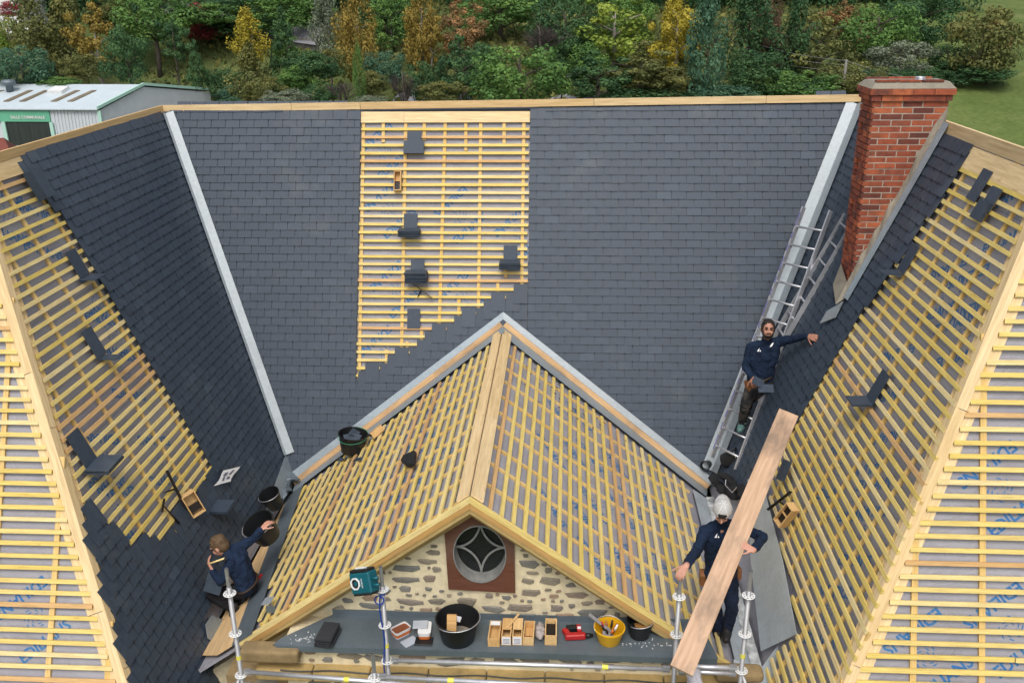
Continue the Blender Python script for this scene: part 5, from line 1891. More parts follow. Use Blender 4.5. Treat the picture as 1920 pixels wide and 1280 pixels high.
# radio hung on the pole
Rr = Matrix.Rotation(math.radians(-24), 3, 'Y') @ Matrix.Rotation(math.radians(-22), 3, 'Z') @ Matrix.Rotation(math.radians(-26), 3, 'X')
pr = at_y(683, 1090, YS - .04)
rd = empty('site_radio', pr, 'teal jobsite radio hanging from the scaffold pole', 'radio', None, Rr)
bevel(MB().box(pr, (.26, .13, .21), Rr).build('case', M['teal_plastic'], rd), .018, 3)
bevel(MB().box(pr + Rr @ Vector((0, 0, .115)), (.23, .125, .035), Rr).build('top_bumper', M['black_plastic'], rd), .01, 2)
bevel(MB().box(pr + Rr @ Vector((0, -.0, -.108)), (.23, .125, .03), Rr).build('bottom_bumper', M['black_plastic'], rd), .01, 2)
spk = MB()
cpos = pr + Rr @ Vector((-.055, -.064, .0))
Rsp = Rr @ Matrix.Rotation(math.pi / 2, 3, 'X')
spk.lathe([(.062, .0), (.062, .012), (.048, .012), (.048, .0)], 8, cpos, Rsp @ Matrix.Rotation(math.pi / 8, 3, 'Z'), close=True)
spk.build('speaker_ring', M['white_plastic'], rd)
MB().lathe([(.047, .0), (.042, .006), (.010, -.002)], 20, cpos, Rsp).build('speaker_cone', M['black_plastic'], rd)
wtx = text_mesh('makita', .035)
wtx.materials.append(M['white_plastic'])
o = bpy.data.objects.new('printed_name', wtx)
place(o, mat4(Rr @ Matrix.Rotation(math.pi / 2, 3, 'X') @ Matrix.Rotation(-math.pi / 2, 3, 'Z'), pr + Rr @ Vector((.030, -.0665, 0))), rd)
for dz in (.03, -.035):
    MB().tube([pr + Rr @ Vector((.10, -.02, dz)), pr + Rr @ Vector((.17, -.03, dz)), pr + Rr @ Vector((.21, -.02, dz))], .014, 8).build('carry_handle', M['teal_plastic'], rd, smooth=True)
MB().box(pr + Rr @ Vector((0, -.01, .14)), (.14, .02, .012), Rr).build('antenna', M['white_plastic'], rd)

# ------------------------------------------------------------------ the plank being carried
Pt, Pb = at_d(1478, 775, 10.5), at_d(1277, 1258, 8.6)
pv = (Pt + Pb) / 2 - CAM
pn = -(pv - (Pt - Pb).normalized() * pv.dot((Pt - Pb).normalized())).normalized()
plank = beam('scaffold_plank', Pb, Pt, .225, .032, pn, M['plank'], None)
bevel(plank, .004)
tag(plank, 'long weathered plank held slanting by the capped man', 'plank')
# ------------------------------------------------------------------ people
def capsule(b, p0, r0, p1, r1, seg=12):
    p0, p1 = Vector(p0), Vector(p1)
    ax = (p1 - p0)
    L_ = ax.length
    ax = ax.normalized() if L_ > 1e-6 else Vector((0, 0, 1))
    R3 = Matrix((ax.orthogonal().normalized(), ax.cross(ax.orthogonal().normalized()), ax)).transposed()
    prof = [(max(.0005, r0 * math.sin(math.pi / 2 * k / 4)), -r0 * math.cos(math.pi / 2 * k / 4)) for k in range(5)]
    prof += [(max(.0005, r1 * math.cos(math.pi / 2 * k / 4)), L_ + r1 * math.sin(math.pi / 2 * k / 4)) for k in range(5)]
    b.lathe(prof, seg, p0, R3)

def ellip(b, c, R3, s, seg=16):
    prof = [(max(.0005, math.sin(math.pi * k / 10)), -math.cos(math.pi * k / 10)) for k in range(11)]
    b.lathe(prof, seg, Vector(c), R3 @ Matrix.Diagonal(s))

def fused(name, b, mat_, parent, vox, smooth=3, crease=0.0, cs=.09):
    o = b.build(name, mat_, parent)
    m = o.modifiers.new('fuse', 'REMESH')
    m.mode = 'VOXEL'
    m.voxel_size = vox
    m.use_smooth_shade = True
    if smooth:
        s_ = o.modifiers.new('smooth', 'SMOOTH')
        s_.factor = .5
        s_.iterations = smooth
    if crease:
        tx = bpy.data.textures.new(name, 'CLOUDS')
        tx.noise_scale = cs
        d = o.modifiers.new('folds', 'DISPLACE')
        d.texture = tx
        d.strength = crease
        d.texture_coords = 'GLOBAL'
    return o

def hand(b, wrist, d, up, curl, thumb, k=1.0, spread=.12):
    """palm and five fingers; d = pointing direction, up = back of the hand, thumb = +1/-1 side"""
    wrist, d, up = Vector(wrist), Vector(d).normalized(), Vector(up)
    side = d.cross(up).normalized()
    up = side.cross(d).normalized()
    for q in (-1, 0, 1):
        capsule(b, wrist + side * .016 * q * k, .017 * k, wrist + d * .085 * k + side * .026 * q * k, .014 * k, 8)
    for i, (off, ln) in enumerate(((.036, .070), (.012, .080), (-.012, .075), (-.036, .058))):
        o_ = off * thumb
        p = wrist + d * .085 * k + side * o_ * k
        dd = (d + side * (o_ * spread * 22 * .35)).normalized()
        c = curl if isinstance(curl, (int, float)) else curl[i]
        for s_, (fr_, r_) in enumerate(((.45, .0095), (.32, .0088), (.23, .008))):
            a = c * (.7 if s_ == 0 else 1.0)
            dd = (dd * math.cos(a) - up * math.sin(a)).normalized()
            up_ = up
            q = p + dd * ln * fr_ * k * 1.15
            capsule(b, p, r_ * k, q, r_ * k * .95, 8)
            p = q
    p = wrist + d * .025 * k + side * .028 * thumb * k
    dd = (d * .65 + side * thumb * .75 - up * .25).normalized()
    for ln, r_ in ((.042, .011), (.034, .010), (.024, .009)):
        q = p + dd * ln * k
        capsule(b, p, r_ * k, q, r_ * .95 * k, 8)
        p = q
        dd = (dd + d * .25 - up * .12 * (curl if isinstance(curl, (int, float)) else 1)).normalized()

def person(label, J, face, up, mats, k=1.0, hands=(), hair=None, beard=False, cap=False, feet=(), belt=True, head_k=1.0, logo=None):
    """J: joint positions in the world"""
    base = Vector((J['pelvis'].x, J['pelvis'].y, min(p.z for p in (J['footL'], J['footR'])) - .06))
    e = empty('person', base, label, 'person', 'roofers at work')
    f = Vector(face).normalized()
    u = Vector(up)
    s = f.cross(u).normalized()
    u = s.cross(f).normalized()
    Rh = Matrix((s, f, u)).transposed()          # x to the person's right side, y forward, z up
    h = J['head']
    hk = head_k
    bd = MB()
    # head: skull, jaw, nose, brow, ears, lips
    ellip(bd, h + u * .022 * hk - f * .012 * hk, Rh, (.076 * hk, .095 * hk, .092 * hk))
    ellip(bd, h - u * .045 * hk + f * .018 * hk, Rh, (.058 * hk, .070 * hk, .068 * hk))
    ellip(bd, h - u * .088 * hk + f * .055 * hk, Rh, (.028 * hk, .026 * hk, .024 * hk))
    capsule(bd, h + u * .012 * hk + f * .086 * hk, .009 * hk, h - u * .028 * hk + f * .108 * hk, .015 * hk, 8)
    capsule(bd, h + u * .026 * hk + f * .078 * hk - s * .035 * hk, .011 * hk, h + u * .026 * hk + f * .078 * hk + s * .035 * hk, .011 * hk, 8)
    for q in (-1, 1):
        ellip(bd, h - u * .012 * hk + s * .078 * hk * q - f * .012 * hk, Rh, (.012 * hk, .020 * hk, .032 * hk), 10)
        capsule(bd, h - u * .03 * hk + f * .066 * hk + s * .036 * hk * q, .022 * hk, h - u * .05 * hk + f * .062 * hk + s * .03 * hk * q, .02 * hk, 8)
    capsule(bd, h - u * .062 * hk + f * .082 * hk - s * .018 * hk, .008 * hk, h - u * .062 * hk + f * .082 * hk + s * .018 * hk, .008 * hk, 8)
    neck_top = h - u * .06 * hk - f * .02 * hk
    capsule(bd, neck_top, .054 * k, J['neck'], .060 * k)
    chest, belly, pelvis = J['chest'], J['belly'], J['pelvis']
    # trunk and limbs under the clothes
    def limb(pts, rs, b=bd):
        for a, c, r0, r1 in zip(pts[:-1], pts[1:], rs[:-1], rs[1:]):
            capsule(b, a, r0 * k, c, r1 * k)
    limb([J['neck'], chest, belly, pelvis], [.07, .10, .095, .095])
    limb([J['shL'], J['elL'], J['wrL']], [.045, .038, .028])
    limb([J['shR'], J['elR'], J['wrR']], [.045, .038, .028])
    limb([J['shL'], chest, J['shR']], [.05, .07, .05])
    limb([J['hipL'], J['knL'], J['anL']], [.07, .05, .035])
    limb([J['hipR'], J['knR'], J['anR']], [.07, .05, .035])
    limb([J['hipL'], J['hipR']], [.08, .08])
    limb([J['anL'], J['footL']], [.035, .03])
    limb([J['anR'], J['footR']], [.035, .03])
    for hd_ in hands:
        hand(bd, *hd_, k=k * 1.05)
    body_ = fused('body', bd, mats['skin'], e, .0072, 2)
    # jacket
    jk = MB()
    sv = (J['shR'] - J['shL']).normalized()
    limb([J['neck'] - (J['neck'] - chest) * .15, chest, belly, pelvis + (belly - pelvis) * .15], [.080, .122, .118, .120], jk)
    for q in (-.5, .5):
        w_ = (J['shR'] - J['shL']) * q
        limb([J['neck'].lerp(J['shR'] if q > 0 else J['shL'], .62), chest + w_ * .52, belly + w_ * .42, pelvis + w_ * .40 + (belly - pelvis) * .12], [.064, .104, .096, .104], jk)
    limb([J['neck'], J['shL']], [.07, .072], jk)
    limb([J['neck'], J['shR']], [.07, .072], jk)
    for sd in ('L', 'R'):
        cuff = J['wr' + sd].lerp(J['el' + sd], .08)
        limb([J['sh' + sd], J['sh' + sd].lerp(J['el' + sd], .5), J['el' + sd], cuff], [.072, .060, .053, .042], jk)
    capsule(jk, J['neck'] - (neck_top - J['neck']) * .1, .072 * k, J['neck'].lerp(neck_top, .45), .068 * k)
    fused('jacket', jk, mats['jacket'], e, .012, 3, .038, .075)
    # trousers
    tz_ = MB()
    limb([belly.lerp(pelvis, .75), pelvis], [.118, .125], tz_)
    limb([J['hipL'], J['hipR']], [.105, .105], tz_)
    for sd in ('L', 'R'):
        limb([pelvis.lerp(J['hip' + sd], .6), J['hip' + sd], J['hip' + sd].lerp(J['kn' + sd], .5), J['kn' + sd], J['kn' + sd].lerp(J['an' + sd], .45), J['an' + sd] - (J['kn' + sd] - J['an' + sd]) * .04], [.11, .105, .088, .074, .068, .060], tz_)
    fused('trousers', tz_, mats['trousers'], e, .012, 3, .036, .07)
    # shoes
    for sd in ('L', 'R'):
        sh = MB()
        a, t_ = J['an' + sd], J['foot' + sd]
        d = (t_ - a)
        heel = a - Vector((0, 0, .05)) - Vector((d.x, d.y, 0)).normalized() * .035
        limb([a + Vector((0, 0, .05)), a - Vector((0, 0, .03))], [.056, .056], sh)
        limb([heel, (heel + t_) / 2 + Vector((0, 0, .012)), t_], [.050, .056, .046], sh)
        fused('shoe', sh, mats['shoe'], e, .010, 3)
    if belt:
        bt = MB()
        bc = belly.lerp(pelvis, .72)
        ax = (belly - pelvis).normalized()
        Rb2 = frame(sv, ax)
        pts = [bc + Rb2 @ Vector(((.165 * k) * math.cos(2 * math.pi * q / 20), .132 * k * math.sin(2 * math.pi * q / 20), 0)) for q in range(21)]
        bt.tube(pts, .017, 6)
        bt.build('belt', M['belt'], e, smooth=True)
        for q, a in enumerate(belt if isinstance(belt, (list, tuple)) else (2.8,)):
            c = bc + Rb2 @ Vector((.20 * k * math.cos(a), .17 * k * math.sin(a), -.08))
            bevel(MB().box(c, (.12, .07, .17), Rb2 @ Matrix.Rotation(a + math.pi / 2, 3, 'Z')).build('tool_pouch', M['leather'], e), .02, 3)
    # eyes and brows
    for q in (-1, 1):
        ey = MB()
        ellip(ey, h + u * .004 * hk + f * .083 * hk + s * .031 * hk * q, Rh, (.013 * hk, .008 * hk, .007 * hk), 10)
        ey.build('eye', M['eye'], e, smooth=True)
        if hair:
            eb_ = MB()
            capsule(eb_, h + u * .026 * hk + f * .090 * hk + s * .016 * hk * q, .006 * hk, h + u * .028 * hk + f * .083 * hk + s * .046 * hk * q, .005 * hk, 8)
            eb_.build('eyebrow', hair, e, smooth=True)
    if hair:
        hr = MB()
        ellip(hr, h + u * .034 * hk - f * .022 * hk, Rh, (.084 * hk, .096 * hk, .092 * hk))
        ellip(hr, h - u * .012 * hk - f * .045 * hk, Rh, (.079 * hk, .068 * hk, .080 * hk))
        for q in (-1, 1):
            capsule(hr, h + u * .03 * hk + s * .073 * hk * q + f * .02 * hk, .016 * hk, h - u * .02 * hk + s * .075 * hk * q + f * .012 * hk, .010 * hk, 8)
        rr_ = random.Random(int(abs(h.x) * 1000))
        for q in range(40):
            a, z_ = rr_.uniform(0, 6.28), rr_.uniform(.1, 1)
            dv = s * math.cos(a) * math.sqrt(1 - z_ * z_) * .082 + f * (math.sin(a) * math.sqrt(1 - z_ * z_) * .09 - .02) + u * (z_ * .088 + .034)
            if dv.dot(f) > .045 and dv.dot(u) < .09:
                continue
            c = h + dv * hk
            capsule(hr, c, .012 * hk, c + (dv.normalized() * .010 + s * rr_.uniform(-.012, .012)) * hk, .006 * hk, 6)
        fused('hair', hr, hair, e, .0075, 1)
    if beard:
        br_ = MB()
        ellip(br_, h - u * .078 * hk + f * .030 * hk, Rh, (.060 * hk, .058 * hk, .042 * hk))
        for q in (-1, 1):
            capsule(br_, h - u * .02 * hk + s * .068 * hk * q + f * .01 * hk, .012 * hk, h - u * .075 * hk + s * .045 * hk * q + f * .045 * hk, .022 * hk, 8)
        capsule(br_, h - u * .046 * hk + f * .092 * hk - s * .024 * hk, .008 * hk, h - u * .046 * hk + f * .092 * hk + s * .024 * hk, .008 * hk, 8)
        fused('beard', br_, hair, e, .0075, 1)
    if cap:
        cpm = MB()
        n, m_ = 24, 8
        vs = []
        for i in range(m_ + 1):
            ph = math.pi / 2 * i / m_
            for j in range(n):
                a = 2 * math.pi * j / n
                vs.append(h + (s * math.cos(a) * .092 * math.cos(ph) + f * (math.sin(a) * .108 * math.cos(ph) - .012) + u * (.022 + .102 * math.sin(ph))) * hk)
        cpm.add(vs, [(i * n + j, i * n + (j + 1) % n, (i + 1) * n + (j + 1) % n, (i + 1) * n + j) for i in range(m_) for j in range(n)])
        c_ = cpm.build('cap', M['cap_white'], e, smooth=True)
        pk = MB()
        vs = []
        for r_, dz in ((.10, .026), (.165, .012)):
            for j in range(11):
                a = math.pi * (.16 + .68 * j / 10)
                vs.append(h + (s * math.cos(a) * (.094 if r_ < .12 else .085) - f * (math.sin(a) * r_ + .012 + (.0 if r_ < .12 else .01)) + u * dz) * hk)
        fs_ = [(j, j + 1, 12 + j, 11 + j) for j in range(10)]
        pk.add(vs, fs_)
        pko = pk.build('cap_peak', M['cap_white'] if cap == 'white' else M['navy'], c_, smooth=True)
        sm = pko.modifiers.new('thick', 'SOLIDIFY')
        sm.thickness = .006
        for j in range(0, 24, 4):
            a = 2 * math.pi * j / 24
            pts = [h + (s * math.cos(a) * .0935 * math.cos(ph) + f * (math.sin(a) * .1095 * math.cos(ph) - .012) + u * (.022 + .1035 * math.sin(ph))) * hk for ph in [math.pi / 2 * q / 8 for q in range(9)]]
            MB().tube(pts, .0028, 5).build('seam', M['white_paint'], c_)
        MB().box(h + u * .126 * hk - f * .012 * hk, (.014, .014, .008)).build('button', M['white_paint'], c_)
        op = MB()
        ellip(op, h + u * .040 * hk + f * .078 * hk, Rh, (.040 * hk, .024 * hk, .026 * hk))
        op.build('strap_opening', M['hair_dark'], c_, smooth=True)
        hr = MB()
        ellip(hr, h - u * .008 * hk - f * .030 * hk, Rh, (.079 * hk, .076 * hk, .075 * hk))
        ellip(hr, h + u * .045 * hk + f * .045 * hk, Rh, (.062 * hk, .052 * hk, .040 * hk))
        fused('hair', hr, M['hair_dark'], e, .008, 1)
    for (c, n_, up_, kind) in (logo or ()):
        n_ = Vector(n_).normalized()
        R3 = frame(Vector(up_).cross(n_), n_)
        lg_ = MB()
        if kind == 'peak':
            lg_.add([Vector(c) + R3 @ Vector(p) for p in ((-.03, -.02, 0), (-.004, -.02, 0), (.0, .028, 0), (-.012, .012, 0))], [(0, 1, 2, 3)])
            lg_.add([Vector(c) + R3 @ Vector(p) for p in ((.004, -.02, 0), (.022, -.02, 0), (.012, .004, 0))], [(0, 1, 2)])
        else:
            lg_.add([Vector(c) + R3 @ Vector(p) for p in ((-.03, -.03, 0), (.005, -.012, 0), (.03, .03, 0), (.012, .034, 0), (-.012, .008, 0))], [(0, 1, 2, 3, 4)])
        lg_.build('emblem', M['white_plastic'], e)
    return e

def J_(d):
    return {k_: (Vector(v_) if not isinstance(v_, tuple) or len(v_) != 3 or not isinstance(v_[0], int) else at_y(*v_)) for k_, v_ in d.items()}

# the man on the ladder
y1 = 12.02
hand_R = SR.P(*SR.pix(1519, 632), .075)
J = J_({'head': (1440, 617, y1 - .10), 'neck': (1437, 644, y1 - .04), 'chest': (1434, 664, y1 - .03), 'belly': (1429, 690, y1 - .02), 'pelvis': (1424, 712, y1),
        'shL': (1409, 650, y1 - .02), 'shR': (1464, 640, y1 - .05), 'elL': (1397, 688, y1 - .06), 'wrL': (1411, 708, y1 - .24),
        'hipL': (1413, 718, y1), 'hipR': (1436, 718, y1), 'knL': (1398, 760, y1 - .10), 'knR': (1424, 760, y1 - .14), 'anL': (1391, 794, y1 + .02), 'anR': (1411, 782, y1 - .02),
        'footL': (1387, 806, y1 - .10), 'footR': (1409, 793, y1 - .13)})
J['wrR'] = SR.P(*SR.pix(1515, 630, .09), .09)
J['elR'] = J['shR'].lerp(J['wrR'], .52) + Vector((0, -.02, .01))
J['knR'] = SR.P(*SR.pix(1425, 758), .17)
J['anR'] = SR.P(*SR.pix(1412, 784), .13)
J['footR'] = SR.P(*SR.pix(1409, 797), .12)
bs = J['wrL'] + Vector((.02, -.06, -.10))
fv = (CAM - J['head']).normalized()
person('bearded man in navy jacket standing on the long ladder holding a bent slate', J, (fv.x + .14, fv.y, fv.z - .12), (.06, .18, 1), {'skin': M['skin_tan'], 'jacket': M['navy'], 'trousers': M['dusty_trousers'], 'shoe': M['boot_teal']},
       hands=((J['wrR'], (SR.P(*SR.pix(1540, 636), .02) - J['wrR']), SR.N, .12, 1), (J['wrL'], (.25, -.35, -.9), (-.2, -.9, .2), .75, 1)), hair=M['hair_dark'], beard=True, head_k=1.10,
       logo=((at_y(1447, 647, y1 - .215), (.15, -1, .45), (0, .3, 1), 'wing'), (at_y(1424, 656, y1 - .205), (-.1, -1, .45), (0, .3, 1), 'peak')), belt=(3.6,))
# bent slate in his hand
sp_ = empty('slate_offcut', bs, 'bent dark slate pair held in the lowered hand of the bearded man', 'slate')
c0 = at_y(1424, 720, y1 - .36)
MB().box(c0 + Vector((-.02, 0, .03)), (.16, .13, .008), frame((.8, -.1, -.45), (.25, -.6, .75))).build('slate', M['slate'], sp_)
MB().box(at_y(1436, 728, y1 - .42), (.20, .14, .008), frame((.95, -.1, .05), (0, -.45, .9))).build('slate', M['slate'], sp_)

# the man with the cap and the plank
y2 = 8.74
def plank_at(v):
    w = (v - 1258.0) / (775.0 - 1258.0)
    # same pixel row on the plank's axis
    lo_, hi_ = 0.0, 1.0
    for _ in range(30):
        m_ = (lo_ + hi_) / 2
        if proj(Pb.lerp(Pt, m_))[1] > v:
            lo_ = m_
        else:
            hi_ = m_
    return Pb.lerp(Pt, lo_)
wv_ = pn.cross((Pt - Pb).normalized()).normalized()
if wv_.x < 0:
    wv_ = -wv_
edgeP = plank_at(1022) + wv_ * .125 + pn * .016
J = J_({'head': (1354, 958, y2 - .25), 'neck': (1354, 982, y2 - .10), 'chest': (1353, 1010, y2 - .06), 'belly': (1352, 1048, y2 - .02), 'pelvis': (1352, 1080, y2 + .02),
        'shL': (1322, 997, y2 - .10), 'shR': (1391, 990, y2 - .06), 'elL': (1305, 1034, y2 - .28), 'elR': (1431, 1006, y2 - .18),
        'hipL': (1339, 1088, y2 + .02), 'hipR': (1366, 1086, y2), 'knL': (1341, 1135, y2 - .10), 'knR': (1373, 1138, y2 - .16), 'anL': (1345, 1178, 8.66), 'anR': (1364, 1178, 8.58),
        'footL': (1345, 1194, 8.58), 'footR': (1361, 1198, 8.46)})
J['wrL'] = Vector((sC.x + .06, sC.y + .075, sC.z + .05))
J['wrR'] = edgeP + wv_ * .09 + Vector((.0, .03, .02))
person('man in white cap and navy jacket carrying the long plank on the gable roof', J, (-.14, -.86, -.48), (0, -.4, .9), {'skin': M['skin'], 'jacket': M['navy'], 'trousers': M['navy_trousers'], 'shoe': M['boot_black']},
       hands=((J['wrL'], (-.45, -.6, -.25), (-.1, -.2, .95), .75, 1), (J['wrR'], -wv_ + pn * .15, pn, .45, -1)), cap='white', head_k=1.08,
       logo=((at_y(1345, 1004, y2 - .235), (-.1, -1, .35), (0, .2, 1), 'peak'),), belt=(.3, 3.0))

# the man kneeling at the left trough
pk0 = SGL.P(*SGL.pix(455, 1130), .06)
y3 = pk0.y
kneeL = SL.P(*SL.pix(384, 1118), .10)
J = J_({'head': (411, 1023, y3 + .02), 'neck': (428, 1034, y3 + .04), 'chest': (444, 1050, y3 + .02), 'belly': (456, 1076, y3), 'pelvis': (464, 1098, y3),
        'shL': (432, 1058, y3 - .12), 'shR': (452, 1024, y3 + .16), 'elR': (478, 1008, y3 + .22), 'wrR': (490, 992, y3 + .22), 'elL': (414, 1090, y3 - .20), 'wrL': (398, 1068, y3 - .18),
        'hipL': (456, 1106, y3 - .05), 'hipR': (468, 1096, y3 + .09), 'anL': (440, 1142, y3 - .10), 'knR': (428, 1112, y3 + .12), 'anR': (458, 1128, y3 + .04),
        'footL': (448, 1152, y3 - .05), 'footR': (462, 1142, y3 + .0)})
J['knL'] = kneeL
fh = Vector((-.85, .10, -.55))
person('fair-haired man in navy jacket kneeling at the left trough', J, fh, (-.45, .05, .85), {'skin': M['skin'], 'jacket': M['navy'], 'trousers': M['black_trousers'], 'shoe': M['boot_black']},
       hands=((J['wrL'], (-.35, .2, .55), (-.8, -.4, .1), .65, -1), (J['wrR'], (.4, .5, .3), (0, 0, 1), .4, 1)), hair=M['hair_fair'], head_k=1.08, belt=(1.4,))
hm = empty('slating_hammer', at_y(412, 1050, y3 - .18), 'yellow handled hammer in the hand of the kneeling man', 'hammer')
MB().tube([at_y(393, 1056, y3 - .18), at_y(421, 1046, y3 - .18)], .011, 8).build('shaft', M['batten'], hm, smooth=True)
MB().box(at_y(422, 1047, y3 - .18), (.10, .02, .022), frame((0.3, .3, .9), (0, -1, 0))).build('head', M['steel_dark'], hm)
# slate being fitted on his knee
tag(MB().box(at_y(402, 1092, y3 - .2), (.20, .26, .008), frame((.9, 0, -.3), (-.2, -.9, .35))).build('loose_slate', M['slate']), 'slate held upright against the knee of the kneeling man', 'slate')
wb = MB().box(SGL.P(*SGL.pix(482, 1025), .04), (.26, .04, .03), frame((1, .25, .15), (0, 0, 1)))
tag(wb.build('wood_slip', M['batten']), 'short batten offcut across the left trough beside the kneeling man', 'wood slip')
rk = MB().box(SGL.P(*SGL.pix(484, 1090), .03), (.22, .035, .03), frame((.35, .9, .1), (0, 0, 1)))
tag(bevel(rk.build('folding_rule', M['red_plastic']), .008, 2), 'dark red tool handle lying on the zinc behind the kneeling man', 'tool')
# grey sleeve of a helper just below the plank end
hp = MB()
a, b = at_d(1300, 1262, 9.1), at_d(1312, 1330, 8.9)
capsule(hp, a, .07, a.lerp(b, .45), .085)
capsule(hp, a.lerp(b, .45), .085, b, .10)
capsule(hp, b, .10, b + Vector((.1, .1, -.5)), .14)
capsule(hp, b + Vector((.1, .1, -.5)), .14, b + Vector((.1, .1, -1.0)), .13)
M['grey_cloth'] = cloth('grey_sweatshirt', (.42, .41, .43), .12)
hpe = empty('person', Vector((b.x + .1, b.y + .1, b.z - 2.2)), 'person in grey sweatshirt, only an arm showing under the plank end', 'person', 'roofers at work')
fused('sleeve', hp, M['grey_cloth'], hpe, .014, 3, .03, .06)
# ------------------------------------------------------------------ land behind the house
def gz(x, y):
    z = 0.0
    w = min(1, max(0, (-x - 12) / 12))          # the hall stands on a level yard at the left
    t = y - (56 + 32 * w)
    if t > 0:
        z = (.17 + .16 * w) * t * min(1, t / 25)
    if x > 30 and y > 56:
        z *= 1 - .25 * min(1, (x - 30) / 40)
    if y > 40:
        z += .35 * math.sin(x * .09 + 1.3) * math.sin(y * .07) * min(1, (y - 40) / 30)
    if y > 260:
        z = min(z, 38)
    return z
def leafless(nt):
    pass
def ground_mat():
    m, nt, b = mk('hillside_grass')
    f = noise(nt, .11, 6, rough=.65, coord='Object')
    f2 = noise(nt, 1.7, 5)
    f3 = noise(nt, .05, 4)
    c = ramp(nt, f, [(.30, (.045, .066, .022)), (.50, (.080, .112, .034)), (.70, (.12, .145, .050))])
    c = mix(nt, ramp(nt, f2, [(.45, 0.0), (.75, .55)]), c, (.10, .085, .04))
    c = mix(nt, ramp(nt, f3, [(.50, 0.0), (.68, .65)]), c, (.075, .045, .022))
    nt.links.new(c, b.inputs['Base Color'])
    b.inputs['Roughness'].default_value = .95
    b.inputs['Specular IOR Level'].default_value = .1
    bump(nt, b, noise(nt, 3.5, 6), .8, .25)
    return m
M['ground'] = ground_mat()
def field_mat():
    m, nt, b = mk('meadow_grass')
    f = noise(nt, .22, 6, rough=.6)
    f2 = noise(nt, 2.6, 5)
    c = ramp(nt, f, [(.30, (.082, .115, .032)), (.55, (.110, .150, .045)), (.75, (.155, .175, .070))])
    c = mix(nt, 1.0, c, ramp(nt, f2, [(.3, (.75, .78, .7)), (.7, (1.2, 1.15, 1.1))]), 'MULTIPLY')
    nt.links.new(c, b.inputs['Base Color'])
    b.inputs['Roughness'].default_value = .95
    b.inputs['Specular IOR Level'].default_value = .1
    bump(nt, b, f2, .6, .15)
    return m
M['field'] = field_mat()
g = MB()
xs = [-700, -400, -250] + [-160 + 5 * i for i in range(75)] + [260, 400, 700]
ys_ = [-300, -100, -20] + [20 + 5 * i for i in range(50)] + [320, 420, 600, 900]
vs = [(x, y, gz(x, y)) for y in ys_ for x in xs]
nx = len(xs)
g.add(vs, [(j * nx + i, j * nx + i + 1, (j + 1) * nx + i + 1, (j + 1) * nx + i) for j in range(len(ys_) - 1) for i in range(nx - 1)])
o = g.build('ground', M['ground'], smooth=True, M=Matrix.Identity(4))
o['kind'] = 'structure'
def patch(name, x0, x1, y0, y1, mat_, n=16, dz=.06, edge=None):
    b = MB()
    vs = []
    for j in range(n + 1):
        for i in range(n + 1):
            y = y0 + (y1 - y0) * j / n
            a, c = (x0(y), x1(y)) if callable(x0) else (x0, x1)
            x = a + (c - a) * i / n
            vs.append((x, y, gz(x, y) + dz))
    b.add(vs, [(j * (n + 1) + i, j * (n + 1) + i + 1, (j + 1) * (n + 1) + i + 1, (j + 1) * (n + 1) + i) for j in range(n) for i in range(n)])
    o = b.build(name, mat_, smooth=True, M=Matrix.Identity(4))
    o['kind'] = 'structure'
    return o
patch('meadow', lambda y: 10 + max(0, y - 20) * .24 + (1.5 * math.sin(y * .2)), lambda y: 190, -60, 240, M['field'], 60, .12)
M['asphalt'] = simple('pale_asphalt', (.23, .23, .25), .9, var=.25, scale=.8)
def to_ground(u, v):
    d = ray(u, v)
    t = 20 / d.y
    while t * d.y < 400:
        p = CAM + d * t
        if p.z <= gz(p.x, p.y):
            return p
        t += .5 / d.y
    return p
def strip(name, pts, w, mat_, dz):
    b = MB()
    L0, L1 = [], []
    for i, p in enumerate(pts):
        a, c = pts[max(0, i - 1)], pts[min(len(pts) - 1, i + 1)]
        d = Vector((c.x - a.x, c.y - a.y, 0)).normalized()
        s = Vector((-d.y, d.x, 0)) * w / 2
        for l, q in ((L0, p - s), (L1, p + s)):
            l.append(Vector((q.x, q.y, gz(q.x, q.y) + dz)))
    n = len(pts)
    b.add(L0 + L1, [(i, i + 1, n + i + 1, n + i) for i in range(n - 1)])
    o = b.build(name, mat_, smooth=True)
    return o
rp = [to_ground(u, v) for u, v in ((700, 214), (760, 206), (800, 196), (840, 189), (880, 183))]
strip('road', rp, 4.0, M['asphalt'], .14)['kind'] = 'structure'
rp = [to_ground(u, v) for u, v in ((1040, 186), (1080, 191), (1130, 197), (1200, 204))]
strip('path', rp, 2.0, M['asphalt'], .14)['kind'] = 'structure'
# lane on the hillside with its stone retaining wall
lp = [to_ground(u, v) for u, v in ((318, 30), (340, 46), (385, 55), (440, 66), (500, 78), (560, 92), (600, 98))]
strip('lane', [p + Vector((0, 1.2, 0)) for p in lp], 3.4, M['asphalt'], .9)['kind'] = 'structure'
wl_ = MB()
for a, b in zip(lp[:-1], lp[1:]):
    a0, b0 = Vector((a.x, a.y, gz(a.x, a.y) - .4)), Vector((b.x, b.y, gz(b.x, b.y) - .4))
    wl_.prism([a0, b0, b0 + Vector((0, 0, 1.5)), a0 + Vector((0, 0, 1.5))], (0, .4, 0))
M['drystone'] = simple('dry_stone', (.24, .23, .20), .95, var=.6, scale=2.5, bmp=.8, bscale=3, bdist=.1)
tag(wl_.build('retaining_wall', M['drystone']), 'grey dry stone wall along the lane on the hillside', 'stone wall')

# ------------------------------------------------------------------ village hall
HZ = 4.4
hz_e = HZ
A_ = at_z(186, 207, HZ)                      # front right corner of the eaves
B_ = at_z(394, 173, HZ)                      # rear right corner
ridge_px = at_z(269, 162, HZ + 2.0)
dirw = Vector((B_.x - A_.x, B_.y - A_.y, 0))
depth_h = dirw.length

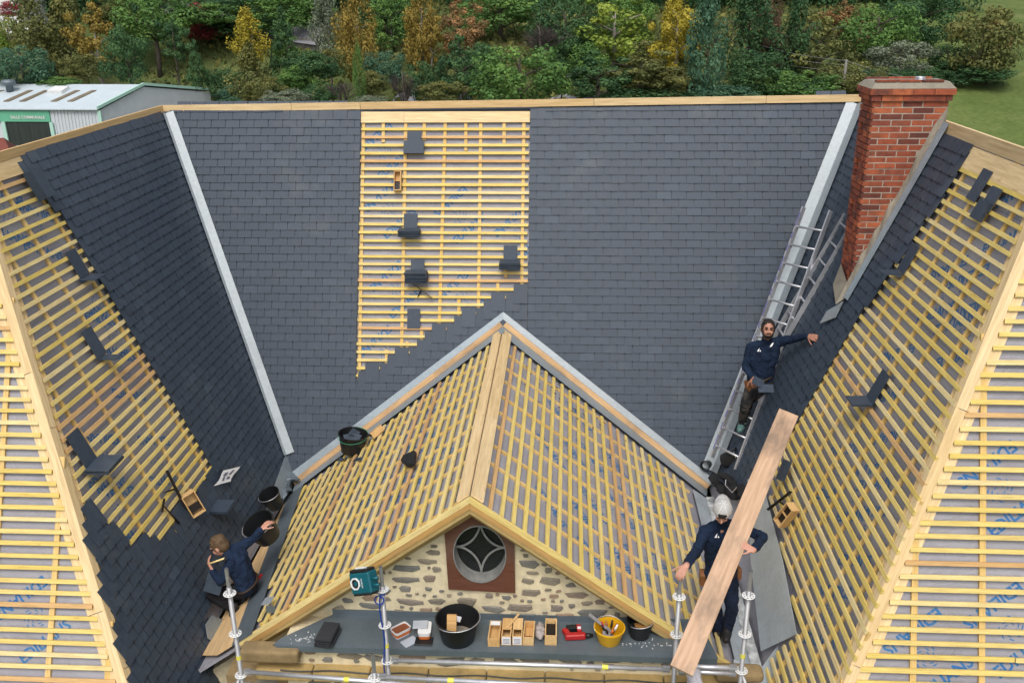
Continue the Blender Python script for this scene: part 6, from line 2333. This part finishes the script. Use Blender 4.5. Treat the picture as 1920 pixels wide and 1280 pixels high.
dw = dirw.normalized()
de = Vector((dw.y, -dw.x, 0))
if de.x > 0:
    de = -de
# keep the front parallel to the picture's eaves line
F_ = at_z(0, 206, HZ)
de = Vector((F_.x - A_.x, F_.y - A_.y, 0)).normalized()
LH = 34
hall = empty('hall_building', Vector((A_.x, A_.y, 0)), 'pale metal clad village hall with green trim at the left', 'building')
M['cladding'] = simple('pale_cladding', (.56, .60, .63), .6, var=.12, scale=1.5)
M['hall_roof'] = simple('pale_metal_roof', (.50, .57, .60), .5, var=.12, scale=.9, stretch=(1, 1, 1))
M['green_trim'] = simple('green_trim', (.13, .42, .27), .55, var=.12, scale=1)
M['mint_trim'] = simple('mint_trim', (.42, .66, .56), .5, var=.1)
M['brown_light'] = simple('weathered_rooflight', (.20, .16, .10), .5, var=.35, scale=1.2)
M['dark_mesh'] = simple('dark_grille', (.035, .045, .04), .6, var=.5, scale=1.5, stretch=(8, 8, .3))
Ah, Bh = Vector((A_.x, A_.y, HZ)), Vector((A_.x, A_.y, HZ)) + dw * depth_h
Ch, Dh = Bh + de * LH, Ah + de * LH
# ridge position from the photograph, about a third to half way back
_de = de
_n = Vector((dw.y, -dw.x, 0))
_p = at_plane(269, 163, Ah, _n)
fr_ = (_p - Ah).dot(dw) / depth_h
rise = _p.z - HZ
def on_front(s, z):
    return Vector((Ah.x, Ah.y, z)) + de * s
nface = Vector((-de.y, de.x, 0))
if nface.y > 0:
    nface = -nface
b = MB()
R1, R2 = Ah + dw * depth_h * fr_ + Vector((0, 0, rise)), Dh + dw * depth_h * fr_ + Vector((0, 0, rise))
def dn(p):
    return Vector((p.x, p.y, 0))
b.add([dn(Ah), dn(Bh), dn(Ch), dn(Dh), Ah, Bh, Ch, Dh, R1, R2], [(0, 1, 5, 8, 4), (2, 3, 7, 9, 6), (0, 4, 7, 3), (1, 2, 6, 5)])
b.build('wall', M['cladding'], hall)
up_ = Vector((0, 0, .12))
rf = MB()
ov = nface * .3
rf.prism([Ah + ov + up_ * .3, R1 + up_, R2 + up_, Dh + ov + up_ * .3], (0, 0, .08))
hr_ = rf.build('roof', M['hall_roof'], hall)
rf = MB()
rf.prism([R1 + up_, Bh - ov + up_ * .3, Ch - ov + up_ * .3, R2 + up_], (0, 0, .08))
rf.build('roof', M['hall_roof'], hall)
for a, b2 in ((Ah + ov, R1), (R1, Bh - ov)):
    beam('verge_trim', a + Vector((0, 0, .12)) - de * .06, b2 + Vector((0, 0, .12)) - de * .06, .16, .22, (0, 0, 1), M['mint_trim'], hall)
beam('corner_trim', dn(Ah) + nface * .05 + Vector((0, 0, .0)), Ah + nface * .05 - de * .05, .25, .12, nface, M['mint_trim'], hall)
# upright ribs of the cladding
def px_s(u):
    d = ray(u, 215)
    t = ((Ah - CAM).dot(nface)) / d.dot(nface)
    return (CAM + d * t - Ah).dot(de)
for k in range(26):
    p = on_front(.45 + k * .29, 0)
    if .45 + k * .29 > px_s(94) - .15:
        break
    beam('cladding_rib', p + nface * .01, p + nface * .01 + Vector((0, 0, HZ - .05)), .09, .05, nface, M['cladding'], hall)
# green fascia with the sign
def px_s(u):
    """distance along the hall front for a pixel column at the eaves"""
    n_ = dw
    d = ray(u, 215)
    t = ((Ah - CAM).dot(Vector((nface.x, nface.y, 0)))) / d.dot(nface)
    p = CAM + d * t
    return (p - Ah).dot(de)
sg0 = px_s(94)
fz1 = HZ - .05
fz0 = at_plane(50, 228, Ah, nface).z
beam('green_fascia', on_front(sg0, (fz0 + fz1) / 2), on_front(LH - .5, (fz0 + fz1) / 2), fz1 - fz0, .10, nface, M['green_trim'], hall, .02)
tx_ = text_mesh('SALLE COMMUNALE', .8, .02)
tx_.materials.append(M['white_paint'])
s0_, s1_ = px_s(85), px_s(21)
w_t = max(v.co.x for v in tx_.vertices) - min(v.co.x for v in tx_.vertices)
kx = abs(s1_ - s0_) / w_t
sgn = empty  # noqa
tob = bpy.data.objects.new('sign_letters', tx_)
Rt = Matrix((-de, Vector((0, 0, 1)), nface)).transposed()
place(tob, mat4(Rt, on_front((s0_ + s1_) / 2, at_plane(52, 220, Ah, nface).z) + nface * .16) @ Matrix.Diagonal((kx, kx * 1.0, 1, 1)), hall)
# big door with green posts
d0, d1 = px_s(93), px_s(8)
zd = fz0 - .02
b = MB()
b.box(on_front((d0 + d1) / 2, zd / 2) + nface * .03, (abs(d1 - d0), .05, zd), frame(de, (0, 0, 1)))
gr = b.build('grille_door', M['dark_mesh'], hall)
b = MB().box(on_front((d0 + d1) / 2, zd * .45) + nface * .07, (abs(d1 - d0) - .1, .04, .05), frame(de, (0, 0, 1)))
b.build('door_rail', M['galv'], gr)
for s_ in (d0 - .1, d1 + .1):
    beam('door_post', on_front(s_, 0) + nface * .1, on_front(s_, zd) + nface * .1, .28, .12, nface, M['mint_trim'], hall)
# rooflights, fan and hatch on the front slope
def on_roof(u, v):
    n_ = (R1 - Ah).cross(de).normalized()
    return at_plane(u, v, Ah + Vector((0, 0, .2)), n_), n_ if n_.z > 0 else -n_
for k, (u0, u1, v0, v1) in enumerate(((6, 62, 191, 170.5), (36, 92, 191, 170.5), (95, 150, 191, 170.5), (126, 181, 191, 170.5), (-30, 8, 178, 170.5))):
    w_ = 11
    q = [on_roof(u0, v0)[0], on_roof(u0 + w_, v0)[0], on_roof(u1, v1)[0], on_roof(u1 - w_ + 2, v1)[0]]
    n_ = on_roof(u0, v0)[1]
    MB().prism(q, n_ * .06).build('rooflight', M['brown_light'], hr_)
pf, n_ = on_roof(19, 172)
MB().lathe([(.28, 0), (.28, .5), (.55, .6), (.62, .75), (.5, .95), (.1, 1.0)], 16, pf).build('roof_fan', M['zinc_dark'], hr_, smooth=True)
pf, n_ = on_roof(110, 172)
MB().box(pf + Vector((0, 0, .12)), (1.3, 1.2, .3), frame(de, n_)).build('roof_hatch', M['white_paint'], hr_)
# bit of a red tiled roof in the corner, and a pale house far up on the left
M['redtile'] = simple('red_roof_tiles', (.22, .06, .04), .8, var=.4, scale=4, stretch=(1, 6, 1), bmp=.6)
rt = empty('tiled_house', to_ground(-30, 300), 'small house with dark red tiles at the left edge below the ridge', 'house')
q = [at_z(-60, 268, 4.6), at_z(8, 262, 4.6), at_z(38, 282, 3.2), at_z(40, 330, 3.2), at_z(-60, 330, 3.2)]
MB().prism(q, (0, 0, .12)).build('roof', M['redtile'], rt)
MB().prism([Vector((p.x, p.y, 0)) for p in q], (0, 0, 3.1)).build('wall', M['render'], rt)
pw_ = at_y(10, 8, 112)
wh = empty('white_house', Vector((pw_.x, pw_.y, gz(pw_.x, pw_.y))), 'pale house wall half hidden by trees at the top left', 'house')
MB().box(pw_ + Vector((-1, 2, 0)), (7, 5, 8)).build('wall', M['white_paint'], wh)
MB().prism([pw_ + Vector((-5, -1, 4)), pw_ + Vector((3, -1, 4)), pw_ + Vector((3, 5.2, 4)), pw_ + Vector((-5, 5.2, 4))], (0, 0, .3)).build('roof', M['redtile'], wh)

# ------------------------------------------------------------------ electric line
pp0 = to_ground(1578, 196)
ptop = at_y(1587, 112, pp0.y)
el = empty('power_pole', Vector((pp0.x, pp0.y, gz(pp0.x, pp0.y))), 'thin grey electricity pole behind the ridge', 'pole')
MB().tube([Vector((pp0.x, pp0.y, gz(pp0.x, pp0.y) - .3)), Vector((ptop.x, ptop.y, ptop.z))], [.16, .10], 10).build('pole', simple('weathered_pole', (.30, .28, .26), .9), el)
for k, (v0, v1) in enumerate(((112, 68), (120, 83), (132, 95))):
    a = at_y(1586 - k, v0 + 2, pp0.y)
    c = at_y(1375, v1, pp0.y + 8)
    pts = [a.lerp(c, q / 8) - Vector((0, 0, .35 * math.sin(math.pi * q / 8))) for q in range(9)]
    e_ = at_y(1790, v0 + 45, pp0.y - 4)
    pts2 = [a.lerp(e_, q / 6) - Vector((0, 0, .3 * math.sin(math.pi * q / 6))) for q in range(7)]
    MB().tube(pts, .016, 5).build('wire', M['galv'], el)
    MB().tube(pts2, .014, 5).build('wire', M['galv'], el)

# ------------------------------------------------------------------ trees
def leaf_mat(name, dark, mid, light):
    m, nt, b = mk(name)
    at_ = nd(nt, 'ShaderNodeAttribute', attribute_name='tint')
    c = ramp(nt, at_.outputs['Fac'], [(0.0, dark), (.45, mid), (.85, light), (1.0, tuple(min(1, x * 1.25) for x in light))])
    nt.links.new(c, b.inputs['Base Color'])
    b.inputs['Roughness'].default_value = .7
    b.inputs['Specular IOR Level'].default_value = .2
    tr_ = nd(nt, 'ShaderNodeBsdfTranslucent')
    nt.links.new(c, tr_.inputs['Color'])
    mx = nd(nt, 'ShaderNodeMixShader')
    mx.inputs[0].default_value = .28
    nt.links.new(b.outputs[0], mx.inputs[1])
    nt.links.new(tr_.outputs[0], mx.inputs[2])
    out = nt.nodes['Material Output']
    nt.links.new(mx.outputs[0], out.inputs['Surface'])
    return m
LEAF = {
    'green': leaf_mat('leaf_green', (0.044, 0.101, 0.031), (0.101, 0.202, 0.053), (0.191, 0.313, 0.072)),
    'dark': leaf_mat('leaf_dark_green', (0.022, 0.058, 0.027), (0.049, 0.112, 0.044), (0.094, 0.176, 0.062)),
    'blue': leaf_mat('leaf_blue_green', (0.031, 0.086, 0.058), (0.068, 0.152, 0.090), (0.124, 0.224, 0.117)),
    'olive': leaf_mat('leaf_olive', (0.056, 0.071, 0.026), (0.131, 0.149, 0.049), (0.233, 0.224, 0.067)),
    'yellow': leaf_mat('leaf_yellow', (0.13, 0.115, 0.016), (0.38, 0.31, 0.035), (0.54, 0.45, 0.07)),
    'gold': leaf_mat('leaf_gold', (0.115, 0.090, 0.022), (0.27, 0.20, 0.042), (0.40, 0.29, 0.075)),
    'orange': leaf_mat('leaf_orange', (0.087, 0.073, 0.035), (0.236, 0.149, 0.065), (0.450, 0.240, 0.102)),
    'lime': leaf_mat('leaf_lime', (0.068, 0.112, 0.027), (0.191, 0.281, 0.049), (0.381, 0.448, 0.077)),
    'brown': leaf_mat('leaf_brown', (0.056, 0.041, 0.026), (0.122, 0.078, 0.049), (0.205, 0.131, 0.071)),
    'grey': leaf_mat('leaf_grey_green', (0.079, 0.101, 0.072), (0.168, 0.202, 0.134), (0.281, 0.313, 0.213)),
    'red': leaf_mat('leaf_red', (0.082, 0.021, 0.023), (0.243, 0.045, 0.051), (0.421, 0.084, 0.087)),
    'twig': leaf_mat('twig_purple_brown', (0.093, 0.075, 0.071), (0.177, 0.139, 0.134), (0.280, 0.233, 0.215)),
}
M['bark'] = simple('bark', (.10, .085, .065), .95, var=.5, scale=3, stretch=(3, 3, .6), bmp=.6)
M['bark_pale'] = simple('pale_bark', (.30, .27, .23), .9, var=.5, scale=3, bmp=.4)

def crown_mesh(kind, seed, n):
    rs = np.random.RandomState(seed)
    if kind == 'round':
        K = 46
        d = rs.normal(size=(K, 3))
        d /= np.linalg.norm(d, axis=1)[:, None]
        rad = rs.uniform(.35, .86, K) ** .7
        c = d * rad[:, None]
        c[:, 2] = c[:, 2] * .95
        cr = rs.uniform(.16, .34, K)
    elif kind == 'tall':
        K = 52
        z = rs.uniform(-1, 1, K)
        w = np.clip(1.05 - np.abs(z + .15) ** 2.2, .18, 1) * rs.uniform(.2, .78, K)
        a = rs.uniform(0, 2 * np.pi, K)
        c = np.stack([w * np.cos(a), w * np.sin(a), z], 1)
        cr = rs.uniform(.12, .26, K)
    elif kind == 'cone':
        K = 60
        z = rs.uniform(-1, .95, K)
        w = (1 - z) / 2 * rs.uniform(.55, .95, K)
        a = rs.uniform(0, 2 * np.pi, K)
        c = np.stack([w * np.cos(a), w * np.sin(a), z], 1)
        cr = .08 + .20 * (1 - z) / 2 * rs.uniform(.7, 1.2, K)
    elif kind == 'column':
        K = 60
        z = rs.uniform(-1, 1, K)
        w = .62 * np.clip(1 - np.clip(z, 0, 1) ** 2, .05, 1) * rs.uniform(.4, 1, K)
        a = rs.uniform(0, 2 * np.pi, K)
        c = np.stack([w * np.cos(a), w * np.sin(a), z], 1)
        cr = rs.uniform(.18, .32, K)
    else:                                   # ragged, gappy
        K = 34
        d = rs.normal(size=(K, 3))
        d /= np.linalg.norm(d, axis=1)[:, None]
        c = d * rs.uniform(.3, .95, K)[:, None]
        cr = rs.uniform(.12, .26, K)
    ct = rs.uniform(0, .38, K)
    pick = rs.choice(K, n, p=cr ** 2 / np.sum(cr ** 2))
    dd = rs.normal(size=(n, 3))
    dd /= np.linalg.norm(dd, axis=1)[:, None]
    rr = rs.uniform(.45, 1.08, n) ** .6
    zz = .75 if kind not in ('tall', 'column') else 1.7
    pos = c[pick] + dd * (cr[pick] * rr)[:, None] * np.array([1, 1, zz])
    nrm = dd * 1.1 + rs.normal(size=(n, 3)) * .42 + np.array([0, 0, .35])
    nrm /= np.linalg.norm(nrm, axis=1)[:, None]
    ref = rs.normal(size=(n, 3))
    u = np.cross(nrm, ref)
    u /= np.linalg.norm(u, axis=1)[:, None]
    v = np.cross(nrm, u)
    sz = rs.uniform(.024, .055, n) * (1.0 if kind != 'cone' else .9)
    asp = rs.uniform(.5, .9, n)
    p0 = pos - u * sz[:, None]
    p1 = pos + v * (sz * asp)[:, None]
    p2 = pos + u * sz[:, None]
    p3 = pos - v * (sz * asp)[:, None]
    co = np.stack([p0, p1, p2, p3], 1).reshape(-1, 3)
    me = bpy.data.meshes.new('crown')
    me.vertices.add(4 * n)
    me.vertices.foreach_set('co', co.ravel().astype(np.float32))
    me.loops.add(4 * n)
    me.loops.foreach_set('vertex_index', np.arange(4 * n, dtype=np.int32))
    me.polygons.add(n)
    me.polygons.foreach_set('loop_start', np.arange(0, 4 * n, 4, dtype=np.int32))
    me.polygons.foreach_set('loop_total', np.full(n, 4, dtype=np.int32))
    me.update()
    me.validate()
    tint = np.clip(ct[pick] * 1.2 + rs.uniform(.1, .5, n), 0, 1)
    at_ = me.attributes.new('tint', 'FLOAT', 'FACE')
    at_.data.foreach_set('value', tint.astype(np.float32))
    me.materials.append(LEAF['green'])
    return me
CROWN = {k: [crown_mesh(k, 10 * i + s, n) for i in range(v)] for k, v, n, s in (('round', 4, 5200, 1), ('tall', 3, 4800, 2), ('cone', 2, 4800, 3), ('column', 1, 3200, 4), ('ragged', 3, 3600, 5))}

def bare_mesh(seed, levels=4):
    """leafless crown: forked twigs, unit size"""
    rnd = random.Random(seed)
    b = MB()
    def grow(p, d, ln, r, lv):
        q = p + d * ln
        mid = p.lerp(q, .5) + Vector((rnd.uniform(-1, 1), rnd.uniform(-1, 1), rnd.uniform(-.5, .5))) * ln * .08
        b.tube([p, mid, q], [r, r * .8, r * .6], 4, caps=False)
        if lv == 0:
            return
        for _ in range(rnd.randint(3, 4)):
            nd_ = (d + Vector((rnd.uniform(-1, 1), rnd.uniform(-1, 1), rnd.uniform(-.25, .6))) * .75).normalized()
            grow(p.lerp(q, rnd.uniform(.45, 1)), nd_, ln * rnd.uniform(.55, .75), r * .55, lv - 1)
    for k in range(6):
        a = 2 * math.pi * k / 6 + rnd.uniform(-.3, .3)
        grow(Vector((0, 0, -.85)), Vector((math.cos(a) * .55, math.sin(a) * .55, 1)).normalized(), .62, .028, levels)
    return b.mesh('crown', LEAF['twig'])
BARE = [bare_mesh(1), bare_mesh(2)]

tree_rnd = random.Random(99)
tcount = {}
def tree(u, v, w, h, y, leaf, kind, label, cat='tree', name='tree', trunk='bark', group='trees on the hillside', show=None):
    """u, v: centre of the crown in the photograph, w, h: its size there, y: distance"""
    c = at_y(u, v, y)
    sc_ = proj(c)[2] / FPX
    W, H = w * sc_ * .64, h * sc_ * .58
    zb = gz(c.x, y)
    if c.z - H < zb - .3:
        # sits too low for this slope: bring it nearer until its foot meets the ground
        for _ in range(60):
            y -= 1
            c = at_y(u, v, y)
            sc_ = proj(c)[2] / FPX
            W, H = w * sc_ * .64, h * sc_ * .58
            zb = gz(c.x, y)
            if c.z - H > zb - .3 or y < 60:
                break
    e = empty(name, Vector((c.x, y, zb)), label, cat, group)
    if kind == 'bare':
        me = BARE[tree_rnd.randint(0, 1)]
    else:
        me = tree_rnd.choice(CROWN[kind])
    o = bpy.data.objects.new('crown', me)
    Mx = Matrix.Translation(c) @ Matrix.Rotation(tree_rnd.uniform(0, 6.28), 4, 'Z') @ Matrix.Diagonal((W, W, H, 1))
    place(o, Mx, e)
    if kind != 'bare':
        o.material_slots[0].link = 'OBJECT'
        o.material_slots[0].material = LEAF[leaf]
    if cat != 'bush':
        b = MB()
        ln = c.z + H * .5 - zb
        r = max(.10, min(.32, W * .07))
        bx_, by_ = tree_rnd.uniform(-.3, .3), tree_rnd.uniform(-.3, .3)
        base = Vector((c.x, y, zb - .3))
        top = Vector((c.x + bx_, y + by_, c.z + H * .45))
        b.tube([base, base.lerp(top, .35) + Vector((bx_ * .5, 0, 0)), base.lerp(top, .7), top], [r, r * .8, r * .5, r * .15], 8)
        for k in range(7):
            s = .35 + .085 * k
            p = base.lerp(top, s)
            a = k * 2.4
            q = p + Vector((math.cos(a) * W * .6, math.sin(a) * W * .6, H * .28))
            b.tube([p, p.lerp(q, .5) + Vector((0, 0, .1)), q], [r * .4, r * .25, r * .08], 5)
        b.build('trunk', M[trunk], e, smooth=True)
    return e
T = [
 (40, 125, 92, 88, 80, 'blue', 'round', 'dark blue-green round tree behind the left end of the hall roof'),
 (62, 62, 120, 135, 95, 'olive', 'tall', 'olive willow-like tree at the upper left'),
 (128, 62, 95, 150, 98, 'olive', 'tall', 'tall drooping olive tree left of the dark bushy conifer'),
 (180, 78, 90, 120, 94, 'gold', 'ragged', 'loose yellowish tree above the hall ridge'),
 (236, 108, 76, 108, 84, 'dark', 'round', 'dense dark bushy tree straight above the hall gable'),
 (285, 36, 120, 105, 106, 'green', 'round', 'broad green tree at the top left beside the lane'),
 (322, 68, 62, 78, 96, 'dark', 'ragged', 'small dark green tree at the left end of the stone wall'),
 (14, 62, 56, 66, 100, 'lime', 'round', 'bright green tree at the far left edge'),
 (22, 20, 40, 32, 106, 'red', 'round', 'crimson shrub against the pale house at the top left'),
 (208, 30, 100, 80, 110, 'olive', 'ragged', 'pale olive tree at the top between the willow and the broad green tree'),
 (368, 122, 46, 84, 86, 'dark', 'cone', 'small narrow spruce on the slope below the stone wall'),
 (465, 72, 72, 74, 84, 'yellow', 'tall', 'yellow topped columnar tree beside the dark cone shaped tree'),
 (468, 138, 78, 80, 83, 'olive', 'tall', 'olive lower bush under the yellow columnar tree'),
 (531, 92, 88, 138, 86, 'dark', 'cone', 'dark green cone shaped tree right of the yellow columnar one'),
 (534, 70, 60, 80, 87, 'green', 'cone', 'mid green cone top behind the dark cone shaped tree'),
 (612, 45, 62, 104, 98, 'grey', 'tall', 'grey-green birch left of the golden birches'),
 (668, 58, 82, 138, 90, 'gold', 'tall', 'first golden birch, above the narrow cypress'),
 (788, 46, 70, 130, 92, 'gold', 'tall', 'second golden birch, brighter, near the middle'),
 (806, 70, 50, 90, 91, 'gold', 'ragged', 'loose golden side of the second birch'),
 (735, 42, 76, 96, 104, 'green', 'round', 'green tree between the two golden birches'),
 (722, 30, 90, 80, 112, 'dark', 'round', 'dark tree far behind the two golden birches'),
 (862, 62, 84, 110, 98, 'orange', 'ragged', 'orange and olive tree right of the second birch'),
 (905, 22, 70, 60, 108, 'orange', 'ragged', 'small orange crown at the top right of the orange tree'),
 (672, 138, 26, 78, 76, 'green', 'column', 'narrow green cypress just behind the ridge'),
 (757, 156, 62, 92, 75, 'twig', 'bare', 'bare purple-brown tree just behind the bare batten strip'),
 (642, 168, 56, 62, 74, 'twig', 'bare', 'bare purple shrub left of the cypress'),
 (866, 142, 108, 124, 80, 'dark', 'ragged', 'sparse dark conifer left of the big round tree'),
 (978, 142, 156, 128, 73, 'green', 'round', 'big round fresh green tree right behind the ridge'),
 (1014, 68, 92, 92, 86, 'twig', 'bare', 'grey bare tree above the big round green tree'),
 (1050, 148, 44, 60, 77, 'twig', 'bare', 'bare grey shrub at the right side of the big round tree'),
 (938, 26, 130, 84, 110, 'green', 'round', 'dark green tree at the top middle'),
 (1148, 58, 150, 130, 92, 'lime', 'ragged', 'light yellow-green ash at the top right of the middle'),
 (1180, 40, 90, 90, 94, 'green', 'round', 'green crown behind the yellow-green ash'),
 (1266, 60, 86, 130, 92, 'yellow', 'ragged', 'bright yellow maple above the right slates'),
 (1268, 50, 60, 100, 93, 'yellow', 'tall', 'inner yellow crown of the bright maple clump'),
 (1326, 104, 88, 174, 88, 'blue', 'tall', 'tall dark green tree right of the bright yellow maple'),
 (1062, 58, 110, 130, 104, 'dark', 'round', 'dark tree behind the grey bare one'),
 (1200, 132, 140, 90, 88, 'olive', 'ragged', 'yellow-green undergrowth tree below the maple'),
 (1120, 150, 120, 90, 86, 'dark', 'ragged', 'dark undergrowth tree right of the big round one'),
 (1402, 62, 110, 150, 104, 'dark', 'tall', 'dark tree behind the electric wires'),
 (1440, 30, 60, 110, 100, 'brown', 'tall', 'russet brown tree at the top right'),
 (1490, 80, 90, 140, 102, 'dark', 'tall', 'dark slender tree between russet and olive trees'),
 (1530, 78, 132, 130, 96, 'olive', 'ragged', 'olive and yellow tree left of the chimney'),
 (1590, 40, 90, 90, 104, 'orange', 'ragged', 'rusty olive tree above the electricity pole'),
 (1646, 56, 124, 110, 100, 'green', 'round', 'green tree straight above the chimney'),
 (1728, 42, 118, 104, 106, 'dark', 'round', 'dark green tree at the top, left of the meadow'),
 (1690, 112, 104, 66, 90, 'grey', 'round', 'grey-green bush above the chimney cap'),
 (1842, 86, 120, 132, 86, 'olive', 'round', 'big olive bush standing alone in the meadow'),
 (1866, 60, 60, 60, 85, 'orange', 'ragged', 'rusty top of the lone olive bush in the meadow'),
 (1780, 110, 80, 60, 88, 'dark', 'round', 'dark bush between the chimney and the lone olive bush'),
]
for r in T:
    tree(*r, trunk='bark_pale' if r[5] in ('gold', 'lime', 'yellow') else 'bark')
Bsh = [
 (440, 182, 84, 40, 89, 'blue', 'low blue-green juniper at the corner of the hall'),
 (538, 184, 84, 34, 74, 'grey', 'grey-green bush behind the left part of the ridge'),
 (690, 192, 64, 28, 73, 'grey', 'pale grey-green bush under the cypress'),
 (112, 156, 76, 22, 80, 'green', 'low green hedge behind the hall ridge'),
 (592, 132, 90, 66, 82, 'dark', 'dark shrub mass right of the dark cone shaped tree'),
 (722, 126, 62, 70, 84, 'blue', 'dark shrub between cypress and bare tree'),
 (600, 176, 60, 44, 76, 'dark', 'dark green bush left of the bare purple shrub'),
 (800, 150, 60, 80, 82, 'dark', 'dark green bush right of the bare purple tree'),
 (1360, 182, 110, 40, 78, 'blue', 'low blue-green bramble behind the right part of the ridge'),
 (1490, 160, 130, 60, 82, 'green', 'green bramble bank left of the electricity pole'),
 (1420, 142, 110, 80, 86, 'dark', 'dark bush under the electric wires'),
 (1600, 150, 100, 80, 84, 'olive', 'olive bush right of the electricity pole'),
 (1200, 186, 170, 36, 80, 'dark', 'dark undergrowth strip behind the middle of the right slates'),
 (1260, 160, 120, 60, 84, 'olive', 'olive bush at the foot of the yellow maple'),
 (500, 170, 60, 50, 78, 'olive', 'olive bush at the foot of the yellow columnar tree'),
 (560, 150, 60, 50, 80, 'green', 'green bush at the foot of the dark cone shaped tree'),
 (385, 42, 90, 60, 112, 'red', 'crimson creeper bank above the stone wall'),
 (440, 30, 150, 70, 118, 'dark', 'dark thicket above the lane'),
 (540, 28, 130, 70, 116, 'green', 'green thicket at the top above the dark cone shaped tree'),
 (400, 28, 100, 40, 109, 'green', 'green bank between the lane and the crimson creeper'),
 (1740, 140, 70, 30, 84, 'dark', 'low dark bush right behind the chimney cap'),
]
Bsh += [
 (420, 150, 60, 50, 92, 'dark', 'dark scrub between the small spruce and the yellow tree'),
 (620, 120, 60, 50, 88, 'olive', 'olive scrub under the grey-green birch'),
 (700, 160, 60, 50, 78, 'olive', 'olive scrub right of the cypress'),
 (830, 175, 80, 44, 76, 'olive', 'olive scrub left of the sparse conifer foot'),
 (900, 120, 70, 70, 88, 'dark', 'dark shrub behind the left side of the big round tree'),
 (1070, 110, 70, 80, 92, 'dark', 'dark shrub behind the right side of the big round tree'),
 (1100, 120, 70, 70, 90, 'green', 'green shrub under the yellow-green ash'),
 (1300, 190, 110, 34, 79, 'dark', 'dark bramble strip behind the right slates'),
 (1540, 175, 90, 50, 80, 'dark', 'dark bramble at the foot of the electricity pole'),
 (1450, 110, 90, 70, 92, 'brown', 'brown shrub under the russet tree'),
 (1660, 150, 90, 50, 86, 'dark', 'dark shrub left behind the chimney cap'),
 (160, 130, 80, 50, 86, 'olive', 'olive scrub behind the hall ridge'),
 (1820, 140, 130, 40, 86, 'dark', 'low dark scrub under the lone olive bush'),
]
for u, v, w, h, y, lf, lb in Bsh:
    tree(u, v, w, h, y, lf, 'round', lb, 'bush', 'bush', group='bushes on the hillside')
# far wood that closes the picture at the top: reads as one mass
fw = MB()
wood_c = []
fr2 = random.Random(5)
fm = None
cos, tints, nq = [], [], 0
rs = np.random.RandomState(8)
for k in range(64):
    u = -60 + 1840 * k / 63.0
    y = fr2.uniform(116, 140)
    v = fr2.uniform(-60, 25)
    c = at_y(u, v, y)
    src = CROWN['round'][k % 4]
    m_ = len(src.vertices)
    arr = np.empty(m_ * 3, dtype=np.float32)
    src.vertices.foreach_get('co', arr)
    arr = arr.reshape(-1, 4, 3)[::2]
    W = fr2.uniform(4, 6.5)
    arr = arr * np.array([W, W, W * 1.25]) + np.array(c)
    cos.append(arr.reshape(-1, 3))
    t_ = np.empty(len(src.polygons), dtype=np.float32)
    src.attributes['tint'].data.foreach_get('value', t_)
    tints.append(np.clip(t_[::2] * .8 + fr2.uniform(-.15, .25), 0, 1))
co = np.concatenate(cos)
n = len(co) // 4
me = bpy.data.meshes.new('far_wood')
me.vertices.add(4 * n)
me.vertices.foreach_set('co', co.ravel().astype(np.float32))
me.loops.add(4 * n)
me.loops.foreach_set('vertex_index', np.arange(4 * n, dtype=np.int32))
me.polygons.add(n)
me.polygons.foreach_set('loop_start', np.arange(0, 4 * n, 4, dtype=np.int32))
me.polygons.foreach_set('loop_total', np.full(n, 4, dtype=np.int32))
me.update()
a_ = me.attributes.new('tint', 'FLOAT', 'FACE')
a_.data.foreach_set('value', np.concatenate(tints).astype(np.float32))
me.materials.append(LEAF['dark'])
o = bpy.data.objects.new('far_wood', me)
place(o, Matrix.Identity(4))
tag(o, 'dark mixed wood closing the view at the top', 'wood', kind='stuff')

# low undergrowth on the hillside, too fine to count
rs = np.random.RandomState(21)
n = 26000
ux, uy = rs.uniform(-48, 62, n), rs.uniform(58, 128, n)
keep = (ux < 10 + (uy - 20) * .24 + rs.normal(1, 2.5, n)) & ~((ux < -25) & (uy < 90))
ux, uy = ux[keep], uy[keep]
n = len(ux)
uz = np.array([gz(a, b) for a, b in zip(ux, uy)])
hh = rs.uniform(.15, .55, n)
an = rs.uniform(0, np.pi, n)
wd = rs.uniform(.10, .30, n)
dx, dy = np.cos(an) * wd, np.sin(an) * wd
lx, ly = rs.uniform(-.25, .25, n), rs.uniform(-.25, .25, n)
p0 = np.stack([ux - dx, uy - dy, uz], 1)
p1 = np.stack([ux + dx, uy + dy, uz], 1)
p2 = np.stack([ux + dx + lx, uy + dy + ly, uz + hh], 1)
p3 = np.stack([ux - dx + lx, uy - dy + ly, uz + hh * .8], 1)
co = np.stack([p0, p1, p2, p3], 1).reshape(-1, 3)
me = bpy.data.meshes.new('undergrowth')
me.vertices.add(4 * n)
me.vertices.foreach_set('co', co.ravel().astype(np.float32))
me.loops.add(4 * n)
me.loops.foreach_set('vertex_index', np.arange(4 * n, dtype=np.int32))
me.polygons.add(n)
me.polygons.foreach_set('loop_start', np.arange(0, 4 * n, 4, dtype=np.int32))
me.polygons.foreach_set('loop_total', np.full(n, 4, dtype=np.int32))
me.update()
a_ = me.attributes.new('tint', 'FLOAT', 'FACE')
a_.data.foreach_set('value', np.clip(rs.normal(.45, .25, n), 0, 1).astype(np.float32))
me.materials.append(LEAF['olive'])
o = bpy.data.objects.new('undergrowth', me)
place(o, Matrix.Identity(4))
tag(o, 'rough grass and low undergrowth on the hillside', 'undergrowth', kind='stuff')
